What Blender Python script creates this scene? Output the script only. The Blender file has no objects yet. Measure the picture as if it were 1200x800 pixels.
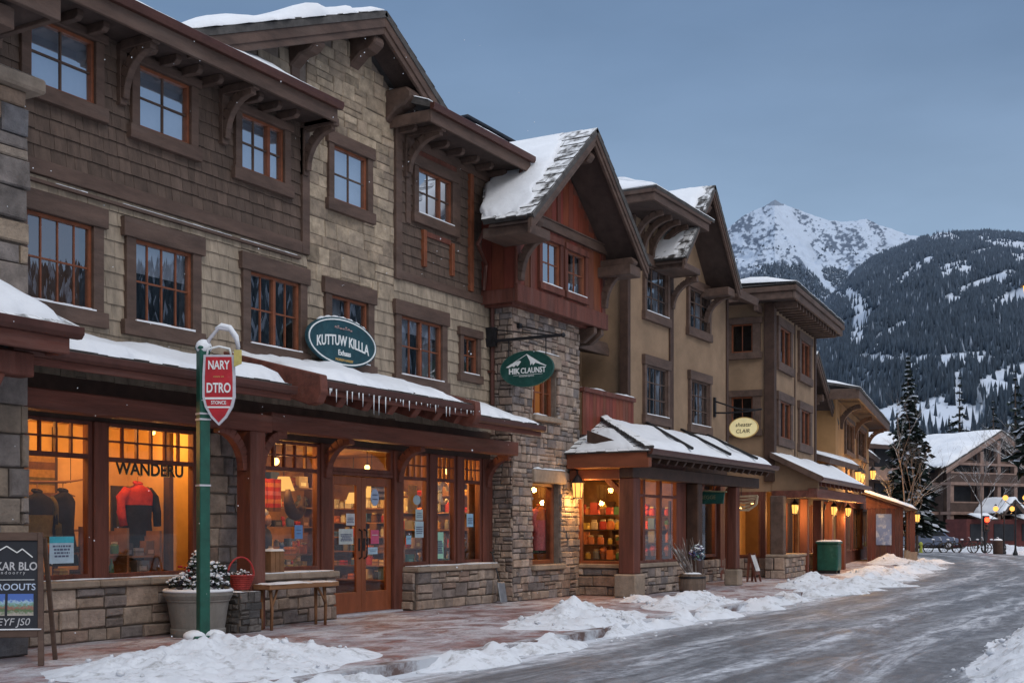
import bpy, math, random
import numpy as np
from mathutils import Vector, Matrix, noise
R = random.Random(7)
scene = bpy.context.scene
COL = scene.collection
rad = math.radians

# ------------------------------------------------------------------ materials
def mat(name, col, rough=.75, var=.25, ns=3.0, bump=.0, bs=25.0, attr=False, snow=0.0, metal=0.0,
        spec=.35, stretch=None, emis=None, estr=0.0, patch=None):
    m = bpy.data.materials.new(name); m.use_nodes = True
    nt = m.node_tree; N = nt.nodes; L = nt.links
    b = N['Principled BSDF']
    b.inputs['Roughness'].default_value = rough
    b.inputs['Metallic'].default_value = metal
    b.inputs['Specular IOR Level'].default_value = spec
    tc = N.new('ShaderNodeTexCoord')
    vec = tc.outputs['Object']
    if stretch:
        mp = N.new('ShaderNodeMapping'); mp.inputs['Scale'].default_value = stretch
        L.new(vec, mp.inputs[0]); vec = mp.outputs[0]
    n1 = N.new('ShaderNodeTexNoise'); n1.inputs['Scale'].default_value = ns; n1.inputs['Detail'].default_value = 6
    n1.inputs['Roughness'].default_value = .65
    L.new(vec, n1.inputs['Vector'])
    mr = N.new('ShaderNodeMapRange'); mr.inputs[1].default_value = .3; mr.inputs[2].default_value = .7
    mr.inputs[3].default_value = 1 - var; mr.inputs[4].default_value = 1 + var
    L.new(n1.outputs['Fac'], mr.inputs[0])
    base = N.new('ShaderNodeRGB'); base.outputs[0].default_value = (*col, 1)
    src = base.outputs[0]
    if attr:
        at = N.new('ShaderNodeAttribute'); at.attribute_name = 'Col'
        src = at.outputs['Color']
    mul = N.new('ShaderNodeVectorMath'); mul.operation = 'SCALE'
    L.new(src, mul.inputs[0]); L.new(mr.outputs[0], mul.inputs['Scale'])
    out = mul.outputs[0]
    if patch:   # a second colour in blotches: (colour, scale, threshold, softness)
        pc, ps, pt, pw = patch
        n2 = N.new('ShaderNodeTexNoise'); n2.inputs['Scale'].default_value = ps; n2.inputs['Detail'].default_value = 8
        n2.inputs['Roughness'].default_value = .7
        L.new(vec, n2.inputs['Vector'])
        m2 = N.new('ShaderNodeMapRange'); m2.inputs[1].default_value = pt - pw; m2.inputs[2].default_value = pt + pw
        L.new(n2.outputs['Fac'], m2.inputs[0])
        mx = N.new('ShaderNodeMix'); mx.data_type = 'RGBA'
        L.new(m2.outputs[0], mx.inputs[0]); L.new(out, mx.inputs[6]); mx.inputs[7].default_value = (*pc, 1)
        out = mx.outputs[2]
    if snow > 0:
        ge = N.new('ShaderNodeNewGeometry'); sx = N.new('ShaderNodeSeparateXYZ'); L.new(ge.outputs['Normal'], sx.inputs[0])
        n3 = N.new('ShaderNodeTexNoise'); n3.inputs['Scale'].default_value = 5; n3.inputs['Detail'].default_value = 5
        L.new(tc.outputs['Object'], n3.inputs['Vector'])
        ad = N.new('ShaderNodeMath'); ad.operation = 'ADD'; L.new(sx.outputs['Z'], ad.inputs[0]); L.new(n3.outputs['Fac'], ad.inputs[1])
        m3 = N.new('ShaderNodeMapRange'); m3.inputs[1].default_value = 1.5 - snow; m3.inputs[2].default_value = 1.7 - snow
        L.new(ad.outputs[0], m3.inputs[0])
        mx = N.new('ShaderNodeMix'); mx.data_type = 'RGBA'
        L.new(m3.outputs[0], mx.inputs[0]); L.new(out, mx.inputs[6]); mx.inputs[7].default_value = (.78, .8, .83, 1)
        out = mx.outputs[2]
    L.new(out, b.inputs['Base Color'])
    if bump > 0:
        nb = N.new('ShaderNodeTexNoise'); nb.inputs['Scale'].default_value = bs; nb.inputs['Detail'].default_value = 8
        nb.inputs['Roughness'].default_value = .7
        L.new(vec, nb.inputs['Vector'])
        bp = N.new('ShaderNodeBump'); bp.inputs['Strength'].default_value = bump; bp.inputs['Distance'].default_value = .03
        L.new(nb.outputs['Fac'], bp.inputs['Height']); L.new(bp.outputs[0], b.inputs['Normal'])
    if emis:
        b.inputs['Emission Color'].default_value = (*emis, 1); b.inputs['Emission Strength'].default_value = estr
    return m

def glass(name, refl, tint=(1, 1, 1), fres=True, rough=.0):
    m = bpy.data.materials.new(name); m.use_nodes = True
    nt = m.node_tree; N = nt.nodes; L = nt.links
    for n in list(N): N.remove(n)
    o = N.new('ShaderNodeOutputMaterial')
    t = N.new('ShaderNodeBsdfTransparent'); t.inputs[0].default_value = (*tint, 1)
    g = N.new('ShaderNodeBsdfGlossy'); g.inputs['Roughness'].default_value = rough; g.inputs[0].default_value = (.92, .95, 1, 1)
    mx = N.new('ShaderNodeMixShader')
    # old panes are never quite flat: a slow wobble bends what they mirror
    tc = N.new('ShaderNodeTexCoord'); nz = N.new('ShaderNodeTexNoise'); nz.inputs['Scale'].default_value = 1.3; nz.inputs['Detail'].default_value = 2
    L.new(tc.outputs['Object'], nz.inputs['Vector'])
    bp = N.new('ShaderNodeBump'); bp.inputs['Strength'].default_value = .012; bp.inputs['Distance'].default_value = .05
    L.new(nz.outputs['Fac'], bp.inputs['Height']); L.new(bp.outputs[0], g.inputs['Normal'])
    if fres:
        f = N.new('ShaderNodeFresnel'); f.inputs[0].default_value = 1.5
        mm = N.new('ShaderNodeMath'); mm.operation = 'MULTIPLY'; mm.inputs[1].default_value = refl
        L.new(f.outputs[0], mm.inputs[0]); L.new(mm.outputs[0], mx.inputs[0])
    else:
        mx.inputs[0].default_value = refl
    L.new(t.outputs[0], mx.inputs[1]); L.new(g.outputs[0], mx.inputs[2]); L.new(mx.outputs[0], o.inputs[0])
    return m

def glow(name, col, s):
    m = bpy.data.materials.new(name); m.use_nodes = True
    nt = m.node_tree; N = nt.nodes; L = nt.links
    for n in list(N): N.remove(n)
    o = N.new('ShaderNodeOutputMaterial'); e = N.new('ShaderNodeEmission')
    e.inputs[0].default_value = (*col, 1); e.inputs[1].default_value = s
    L.new(e.outputs[0], o.inputs[0]); return m

M = {}
M['stone'] = mat('stone', (.3, .27, .24), .9, .42, 5, 1.0, 20, attr=True, patch=((.13, .11, .10), .9, .72, .24))
M['mortar'] = mat('mortar', (.17, .14, .12), .95, .3, 9, .5, 60)
M['shingle'] = mat('shingle', (.1, .08, .07), .85, .34, 7, .4, 30, attr=True, stretch=(1, 1, .35), patch=((.07, .058, .05), .7, .75, .22))
M['brown'] = mat('brown_trim', (.094, .059, .046), .68, .38, 4, .35, 30, stretch=(.35, 1.3, 1.3), patch=((.135, .10, .085), 1.6, .68, .16))
M['dark'] = mat('dark_timber', (.055, .030, .022), .7, .35, 4, .2, 40)
M['timber'] = mat('red_timber', (.118, .038, .026), .66, .42, 4, .45, 28, stretch=(1.6, 1.6, .18), patch=((.17, .085, .07), 2.2, .66, .14))
M['beam'] = mat('beam_timber', (.132, .044, .031), .68, .42, 4, .45, 28, stretch=(.18, 1.6, 1.6), patch=((.185, .095, .078), 2.2, .66, .14))
M['redboard'] = mat('red_board', (.155, .042, .022), .6, .35, 5, .2, 30, stretch=(1, 1, .25), attr=True)
M['orange'] = mat('orange_sash', (.185, .06, .028), .5, .3, 6, .15, 50)
M['door'] = mat('door_wood', (.22, .062, .024), .45, .3, 4, .15, 50, stretch=(1, 1, .3))
M['stucco'] = mat('stucco', (.262, .178, .116), .92, .22, 1.2, .4, 90, patch=((.2, .135, .09), .5, .66, .2))
M['stucco2'] = mat('warm_stucco', (.34, .195, .09), .92, .16, 1.6, .35, 90)
M['soffit'] = mat('soffit', (.06, .04, .034), .8, .3, 4, .2, 30)
M['roof'] = mat('roof_shingle', (.075, .07, .068), .9, .4, 5, .5, 30, snow=.35)
M['snow'] = mat('snow', (.76, .79, .84), .85, .05, 2.2, .5, 9, spec=.25)
M['dirtysnow'] = mat('trodden_snow', (.70, .73, .785), .9, .10, 2.2, .9, 12, spec=.2, patch=((.30, .295, .295), 4.2, .615, .10))
M['metal'] = mat('dark_metal', (.03, .03, .034), .5, .3, 8, .0, metal=.6)
M['gutter'] = mat('gutter', (.088, .036, .028), .4, .25, 3, metal=.3)
M['green'] = mat('green_paint', (.008, .075, .054), .5, .3, 5, .15, 30, spec=.4, patch=((.05, .13, .11), 4, .66, .1))
M['signgreen'] = mat('sign_green', (.006, .055, .046), .55, .3, 6, .06, 40, spec=.4, patch=((.03, .09, .08), 5, .64, .12))
M['signteal'] = mat('sign_teal', (.008, .05, .068), .55, .3, 6, .06, 40, spec=.4, patch=((.03, .085, .10), 5, .64, .12))
M['signred'] = mat('sign_red', (.40, .012, .022), .5, .25, 6, .05, 40, spec=.4, patch=((.5, .07, .08), 7, .66, .1))
M['cream'] = mat('cream_sign', (.75, .66, .36), .6, .1, 5, emis=(1, .8, .4), estr=.18)  # cream paint given a faint glow of its own
M['white'] = mat('white_paint', (.72, .75, .76), .6, .08, 9)
M['greyrim'] = mat('silver_rim', (.5, .5, .55), .45, .15, 9, metal=.2)
M['ink'] = mat('black_ink', (.03, .025, .02), .6, .1, 9)
M['gold'] = mat('gold_paint', (.55, .36, .12), .5, .1, 9)
M['slate'] = mat('chalkboard', (.012, .015, .024), .55, .35, 5, spec=.4)
M['attr'] = mat('painted', (.5, .5, .5), .6, .18, 8, .05, 40, attr=True)
M['cloth'] = mat('cloth', (.5, .5, .5), .95, .25, 14, .5, 70, attr=True, spec=.1)
M['leaf'] = mat('leaf', (.05, .07, .05), .8, .35, 3, attr=True, spec=.15)
M['bark'] = mat('bark', (.075, .055, .045), .95, .4, 6, .8, 14, stretch=(1, 1, .3))
M['snowbark'] = mat('snowy_bark', (.15, .125, .115), .95, .4, 6, .5, 14, snow=.66)
M['pot'] = mat('pot_concrete', (.2, .19, .175), .85, .22, 4, .3, 40)
M['plankwood'] = mat('bench_wood', (.23, .115, .055), .7, .35, 4, .4, 25, stretch=(.25, 1, 1), snow=.22)
M['rawwood'] = mat('bare_wood', (.2, .10, .05), .7, .35, 4, .3, 30)
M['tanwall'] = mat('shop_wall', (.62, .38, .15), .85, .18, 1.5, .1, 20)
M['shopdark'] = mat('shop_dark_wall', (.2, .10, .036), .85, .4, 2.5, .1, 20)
M['darkroom'] = mat('dark_room', (.02, .022, .028), .9, .3, 2)
M['curtain'] = mat('curtain', (.5, .52, .56), .9, .2, 5, stretch=(6, 6, .4))
M['blind'] = mat('pale_fill_blind', (.62, .68, .76), .9, .08, 3)
M['ice'] = mat('ice', (.72, .78, .84), .18, .1, 9, spec=.6)
M['glass_up'] = glass('upper_glass', .6, (.85, .9, .96), fres=False)
M['glass_mid'] = glass('middle_glass', .34, (.6, .62, .66), fres=False)
M['glass_shop'] = glass('shop_glass', .85, (.97, .97, .96))
M['glass_dim'] = glass('dim_glass', 2.2, (.9, .9, .9))
M['flame'] = glow('lamp_glow', (1, .46, .10), 1.9)
M['shade'] = glow('added_shade_glow', (1, .5, .12), 1.1)
M['bulb'] = glow('bulb_glow', (1, .55, .16), 6)
M['redlight'] = glow('red_signal', (1, .03, .01), 12)
M['rock_grey'] = mat('pad_stone', (.2, .185, .165), .95, .3, 5, .6, 25)

M['litroom'] = mat('glowing_room', (.3, .12, .03), .9, .3, 2, emis=(1, .4, .08), estr=.22)  # room walls glow by themselves, standing in for lamps inside
M['lowlit'] = mat('faint_glowing_room', (.12, .06, .03), .9, .6, 3, emis=(1, .45, .12), estr=.035)  # faint wall glow in place of an unbuilt lamp inside
M['chalk'] = mat('chalk', (.46, .47, .5), .9, .25, 30)
M['sidebeam'] = mat('side_beam', (.2, .062, .03), .6, .3, 3, .2, 35, stretch=(1, .3, 1))  # timber tone brightened in the colour as though lit
M['posterblue'] = mat('pale_poster', (.13, .19, .36), .5, .2, 2, patch=((.34, .40, .52), 3, .55, .06))
M['redshop'] = mat('dark_red_front', (.09, .022, .02), .7, .3, 2)
M['capstone'] = mat('cap_stone', (.27, .215, .17), .9, .3, 4, .6, 18)

# ------------------------------------------------------------------ mesh builder
class MB:
    def __init__(s): s.v = []; s.f = []; s.c = []; s.cur = (.5, .5, .5)
    def col(s, c): s.cur = tuple(c); return s
    def add(s, vs, fs, col=None):
        b = len(s.v); s.v.extend(tuple(p) for p in vs)
        c = col or s.cur
        for f in fs: s.f.append(tuple(i + b for i in f)); s.c.append(c)
        return s
    def hexa(s, p, col=None):   # p: bottom ring 0-3, top ring 4-7
        return s.add(p, [(3, 2, 1, 0), (4, 5, 6, 7), (0, 1, 5, 4), (1, 2, 6, 5), (2, 3, 7, 6), (3, 0, 4, 7)], col)
    def box(s, x0, x1, y0, y1, z0, z1, col=None):
        return s.hexa([(x0, y0, z0), (x1, y0, z0), (x1, y1, z0), (x0, y1, z0), (x0, y0, z1), (x1, y0, z1), (x1, y1, z1), (x0, y1, z1)], col)
    def beam(s, a, b, w, h, up=(0, 0, 1), col=None):
        a = Vector(a); b = Vector(b); d = (b - a).normalized(); u = Vector(up)
        r = d.cross(u)
        if r.length < 1e-4: r = d.cross(Vector((1, 0, 0)))
        r.normalize(); u = r.cross(d).normalized(); r *= w / 2; u *= h / 2
        return s.hexa([a - r - u, a + r - u, b + r - u, b - r - u, a - r + u, a + r + u, b + r + u, b - r + u], col)
    def prism(s, poly, axis, a, b, col=None):   # poly in the two other axes
        n = len(poly)
        def P(p, t): return {'x': (t, p[0], p[1]), 'y': (p[0], t, p[1]), 'z': (p[0], p[1], t)}[axis]
        vs = [P(p, a) for p in poly] + [P(p, b) for p in poly]
        fs = [tuple(range(n))[::-1], tuple(range(n, 2 * n))] + [(i, (i + 1) % n, n + (i + 1) % n, n + i) for i in range(n)]
        return s.add(vs, fs, col)
    def quad(s, a, b, c, d, col=None): return s.add([a, b, c, d], [(0, 1, 2, 3)], col)
    def tube(s, pts, rs, n=8, col=None, caps=True):
        pts = [Vector(p) for p in pts]
        if not hasattr(rs, '__len__'): rs = [rs] * len(pts)
        vs = []; ref = Vector((0, 0, 1))
        for i, p in enumerate(pts):
            d = (pts[min(i + 1, len(pts) - 1)] - pts[max(i - 1, 0)]).normalized()
            r = d.cross(ref)
            if r.length < .05: r = d.cross(Vector((1, 0, 0)))
            r.normalize(); u = r.cross(d)
            for k in range(n):
                t = 2 * math.pi * k / n
                vs.append(p + (r * math.cos(t) + u * math.sin(t)) * rs[i])
        fs = []
        for i in range(len(pts) - 1):
            for k in range(n):
                k2 = (k + 1) % n
                fs.append((i * n + k, i * n + k2, (i + 1) * n + k2, (i + 1) * n + k))
        if caps: fs += [tuple(range(n))[::-1], tuple(range((len(pts) - 1) * n, len(pts) * n))]
        return s.add(vs, fs, col)
    def lathe(s, prof, c=(0, 0, 0), n=24, col=None):
        vs = []; fs = []
        for r, z in prof:
            for k in range(n):
                t = 2 * math.pi * k / n; vs.append((c[0] + r * math.cos(t), c[1] + r * math.sin(t), c[2] + z))
        for i in range(len(prof) - 1):
            for k in range(n):
                k2 = (k + 1) % n; fs.append((i * n + k, i * n + k2, (i + 1) * n + k2, (i + 1) * n + k))
        fs += [tuple(range(n))[::-1], tuple(range((len(prof) - 1) * n, len(prof) * n))]
        return s.add(vs, fs, col)
    def ball(s, c, r, n=10, m=6, col=None, sq=1.0, jit=0.0):
        vs = []; fs = []
        for i in range(m + 1):
            p = math.pi * i / m
            for k in range(n):
                t = 2 * math.pi * k / n; q = r * (1 + jit * R.uniform(-1, 1))
                vs.append((c[0] + q * math.sin(p) * math.cos(t), c[1] + q * math.sin(p) * math.sin(t), c[2] + q * sq * math.cos(p)))
        for i in range(m):
            for k in range(n):
                k2 = (k + 1) % n; fs.append((i * n + k, (i + 1) * n + k, (i + 1) * n + k2, i * n + k2))
        return s.add(vs, fs, col)
    def text(s, body, size, o, ux, uy, depth=.006, col=None, align='CENTER', bold=0.0, shear=0.0, arch=0.0, sx=1.0):
        cu = bpy.data.curves.new('t', 'FONT'); cu.body = body; cu.size = size; cu.align_x = align; cu.align_y = 'CENTER'
        cu.extrude = depth; cu.offset = bold; cu.shear = shear; cu.resolution_u = 3
        ob = bpy.data.objects.new('t', cu); me = bpy.data.meshes.new_from_object(ob)
        o = Vector(o); ux = Vector(ux); uy = Vector(uy); un = ux.cross(uy)
        vs = [o + ux * v.co.x * sx + uy * (v.co.y - arch * v.co.x ** 2) + un * v.co.z for v in me.vertices]
        fs = [tuple(p.vertices) for p in me.polygons]
        s.add(vs, fs, col)
        bpy.data.objects.remove(ob); bpy.data.curves.remove(cu); bpy.data.meshes.remove(me)
        return s

class Frame:
    def __init__(s, x=0, y=0, rot=0): s.x = x; s.y = y; s.r = rot
    def w(s, p):
        c, k = math.cos(s.r), math.sin(s.r)
        return (s.x + c * p[0] - k * p[1], s.y + k * p[0] + c * p[1], p[2])
W0 = Frame()

def mesh_obj(name, mb, m, off=(0, 0, 0), bevel=0, smooth=False, cols=True):
    me = bpy.data.meshes.new(name)
    ox, oy, oz = off
    me.from_pydata([(v[0] - ox, v[1] - oy, v[2] - oz) for v in mb.v], [], mb.f)
    if cols:
        at = me.color_attributes.new('Col', 'FLOAT_COLOR', 'CORNER')
        arr = np.repeat(np.array([(*c, 1) for c in mb.c], dtype=np.float32), [len(f) for f in mb.f], axis=0)
        at.data.foreach_set('color', arr.ravel())
    if smooth: me.polygons.foreach_set('use_smooth', [True] * len(me.polygons))
    me.materials.append(m)
    o = bpy.data.objects.new(name, me); COL.objects.link(o)
    if bevel:
        b = o.modifiers.new('bevel', 'BEVEL'); b.width = bevel; b.segments = 1; b.limit_method = 'ANGLE'
    return o

class Thing:   # an Empty at the thing's base that parents its parts; parts are authored in the frame's coordinates
    def __init__(s, name, label, cat, base, frame=W0, group=None):
        s.base = base; s.frame = frame
        o = bpy.data.objects.new(name, None); o.empty_display_size = .2; COL.objects.link(o)
        o.location = frame.w(base); o.rotation_euler = (0, 0, frame.r)
        o['label'] = label; o['category'] = cat
        if group: o['group'] = group
        s.o = o
    def part(s, name, mb, m, parent=None, label=None, bevel=0, smooth=False):
        p = mesh_obj(name, mb, m, s.base, bevel, smooth)
        p.parent = parent or s.o
        if label: p['label'] = label
        return p
    def parts(s, name, boxes, m, parent=None, bevel=0):
        for b in boxes: s.part(name, MB().box(*b), m, parent, bevel=bevel)
    def light(s, loc, energy, col=(1, .50, .135), r=.06):
        l = bpy.data.lights.new('bulb_light', 'POINT'); l.energy = energy; l.color = col; l.shadow_soft_size = r
        o = bpy.data.objects.new('bulb_light', l); COL.objects.link(o); o.parent = s.o
        o.location = (loc[0] - s.base[0], loc[1] - s.base[1], loc[2] - s.base[2]); return o

def single(name, mb, m, label, cat, base, frame=W0, group=None, bevel=0, smooth=False):
    o = mesh_obj(name, mb, m, base, bevel, smooth)
    o.location = frame.w(base); o.rotation_euler = (0, 0, frame.r)
    o['label'] = label; o['category'] = cat
    if group: o['group'] = group
    return o

def struct(name, mb, m, smooth=False):
    o = mesh_obj(name, mb, m, smooth=smooth); o['kind'] = 'structure'; return o

def dup(root, loc, rotz=None, label=None, scale=None):
    def cp(o, par):
        c = o.copy(); COL.objects.link(c)
        if par: c.parent = par
        for ch in [q for q in o.children]: cp(ch, c)
        return c
    r = cp(root, None); r.location = loc
    if rotz is not None: r.rotation_euler = (0, 0, rotz)
    if label: r['label'] = label
    if scale: r.scale = scale
    return r

# ------------------------------------------------------------------ walls
def sub_rects(r, holes):
    out = [r]
    for h in holes:
        nxt = []
        for (a, b, c, d) in out:
            if h[0] >= b or h[1] <= a or h[2] >= d or h[3] <= c: nxt.append((a, b, c, d)); continue
            if h[0] > a: nxt.append((a, h[0], c, d))
            if h[1] < b: nxt.append((h[1], b, c, d))
            x0, x1 = max(a, h[0]), min(b, h[1])
            if h[2] > c: nxt.append((x0, x1, c, h[2]))
            if h[3] < d: nxt.append((x0, x1, h[3], d))
        out = nxt
    return out

def wall_holes(mb, x0, x1, z0, z1, y, th, holes, mapf=None, col=None):
    """a wall slab with real openings; mapf(s,depth,z)->xyz"""
    mapf = mapf or (lambda s, d, z: (s, y + d, z))
    for (a, b, c, d) in sub_rects((x0, x1, z0, z1), holes):
        mb.hexa([mapf(a, 0, c), mapf(b, 0, c), mapf(b, th, c), mapf(a, th, c), mapf(a, 0, d), mapf(b, 0, d), mapf(b, th, d), mapf(a, th, d)], col)

STONE = [(.30, .235, .20), (.35, .28, .235), (.235, .195, .18), (.33, .25, .20), (.20, .175, .17), (.39, .31, .255), (.275, .20, .165)]
def stones(mb, x0, x1, z0, z1, mapf, holes=(), ch=(.14, .26), cw=(.22, .55), pal=STONE, gap=.012, dep=(.035, .075), clip=None):
    z = z0
    while z < z1 - .03:
        h = R.uniform(*ch)
        if z1 - z - h < ch[0] * .7: h = z1 - z
        x = x0 - R.uniform(0, cw[0])
        while x < x1 - .02:
            w = R.uniform(*cw)
            a, b = max(x, x0), min(x + w, x1)
            x += w
            if b - a < .04: continue
            cells = [(a, b, z, z + h)]
            if h > ch[0] * 1.35 and R.random() < .28:
                k = z + h * R.uniform(.4, .6); cells = [(a, b, z, k), (a, b, k, z + h)]
            for cell in cells:
                for (p, q, r_, t) in sub_rects(cell, holes):
                    if q - p < .035 or t - r_ < .035: continue
                    if clip and not clip((p + q) / 2, t): continue
                    g = gap * R.uniform(.5, 1.3); dd = R.uniform(*dep); e = min(.018, (q - p) / 4, (t - r_) / 4)
                    c = R.choice(pal); f = R.uniform(.75, 1.2); c = tuple(i * f for i in c)
                    J = lambda: R.uniform(-.008, .008)
                    o = [(p + g + J(), r_ + g + J()), (q - g + J(), r_ + g + J()), (q - g + J(), t - g + J()), (p + g + J(), t - g + J())]
                    cx, cz = (p + q) / 2, (t + r_) / 2
                    fr = [(u + (e if u < cx else -e), v + (e if v < cz else -e)) for u, v in o]
                    vs = [mapf(u, 0, v) for u, v in o] + [mapf(u, -dd * .7, v) for u, v in o] + [mapf(u, -dd + J(), v) for u, v in fr]
                    mb.add(vs, [(0, 1, 5, 4), (1, 2, 6, 5), (2, 3, 7, 6), (3, 0, 4, 7), (4, 5, 9, 8), (5, 6, 10, 9), (6, 7, 11, 10), (7, 4, 8, 11), (8, 9, 10, 11)], c)
        z += h

def shingles(mb, x0, x1, z0, z1, y, holes, col, dz=.2, w=(.13, .3), clip=None, fv=(.82, 1.16)):
    z = z0; 
    while z < z1 - .02:
        x = x0 - R.uniform(0, .2); top = min(z + dz, z1)
        while x < x1:
            ww = R.uniform(*w); a, b = max(x, x0), min(x + ww, x1); x += ww
            if b - a < .02: continue
            for (p, q, r_, t) in sub_rects((a, b, z, top), holes):
                if q - p < .02 or t - r_ < .02: continue
                if clip and not clip((p + q) / 2, t): continue
                f = R.uniform(*fv); c = tuple(i * f for i in col)
                k = .03 + R.uniform(0, .006); j = R.uniform(-.006, .006) if r_ == z else 0
                mb.hexa([(p + .003, y - k, r_ + j), (q - .003, y - k, r_ + j), (q - .003, y, r_ + j), (p + .003, y, r_ + j),
                         (p + .003, y - .012, t), (q - .003, y - .012, t), (q - .003, y, t), (p + .003, y, t)], c)
        z += dz

# ------------------------------------------------------------------ roofs and snow
def lerp(a, b, t): return tuple(a[i] + (b[i] - a[i]) * t for i in range(3))
def bil(q, s, t): return lerp(lerp(q[0], q[1], s), lerp(q[3], q[2], s), t)

def roof_slab(mb, q, th=.08, rows=0, cw=.22):
    """q = eave-left, eave-right, top-right, top-left; courses of shingles overlap if rows"""
    n = (Vector(q[1]) - Vector(q[0])).cross(Vector(q[3]) - Vector(q[0])).normalized()
    if n.z < 0: n = -n
    P = lambda s, t, h: Vector(bil(q, s, t)) + n * h
    mb.hexa([P(0, 0, -th), P(1, 0, -th), P(1, 1, -th), P(0, 1, -th), P(0, 0, 0), P(1, 0, 0), P(1, 1, 0), P(0, 1, 0)])
    if rows:
        wl = (Vector(q[1]) - Vector(q[0])).length; m = max(2, int(wl / cw))
        for i in range(rows):
            t0, t1 = i / rows - .02, min(1, (i + 1.25) / rows)
            s = 0
            while s < 1:
                e = min(1, s + R.uniform(.7, 1.3) / m); k = R.uniform(.025, .04); tj = t0 + R.uniform(-.12, .12) / rows
                mb.hexa([P(s, tj, .002), P(e - .002, tj, .002), P(e - .002, t1, .002), P(s, t1, .002), P(s, tj, k), P(e - .002, tj, k), P(e - .002, t1, .006), P(s, t1, .006)])
                s = e

def snow_slab(mb, q, th=.12, nx=60, ny=10, inset=(.0, .0, .0, .0), wob=.06, lift=.03, lump=.035, fs=1.4, power=6):
    """a blanket of snow on quad q (eave-left, eave-right, top-right, top-left); inset = left, right, eave, top in metres"""
    W = (Vector(q[1]) - Vector(q[0])).length; D = (Vector(q[3]) - Vector(q[0])).length
    sd = R.uniform(0, 99)
    def nz(a, b): return noise.noise(Vector((a * fs + sd, b * fs, sd)))
    def nz2(a, b): return noise.noise(Vector((a * fs * 4 + sd, b * fs * 4, sd + 5)))
    vs = []; fs_ = []
    for layer in (0, 1):
        for j in range(ny + 1):
            for i in range(nx + 1):
                s, t = i / nx, j / ny
                a0 = (inset[0] + wob * (nz(0, t * D * 2) * 1.6 + nz2(3, t * D) * .6)) / W; a1 = 1 - (inset[1] + wob * (nz(7, t * D * 2) * 1.6 + nz2(9, t * D) * .6)) / W
                b0 = (inset[2] + wob * (nz(s * W * 1.3, 3) + .7 * nz2(s * W, 1))) / D; b1 = 1 - inset[3] / D
                ss, tt = a0 + (a1 - a0) * s, b0 + (b1 - b0) * t
                p = bil(q, ss, tt)
                if layer == 0: h = lift * .5
                else:
                    e = (1 - abs(2 * s - 1) ** (power * 4)) * (1 - abs(2 * t - 1) ** power)
                    h = lift + th * (.72 + .75 * nz(s * W * .45 + 9, t * D * .6)) * max(0, e) ** .5 + lump * (nz(s * W, t * D) + .4 * nz2(s * W, t * D)) * min(1, e * 3)
                vs.append((p[0], p[1], p[2] + h))
    K = (nx + 1) * (ny + 1)
    for j in range(ny):
        for i in range(nx):
            a = j * (nx + 1) + i
            fs_.append((K + a, K + a + 1, K + a + nx + 2, K + a + nx + 1))
    for i in range(nx):
        fs_.append((i, i + 1, K + i + 1, K + i)); a = ny * (nx + 1) + i; fs_.append((a + 1, a, K + a, K + a + 1))
    for j in range(ny):
        a = j * (nx + 1); fs_.append((a + nx + 1, a, K + a, K + a + nx + 1)); a += nx; fs_.append((a, a + nx + 1, K + a + nx + 1, K + a))
    mb.add(vs, fs_)

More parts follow.
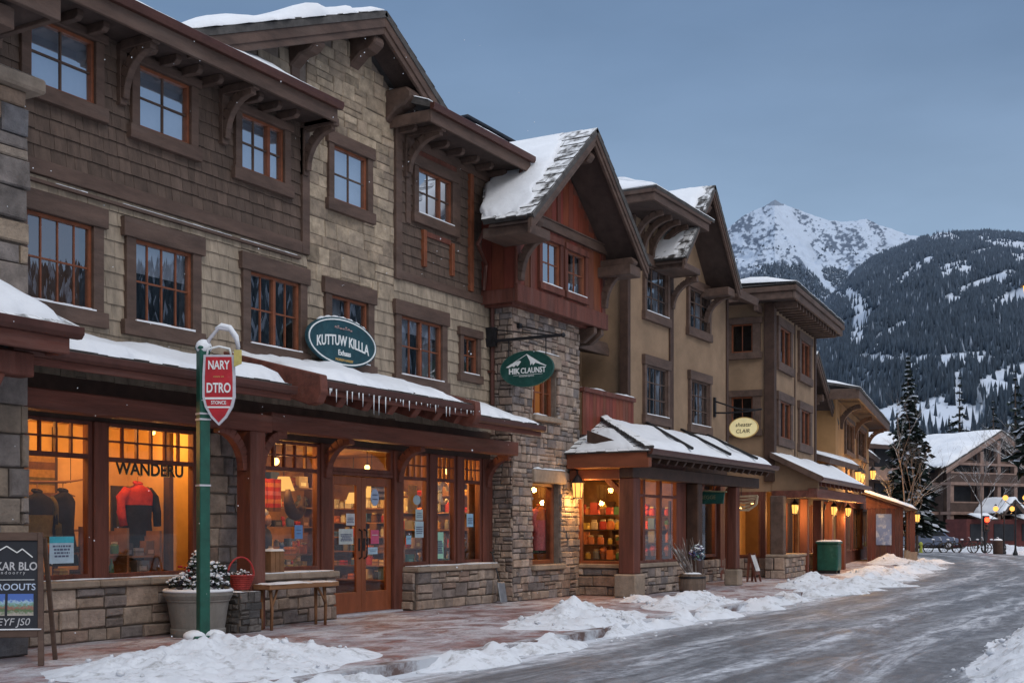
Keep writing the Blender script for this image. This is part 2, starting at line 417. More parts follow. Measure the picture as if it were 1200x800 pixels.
# ------------------------------------------------------------------ windows
def window(T, x0, x1, z0, z1, y, mapf=None, blind=None, muntin=None, nx=2, nz=2, pane='glass_up', case=.13, head=.2, sill=.16, sash='orange', trim='brown',
           mull=(), snow=True, curtain=None, ext=.05, inner=True, casing_y=.05, room='darkroom'):
    """opening x0..x1, z0..z1 in a wall whose face is at y; mapf(s, depth, z) (depth>0 = into the wall)"""
    mapf = mapf or (lambda s, d, z: (s, y + d, z))
    def bx(mb, a, b, d0, d1, c, d):
        mb.hexa([mapf(a, d0, c), mapf(b, d0, c), mapf(b, d1, c), mapf(a, d1, c), mapf(a, d0, d), mapf(b, d0, d), mapf(b, d1, d), mapf(a, d1, d)])
    f = -casing_y - .03
    mb = MB()
    bx(mb, x0 - case, x0, f, .06, z0, z1); bx(mb, x1, x1 + case, f, .06, z0, z1)
    bx(mb, x0 - case - ext, x1 + case + ext, f - .025, .06, z1, z1 + head)
    bx(mb, x0 - case - ext, x1 + case + ext, f - .03, .06, z0 - sill, z0)
    w = T.part('window', mb, M[trim], bevel=.006)
    sb = MB(); t = .045
    bx(sb, x0, x0 + t, -.03, .05, z0, z1); bx(sb, x1 - t, x1, -.03, .05, z0, z1)
    bx(sb, x0 + t, x1 - t, -.03, .05, z0, z0 + t); bx(sb, x0 + t, x1 - t, -.03, .05, z1 - t, z1)
    for m_ in mull: bx(sb, m_ - .03, m_ + .03, -.032, .048, z0 + t, z1 - t)
    T.part('sash', sb, M[sash], w, bevel=.004)
    gb = MB(); mu = .011
    for i in range(1, nx):
        xx = x0 + (x1 - x0) * i / nx
        if all(abs(xx - m_) > .05 for m_ in mull): bx(gb, xx - mu, xx + mu, -.005, .03, z0 + t, z1 - t)
    for i in range(1, nz):
        zz = z0 + (z1 - z0) * i / nz; bx(gb, x0 + t, x1 - t, -.0075, .0325, zz - mu, zz + mu)
    if gb.f: T.part('muntins', gb, M[muntin or sash], w)
    pb = MB(); jit = R.uniform(-.008, .008); tl = R.uniform(-.006, .006)
    pb.quad(mapf(x0 + t * .5, .012, z0 + t * .5), mapf(x1 - t * .5, .012 + jit, z0 + t * .5), mapf(x1 - t * .5, .012 + jit + tl, z1 - t * .5), mapf(x0 + t * .5, .012 + tl, z1 - t * .5))
    T.part('pane', pb, M[pane], w)
    if inner:
        rb = MB(); D = .5; e = .02
        A = [mapf(x0, .06, z0), mapf(x1, .06, z0), mapf(x1, .06, z1), mapf(x0, .06, z1)]
        Bk = [mapf(x0 - e, D, z0 - e), mapf(x1 + e, D, z0 - e), mapf(x1 + e, D, z1 + e), mapf(x0 - e, D, z1 + e)]
        rb.add(A + Bk, [(0, 1, 5, 4), (1, 2, 6, 5), (2, 3, 7, 6), (3, 0, 4, 7), (4, 5, 6, 7)])
        T.part('reveal', rb, M[room], w)
    if blind:
        bb = MB(); bx(bb, x0 + .01, x1 - .01, .085, .09, z0 + (z1 - z0) * blind, z1); T.part('blind', bb, M['blind'], w)
    if curtain:
        cb = MB()
        for (a, b) in curtain:
            n = 14; xs = [x0 + (x1 - x0) * (a + (b - a) * i / n) for i in range(n + 1)]
            for i in range(n):
                d0 = .12 + (.03 if i % 2 else 0); d1 = .12 + (.03 if (i + 1) % 2 else 0)
                cb.quad(mapf(xs[i], d0, z0), mapf(xs[i + 1], d1, z0), mapf(xs[i + 1], d1, z1), mapf(xs[i], d0, z1))
        T.part('curtain', cb, M['curtain'], w)
    if snow:
        sn = MB(); n = 14; top = []
        for i in range(n):
            a = x0 - .02 + (x1 - x0 + .04) * i / n; b = x0 - .02 + (x1 - x0 + .04) * (i + 1) / n; h = .018 + .02 * abs(noise.noise(Vector((a * 3, z0, 2))))
            bx(sn, a, b, f - .025, -.031, z0, z0 + h)
        T.part('sill_snow', sn, M['snow'], w)
    return w

def bracket_curve(mb, x, y_wall, z_low, y_out, z_high, w=.12, th=.16, n=7, flip=False):
    """a curved knee brace in a plane across the wall"""
    pts = []
    for i in range(n + 1):
        t = i / n * math.pi / 2
        pts.append((y_wall + (y_out - y_wall) * (1 - math.cos(t)), z_low + (z_high - z_low) * math.sin(t)))
    for i in range(n):
        (ya, za), (yb, zb) = pts[i], pts[i + 1]
        mb.beam((x, ya, za), (x, yb, zb), w, th, up=(0, -1, 1))
# ================================================================== setting
F_, HZ, H_ = 1450., 620., 1.45
CT, ST = math.cos(math.atan(827 / 1450)), math.sin(math.atan(827 / 1450))

cam = bpy.data.cameras.new('camera'); cam.sensor_width = 36; cam.lens = 36 * F_ / 1200; cam.shift_y = (HZ - 400) / 1200
cam.clip_end = 20000; cam.clip_start = .1
co = bpy.data.objects.new('camera', cam); COL.objects.link(co); co.location = (0, 0, H_)
co.rotation_euler = (rad(90), 0, math.atan2(ST, CT) - rad(90)); scene.camera = co

# sky: the physical sky under a veil of even dusk cloud that brightens overhead
w = bpy.data.worlds.new('World'); scene.world = w; w.use_nodes = True
nt = w.node_tree; N = nt.nodes; L = nt.links
bg = N['Background']; bg.inputs[1].default_value = .035
sky = N.new('ShaderNodeTexSky'); sky.sky_type = 'NISHITA'; sky.sun_disc = False
SUN_EL, SUN_AZ = rad(14), rad(215)
sky.sun_elevation = SUN_EL; sky.sun_rotation = SUN_AZ; sky.air_density = 1.3; sky.dust_density = 1.5; sky.ozone_density = 3
L.new(sky.outputs[0], bg.inputs[0])
bg2 = N.new('ShaderNodeBackground'); bg2.inputs[1].default_value = 1
tc = N.new('ShaderNodeTexCoord'); sx = N.new('ShaderNodeSeparateXYZ'); L.new(tc.outputs['Generated'], sx.inputs[0])
cn = N.new('ShaderNodeTexNoise'); cn.inputs['Scale'].default_value = 1.6; cn.inputs['Detail'].default_value = 5
mp = N.new('ShaderNodeMapping'); mp.inputs['Scale'].default_value = (1, 1, 3.5); L.new(tc.outputs['Generated'], mp.inputs[0]); L.new(mp.outputs[0], cn.inputs['Vector'])
ma = N.new('ShaderNodeMath'); ma.operation = 'MULTIPLY_ADD'; ma.inputs[1].default_value = .26; L.new(cn.outputs['Fac'], ma.inputs[0]); L.new(sx.outputs['Z'], ma.inputs[2])
cr = N.new('ShaderNodeValToRGB'); L.new(ma.outputs[0], cr.inputs[0])
e = cr.color_ramp.elements
e[0].position = .12; e[0].color = (.275, .362, .505, 1)
e[1].position = .30; e[1].color = (.222, .300, .435, 1)
for p, c in ((.50, (.115, .172, .285, 1)), (.66, (.24, .30, .42, 1)), (.88, (.98, 1.04, 1.14, 1))):
    q = e.new(p); q.color = c
cn2 = N.new('ShaderNodeTexNoise'); cn2.inputs['Scale'].default_value = 3.2; cn2.inputs['Detail'].default_value = 7; cn2.inputs['Roughness'].default_value = .55
mp2 = N.new('ShaderNodeMapping'); mp2.inputs['Scale'].default_value = (1, 1, 3.2); mp2.inputs['Rotation'].default_value = (.12, .1, 0); L.new(tc.outputs['Generated'], mp2.inputs[0]); L.new(mp2.outputs[0], cn2.inputs['Vector'])
rg = N.new('ShaderNodeMapRange'); rg.inputs[1].default_value = .3; rg.inputs[2].default_value = .7; rg.inputs[3].default_value = .9; rg.inputs[4].default_value = 1.1; L.new(cn2.outputs['Fac'], rg.inputs[0])
vs_ = N.new('ShaderNodeVectorMath'); vs_.operation = 'SCALE'; L.new(cr.outputs[0], vs_.inputs[0]); L.new(rg.outputs[0], vs_.inputs['Scale'])
L.new(vs_.outputs[0], bg2.inputs[0])
add = N.new('ShaderNodeAddShader'); L.new(bg.outputs[0], add.inputs[0]); L.new(bg2.outputs[0], add.inputs[1])
L.new(add.outputs[0], N['World Output'].inputs[0])

sl = bpy.data.lights.new('sun', 'SUN'); sl.energy = .92; sl.angle = rad(35); sl.color = (1, .90, .79)
so = bpy.data.objects.new('sun', sl); COL.objects.link(so)
# soft daylight through the cloud comes from behind the camera, over the street
so.rotation_euler = Vector((.42, .62, -.66)).to_track_quat('-Z', 'Y').to_euler()

# ---- ground materials with their own structure
def ground_mat(name, kind):
    m = bpy.data.materials.new(name); m.use_nodes = True
    nt = m.node_tree; N = nt.nodes; L = nt.links; b = N['Principled BSDF']
    tc = N.new('ShaderNodeTexCoord'); vec = tc.outputs['Object']
    def noi(scale, detail, st=(1, 1, 1), r=.6, dist=0):
        mp = N.new('ShaderNodeMapping'); mp.inputs['Scale'].default_value = st; L.new(vec, mp.inputs[0])
        n = N.new('ShaderNodeTexNoise'); n.inputs['Scale'].default_value = scale; n.inputs['Detail'].default_value = detail
        n.inputs['Roughness'].default_value = r; n.inputs['Distortion'].default_value = dist
        L.new(mp.outputs[0], n.inputs['Vector']); return n.outputs['Fac']
    def rng(x, a, b_, c=0, d=1):
        r = N.new('ShaderNodeMapRange'); r.inputs[1].default_value = a; r.inputs[2].default_value = b_; r.inputs[3].default_value = c; r.inputs[4].default_value = d
        L.new(x, r.inputs[0]); return r.outputs[0]
    def mix(f, a, c):
        x = N.new('ShaderNodeMix'); x.data_type = 'RGBA'
        for k, v in ((6, a), (7, c)):
            if isinstance(v, tuple): x.inputs[k].default_value = (*v, 1)
            else: L.new(v, x.inputs[k])
        L.new(f, x.inputs[0]) if not isinstance(f, float) else None
        return x.outputs[2]
    def mth(op, a, c):
        x = N.new('ShaderNodeMath'); x.operation = op
        for k, v in ((0, a), (1, c)):
            if isinstance(v, (int, float)): x.inputs[k].default_value = v
            else: L.new(v, x.inputs[k])
        return x.outputs[0]
    if kind == 'road':
        fine = noi(34, 6, r=.75); mid = noi(.8, 7, (.5, 1.3, 1), .65, .8); st = noi(1.5, 9, (.2, 1.6, 1), .74, .9); gr = noi(6, 8, (.8, 1.2, 1), .75)
        base = mix(rng(fine, .3, .7), (.055, .061, .075), (.125, .134, .155))
        frost = mth('MULTIPLY', rng(gr, .40, .62), rng(mid, .36, .60, .2, .9))
        c = mix(frost, base, (.33, .35, .395))
        at = N.new('ShaderNodeAttribute'); at.attribute_name = 'Lat'; lat = mth('ADD', at.outputs['Fac'], mth('MULTIPLY', mth('SUBTRACT', mid, .5), .10))
        def band(c0, w0): return rng(mth('ABSOLUTE', mth('SUBTRACT', lat, c0), 0), w0 * .45, w0, 1, 0)
        tracks = mth('MAXIMUM', mth('MAXIMUM', band(.20, .075), band(.41, .075)), mth('MAXIMUM', band(.60, .07), band(.79, .07)))
        edge = mth('MAXIMUM', rng(lat, .86, .985), rng(lat, .12, .01))
        packed = mth('ADD', mth('MULTIPLY', rng(st, .46, .59), rng(gr, .3, .6, .25, .85)), mth('MULTIPLY', edge, rng(gr, .3, .55, .2, 1)))
        packed = mth('MULTIPLY', mth('MINIMUM', packed, 1), mth('SUBTRACT', 1, mth('MULTIPLY', tracks, .68)))
        c = mix(mth('MULTIPLY', tracks, .55), c, (.062, .066, .076))
        c = mix(packed, c, (.62, .65, .71))
        L.new(c, b.inputs['Base Color'])
        L.new(mth('ADD', rng(mid, .35, .6, .40, .66), mth('MULTIPLY', packed, .25)), b.inputs['Roughness']); b.inputs['Specular IOR Level'].default_value = .4
        h = mth('ADD', fine, mth('MULTIPLY', gr, 1.6)); bs = .5
    elif kind == 'walk':
        br = N.new('ShaderNodeTexBrick'); br.inputs['Scale'].default_value = 1; br.inputs['Brick Width'].default_value = .21; br.inputs['Row Height'].default_value = .105
        br.inputs['Mortar Size'].default_value = .006; br.inputs['Color1'].default_value = (.27, .072, .05, 1); br.inputs['Color2'].default_value = (.15, .05, .04, 1); br.inputs['Mortar'].default_value = (.1, .085, .085, 1)
        L.new(vec, br.inputs['Vector'])
        var = noi(3, 6); big = noi(.5, 6, (.7, 1.1, 1), .65, .8); st = noi(1.5, 9, (.7, 1.2, 1), .74, 1.0); fine = noi(26, 6, r=.75)
        c = mix(rng(var, .3, .7, 0, .6), br.outputs['Color'], (.09, .07, .075))
        dust = mth('MULTIPLY', rng(st, .395, .56, .08, 1), rng(big, .33, .53, .16, 1))
        dust = mth('MULTIPLY', dust, rng(fine, .3, .62, .35, 1))
        c = mix(dust, c, (.60, .625, .68)); L.new(c, b.inputs['Base Color'])
        b.inputs['Roughness'].default_value = .72; b.inputs['Specular IOR Level'].default_value = .35
        h = mth('ADD', mth('MULTIPLY', br.outputs['Fac'], -.7), mth('ADD', fine, mth('MULTIPLY', dust, .8))); bs = .4
    else:   # far snowfield
        a = noi(.05, 8); fine = noi(3, 8, r=.7)
        c = mix(rng(a, .35, .7), (.72, .75, .8), (.6, .63, .68)); L.new(c, b.inputs['Base Color']); b.inputs['Roughness'].default_value = .9
        h = fine; bs = .6
    bp = N.new('ShaderNodeBump'); bp.inputs['Strength'].default_value = bs; bp.inputs['Distance'].default_value = .02
    L.new(h, bp.inputs['Height']); L.new(bp.outputs[0], b.inputs['Normal'])
    return m

KERB = [(-8, 7.7), (4, 7.7), (10, 7.7), (14, 7.72), (18, 7.85), (24, 8.1), (30, 8.45), (36, 8.9), (43, 9.6), (50, 10.4), (58, 11.7), (66, 13.4), (75, 16.4), (84, 21), (92, 28), (98, 38)]
OUTER = [(-8, 1.3), (4, 1.3), (10, 1.4), (14, 1.5), (18, 1.6), (24, 1.6), (30, 1.5), (36, 1.2), (43, 1), (52, 1.6), (63, 4), (73, 7), (82, 10.4), (90, 15.5), (98, 24), (106, 38)]
def smooth_line(p, n=6):
    out = []
    for i in range(len(p) - 1):
        p0, p1, p2, p3 = [Vector(p[max(0, min(len(p) - 1, k))]) for k in (i - 1, i, i + 1, i + 2)]
        for k in range(n):
            t = k / n
            out.append(tuple(.5 * ((2 * p1) + (p2 - p0) * t + (2 * p0 - 5 * p1 + 4 * p2 - p3) * t * t + (3 * p1 - p0 - 3 * p2 + p3) * t ** 3)))
    out.append(tuple(p[-1])); return out
KL, OL = smooth_line(KERB), smooth_line(OUTER)
def kerb_y(x):
    for (a, b), (c, d) in zip(KL, KL[1:]):
        if a <= x <= c: return b + (d - b) * (x - a) / (c - a)
    return KL[-1][1]

mb = MB(); mb.quad((-400, -3000, -.14), (9000, -3000, -.14), (9000, 6000, -.14), (-400, 6000, -.14)); struct('snowy_ground', mb, ground_mat('snowfield', 'snow'))
mb = MB()
for i in range(len(KL) - 1):
    for k in range(14):
        P = lambda j, t: (OL[j][0] + (KL[j][0] - OL[j][0]) * t, OL[j][1] + (KL[j][1] - OL[j][1]) * t, -.12 + .05 * math.sin(math.pi * min(1, max(0, t))))
        mb.quad(P(i, k / 14), P(i + 1, k / 14), P(i + 1, (k + 1) / 14), P(i, (k + 1) / 14), ((k + .5) / 14,) * 3)
rd = struct('road', mb, ground_mat('frosted_asphalt', 'road'), smooth=True)
la = rd.data.attributes.new('Lat', 'FLOAT', 'POINT')   # how far across the road, kerb = 1
la.data.foreach_set('value', np.array([k / 14 for i in range(len(KL) - 1) for q in range(14) for k in (q, q, q + 1, q + 1)], dtype=np.float32))
mb = MB(); mk = MB()
def off(i, d):
    a, b = Vector(KL[max(0, i - 1)]), Vector(KL[min(len(KL) - 1, i + 1)]); t = (b - a).normalized(); return (KL[i][0] - t.y * d, KL[i][1] + t.x * d)
for i in range(len(KL) - 1):
    a, b = off(i, .2), off(i + 1, .2)
    mb.quad((*a, 0), (*b, 0), (b[0] - .0, b[1] + 34, 0), (a[0] - .0, a[1] + 34, 0))
    k0, k1 = KL[i], KL[i + 1]
    mk.hexa([(*k0, -.13), (*k1, -.13), (*b, -.13), (*a, -.13), (*k0, .002), (*k1, .002), (*b, .002), (*a, .002)])
struct('pavement', mb, ground_mat('brick_pavers', 'walk'))
struct('kerb', mk, mat('kerb_stone', (.13, .085, .078), .85, .3, 4, .4, 30, snow=.0, patch=((.5, .53, .58), 1.5, .46, .08)))

# ---- snow heaps
def mound(name, label, cx, cy, lx, ly, h, rot=0, z=0, n=64, group='heaps of shovelled snow along the street', rough=.5, chunks=40, fs=2.2, mt='dirtysnow', peaks=None):
    m = MB(); sd = R.uniform(0, 50); vs = []; fs_ = []; nx = n; ny = max(16, int(n * ly / lx))
    peaks = peaks or [(R.uniform(-.5, .5), R.uniform(-.4, .4), R.uniform(.5, 1)) for _ in range(4)]
    def hh(a, b):
        r = math.sqrt(a * a + b * b) * (1 + .28 * noise.noise(Vector((a * 1.9, b * 1.9, sd + 9))))
        env = max(0, 1 - r ** 1.6) ** 1.0
        pk = max(.35 + .0, max(q * math.exp(-((a - p) ** 2 + (b - s) ** 2) * 2.2) for p, s, q in peaks))
        x, y = a * lx, b * ly
        nn = noise.noise(Vector((x * fs, y * fs, sd))) * .5 + noise.noise(Vector((x * fs * 2.3, y * fs * 2.3, sd))) * .32 + noise.noise(Vector((x * fs * 5.5, y * fs * 5.5, sd))) * .2
        lump = abs(noise.noise(Vector((x * fs * 2.6, y * fs * 2.6, sd + 3)))) * .32 + abs(noise.noise(Vector((x * fs * 6, y * fs * 6, sd + 4)))) * .07
        return h * .8 * env * pk * (1 + rough * nn * 2.0) + h * lump * min(1, env * 3) * rough - .015 * (env <= 0)
    c, k = math.cos(rot), math.sin(rot)
    for j in range(ny + 1):
        for i in range(nx + 1):
            a, b = 2 * i / nx - 1, 2 * j / ny - 1
            x, y = a * lx, b * ly; X_, Y_ = cx + c * x - k * y, cy + k * x + c * y; v = hh(a, b)
            if z == 0 and Y_ < kerb_y(X_) + .25: v -= min(.13, max(0, (kerb_y(X_) + .25 - Y_) * .5)) + (.012 if v < .004 else 0)
            vs.append((X_, Y_, z + v - .006))
    for j in range(ny):
        for i in range(nx):
            q = j * (nx + 1) + i; fs_.append((q, q + 1, q + nx + 2, q + nx + 1))
    m.add(vs, fs_)
    for _ in range(chunks if z != 0 else chunks // 2):
        t = R.uniform(0, 6.28); r = R.uniform(.15, 1.0) ** .6; a, b = r * math.cos(t), r * math.sin(t); x, y = a * lx, b * ly
        s = R.uniform(.012, .045) * (1.2 if r < .8 else .7)
        if z == 0 and cy + k * x + c * y < kerb_y(cx + c * x - k * y): continue
        m.ball((cx + c * x - k * y, cy + k * x + c * y, z + max(0, hh(a * .97, b * .97)) + s * .2), s, 7, 5, jit=.3, sq=R.uniform(.6, 1))
    return single(name, m, M[mt], label, 'snow heap', (cx, cy, z), group=group, smooth=True)

def berm(name, label, x0, x1, d, wdt, h, z=-.12, step=.07, sd=3.):
    """ploughed snow lying along the kerb"""
    m = MB(); vs = []; n = int((x1 - x0) / step); K = 12
    for i in range(n + 1):
        x = x0 + (x1 - x0) * i / n; yk = kerb_y(x)
        ww = wdt * (.55 + .9 * abs(noise.noise(Vector((x * .45, sd, 1))) * 2)); gapf = max(0., min(1, (noise.noise(Vector((x * .6, sd, 7))) + .28) * 4))
        for k in range(K + 1):
            t = k / K; y = yk + .05 + d - ww * t
            e = math.sin(math.pi * t ** .7) ** .8 if 0 < t < 1 else 0
            z_ = h * e * gapf * min(1, (x - x0) * 1.2, (x1 - x) * 1.2) * (.75 + .9 * noise.noise(Vector((x * 2.3, y * 2.3, sd))) + .5 * noise.noise(Vector((x * 7, y * 7, sd))))
            vs.append((x, y, z + max(-.01, z_) if t < 1 else z - .01))
    fs_ = [(i * (K + 1) + k, i * (K + 1) + k + 1, (i + 1) * (K + 1) + k + 1, (i + 1) * (K + 1) + k) for i in range(n) for k in range(K)]
    m.add(vs, [f[::-1] for f in fs_])
    for _ in range(int((x1 - x0) * 5)):
        x = R.uniform(x0, x1); s = R.uniform(.012, .04); m.ball((x, kerb_y(x) - R.uniform(.0, .9) * wdt, z + s * .4), s, 6, 4, jit=.3, sq=.7)
    return single(name, m, M['dirtysnow'], label, 'snow bank', (x0, kerb_y(x0), z), smooth=True)

mound('snow_heap', 'large snow heap around the foot of the green sign pole', 9.95, 9.35, 2.05, 1.45, .46, .1, 0, 120, chunks=60, peaks=[(.62, .42, 1.0), (.25, .2, .7), (-.2, .0, .5), (.8, -.2, .7), (-.75, .1, .3), (.3, -.5, .6)])
mound('snow_heap', 'long snow heap on the kerb in front of the stone tower', 17.6, 8.8, 2.1, 1.1, .36, .25, 0, 90, chunks=70, peaks=[(-.1, .1, 1.0), (.35, .2, .9), (-.5, -.2, .7), (.7, -.3, .5)])
mound('snow_heap', 'snow heap on the kerb in front of the barrel of branches', 22.4, 8.85, 2.2, .75, .31, .05, 0, 80, chunks=50, peaks=[(-.45, .1, .95), (.35, .1, 1.0), (0, 0, .5)])
mound('snow_heap', 'small snow heap beside the corner post base of the glazed shop', 23.2, 10.2, .75, .4, .22, .1, 0, 40, chunks=15)
mound('snow_heap', 'pointed snow heap at the kerb before the green litter bin', 32.4, 9.25, 3.0, .8, .36, .08, 0, 80, chunks=40, peaks=[(-.1, .2, 1.0), (.5, 0, .6), (-.6, 0, .5)])
mound('snow_heap', 'low snow heap along the kerb past the green litter bin', 42.5, 10.2, 5.0, .9, .30, .14, 0, 80, chunks=30)
mound('snow_heap', 'snow heap where the street bends before the small red kiosk', 55.5, 12.3, 4.4, 1.2, .40, .2, 0, 70, chunks=30)
mound('snow_heap', 'tall rough snow heap at the right edge of the road', 16.6, 1.25, 5.2, 1.45, .92, -.02, -.12, 110, chunks=120, peaks=[(.35, 0, 1.0), (.0, .2, .8), (-.35, .1, .7), (.75, .1, .95), (-.7, 0, .5)])
mound('snow_heap', 'rounded snow heap on the far side beneath the twin lamp', 84.5, 9.2, 3.5, 2.0, .9, .3, -.14, 50, chunks=10, peaks=[(0, 0, 1), (.4, .2, .8)])
mound('snow_heap', 'broad snow heap at the far side behind the parked bicycles', 90.5, 13.0, 6.5, 2.0, .7, .9, -.14, 60, chunks=10)
berm('snow_bank', 'strip of ploughed snow lying in the gutter along the near kerb', 2, 26, .18, .75, .17)
berm('snow_bank', 'strip of ploughed snow along the kerb by the farther shops', 26, 60, .3, 1.3, .24, step=.12, sd=8.)

# ---- mountains
rng = np.random.default_rng(5)
_perm = rng.permutation(512); _perm = np.concatenate([_perm, _perm]); _g = rng.uniform(-1, 1, (512, 2)); _g /= np.linalg.norm(_g, axis=1)[:, None]
def pn(x, y):
    xi = np.floor(x).astype(int); yi = np.floor(y).astype(int); xf = x - xi; yf = y - yi
    def gr(ix, iy, dx, dy):
        h = _perm[(_perm[ix & 511] + iy) & 511]; return _g[h, 0] * dx + _g[h, 1] * dy
    s = xf * xf * (3 - 2 * xf); t = yf * yf * (3 - 2 * yf)
    a = gr(xi, yi, xf, yf) * (1 - s) + gr(xi + 1, yi, xf - 1, yf) * s
    b = gr(xi, yi + 1, xf, yf - 1) * (1 - s) + gr(xi + 1, yi + 1, xf - 1, yf - 1) * s
    return (a * (1 - t) + b * t) * 1.4
def fbm(x, y, o=5, g=.5):
    r = 0; a = 1; f = 1; n = 0
    for i in range(o): r = r + a * pn(x * f + 17 * i, y * f + 5 * i); n += a; a *= g; f *= 2.03
    return r / n

class Slope:   # a mountainside rising from d0 to its ridge at d1 (distances along the valley), profile over bearing
    def __init__(s, tab, d0, d1, p, rough, spur): s.tab = np.array(tab, float); s.d0 = d0; s.d1 = d1; s.p = p; s.rough = rough; s.spur = spur
    def at(s, u, t):
        a = (u - 600) / F_; d = s.d0 + (s.d1 - s.d0) * t
        v = np.interp(u, s.tab[:, 0], s.tab[:, 1]); Hh = (HZ - v) / F_ * s.d1
        back = np.clip(t - 1, 0, 1); tt = np.clip(t, 0, 1)
        z = Hh * tt ** s.p - back * Hh * 1.2
        x = a * d
        z = z + s.rough * s.d1 / F_ * fbm(x / (s.d1 * .012), d / (s.d1 * .03), 5, .55) * np.clip(tt * 6, 0, 1)
        rg = 1 - np.abs(fbm(x / (s.d1 * .05) + fbm(x / 300, d / 300, 3) * .6, d / (s.d1 * .16) + 3, 5, .5)) * 2
        z = z + s.spur * s.d1 / F_ * rg * np.sin(np.pi * np.clip(t, 0, 1)) ** .7
        X = CT * d + ST * x; Y = ST * d - CT * x
        return X, Y, z, 620 - F_ * (z - H_) / d
def sheet(name, sl, us, ts, colf, m):
    U, T_ = np.meshgrid(us, ts); X, Y, Z, V = sl.at(U, T_); n, k = U.shape
    co = np.stack([X, Y, Z], -1).reshape(-1, 3); idx = np.arange(n * k).reshape(n, k)
    f = np.stack([idx[:-1, :-1], idx[1:, :-1], idx[1:, 1:], idx[:-1, 1:]], -1).reshape(-1, 4)
    me = bpy.data.meshes.new(name); me.from_pydata(co, [], f)
    at = me.color_attributes.new('Col', 'FLOAT_COLOR', 'POINT'); c = colf(U, T_, X, Y, Z, V).reshape(-1, 3)
    at.data.foreach_set('color', np.concatenate([c, np.ones((len(c), 1))], 1).astype(np.float32).ravel())
    me.polygons.foreach_set('use_smooth', [True] * len(f)); me.materials.append(m)
    o = bpy.data.objects.new(name, me); COL.objects.link(o); o['kind'] = 'structure'; return o
def near_line(u, v, pts, wd):
    d = np.full(u.shape, 1e9)
    for (a, b), (c, e_) in zip(pts, pts[1:]):
        t = np.clip(((u - a) * (c - a) + (v - b) * (e_ - b)) / ((c - a) ** 2 + (e_ - b) ** 2), 0, 1)
        d = np.minimum(d, np.hypot(u - a - t * (c - a), (v - b - t * (e_ - b)) * 1.0))
    return d < wd
PEAK = Slope([(300, 520), (600, 430), (700, 385), (800, 318), (850, 268), (870, 254), (890, 244), (900, 238.5), (908, 232.5), (916, 238.5), (930, 244), (950, 250), (965, 256), (985, 260), (1000, 258), (1015, 257), (1030, 263), (1045, 268), (1060, 274), (1085, 278), (1110, 276), (1160, 300), (1300, 330), (1600, 420)], 2000, 4000, .92, 3.5, 17)
RIDGE = Slope([(300, 560), (800, 480), (900, 425), (940, 386), (960, 366), (972, 353), (981, 342), (1000, 321), (1020, 305.5), (1036, 298), (1052, 292), (1068, 285), (1080, 279.5), (1100, 273), (1112, 271.5), (1130, 274), (1160, 273), (1200, 276), (1300, 270), (1450, 300), (1700, 380)], 700, 2800, 1.0, 5, 14)
GULLY = [(926, 268), (940, 294), (957, 320), (966, 332), (976, 342), (988, 349)]
def peak_col(U, T_, X, Y, Z, V):
    n1 = fbm((U + V * .35) / 5.2, (V - U * .2) / 4.2, 4, .6); n2 = fbm(X / 240, (Y + Z) / 240, 4, .55); n3 = fbm((U - V * .5) / 15, V / 26, 3, .6)
    q = U - 908 - (V - 236) * .55           # how far right of the smooth chute that falls from the summit
    th = np.where(q < -6, -.07, np.where(q < 14, .40, -.02)) + np.interp(V, [236, 252, 266], [.30, .12, .0]) + np.interp(U, [1015, 1040], [0, .16])
    rock = np.clip((n1 * .8 + n2 * .45 + n3 * .6 - th) * 6, 0, 1)
    rock = np.where((np.abs(U - 908) < 11) & (V < 241), np.maximum(rock, .75), rock)
    rock = rock * np.where(near_line(U, V, GULLY, np.interp(V, [300, 330], [6, 3.2])), 0., 1.)
    sh = 1 - .16 * np.clip(n3 * 2, 0, 1)
    return np.array([.45, .53, .65]) * sh[..., None] * (1 - rock)[..., None] + np.array([.12, .155, .215]) * rock[..., None]  # bluish snow and rock colours stand in for distance haze
mm = mat('mountain_surface', (.5, .5, .5), 1, .05, .02, attr=True, spec=.05)
sheet('mountain', PEAK, np.linspace(700, 1300, 820), np.concatenate([np.linspace(0, .3, 30), np.linspace(.305, 1, 420), np.linspace(1.02, 1.5, 12)]), peak_col, mm)

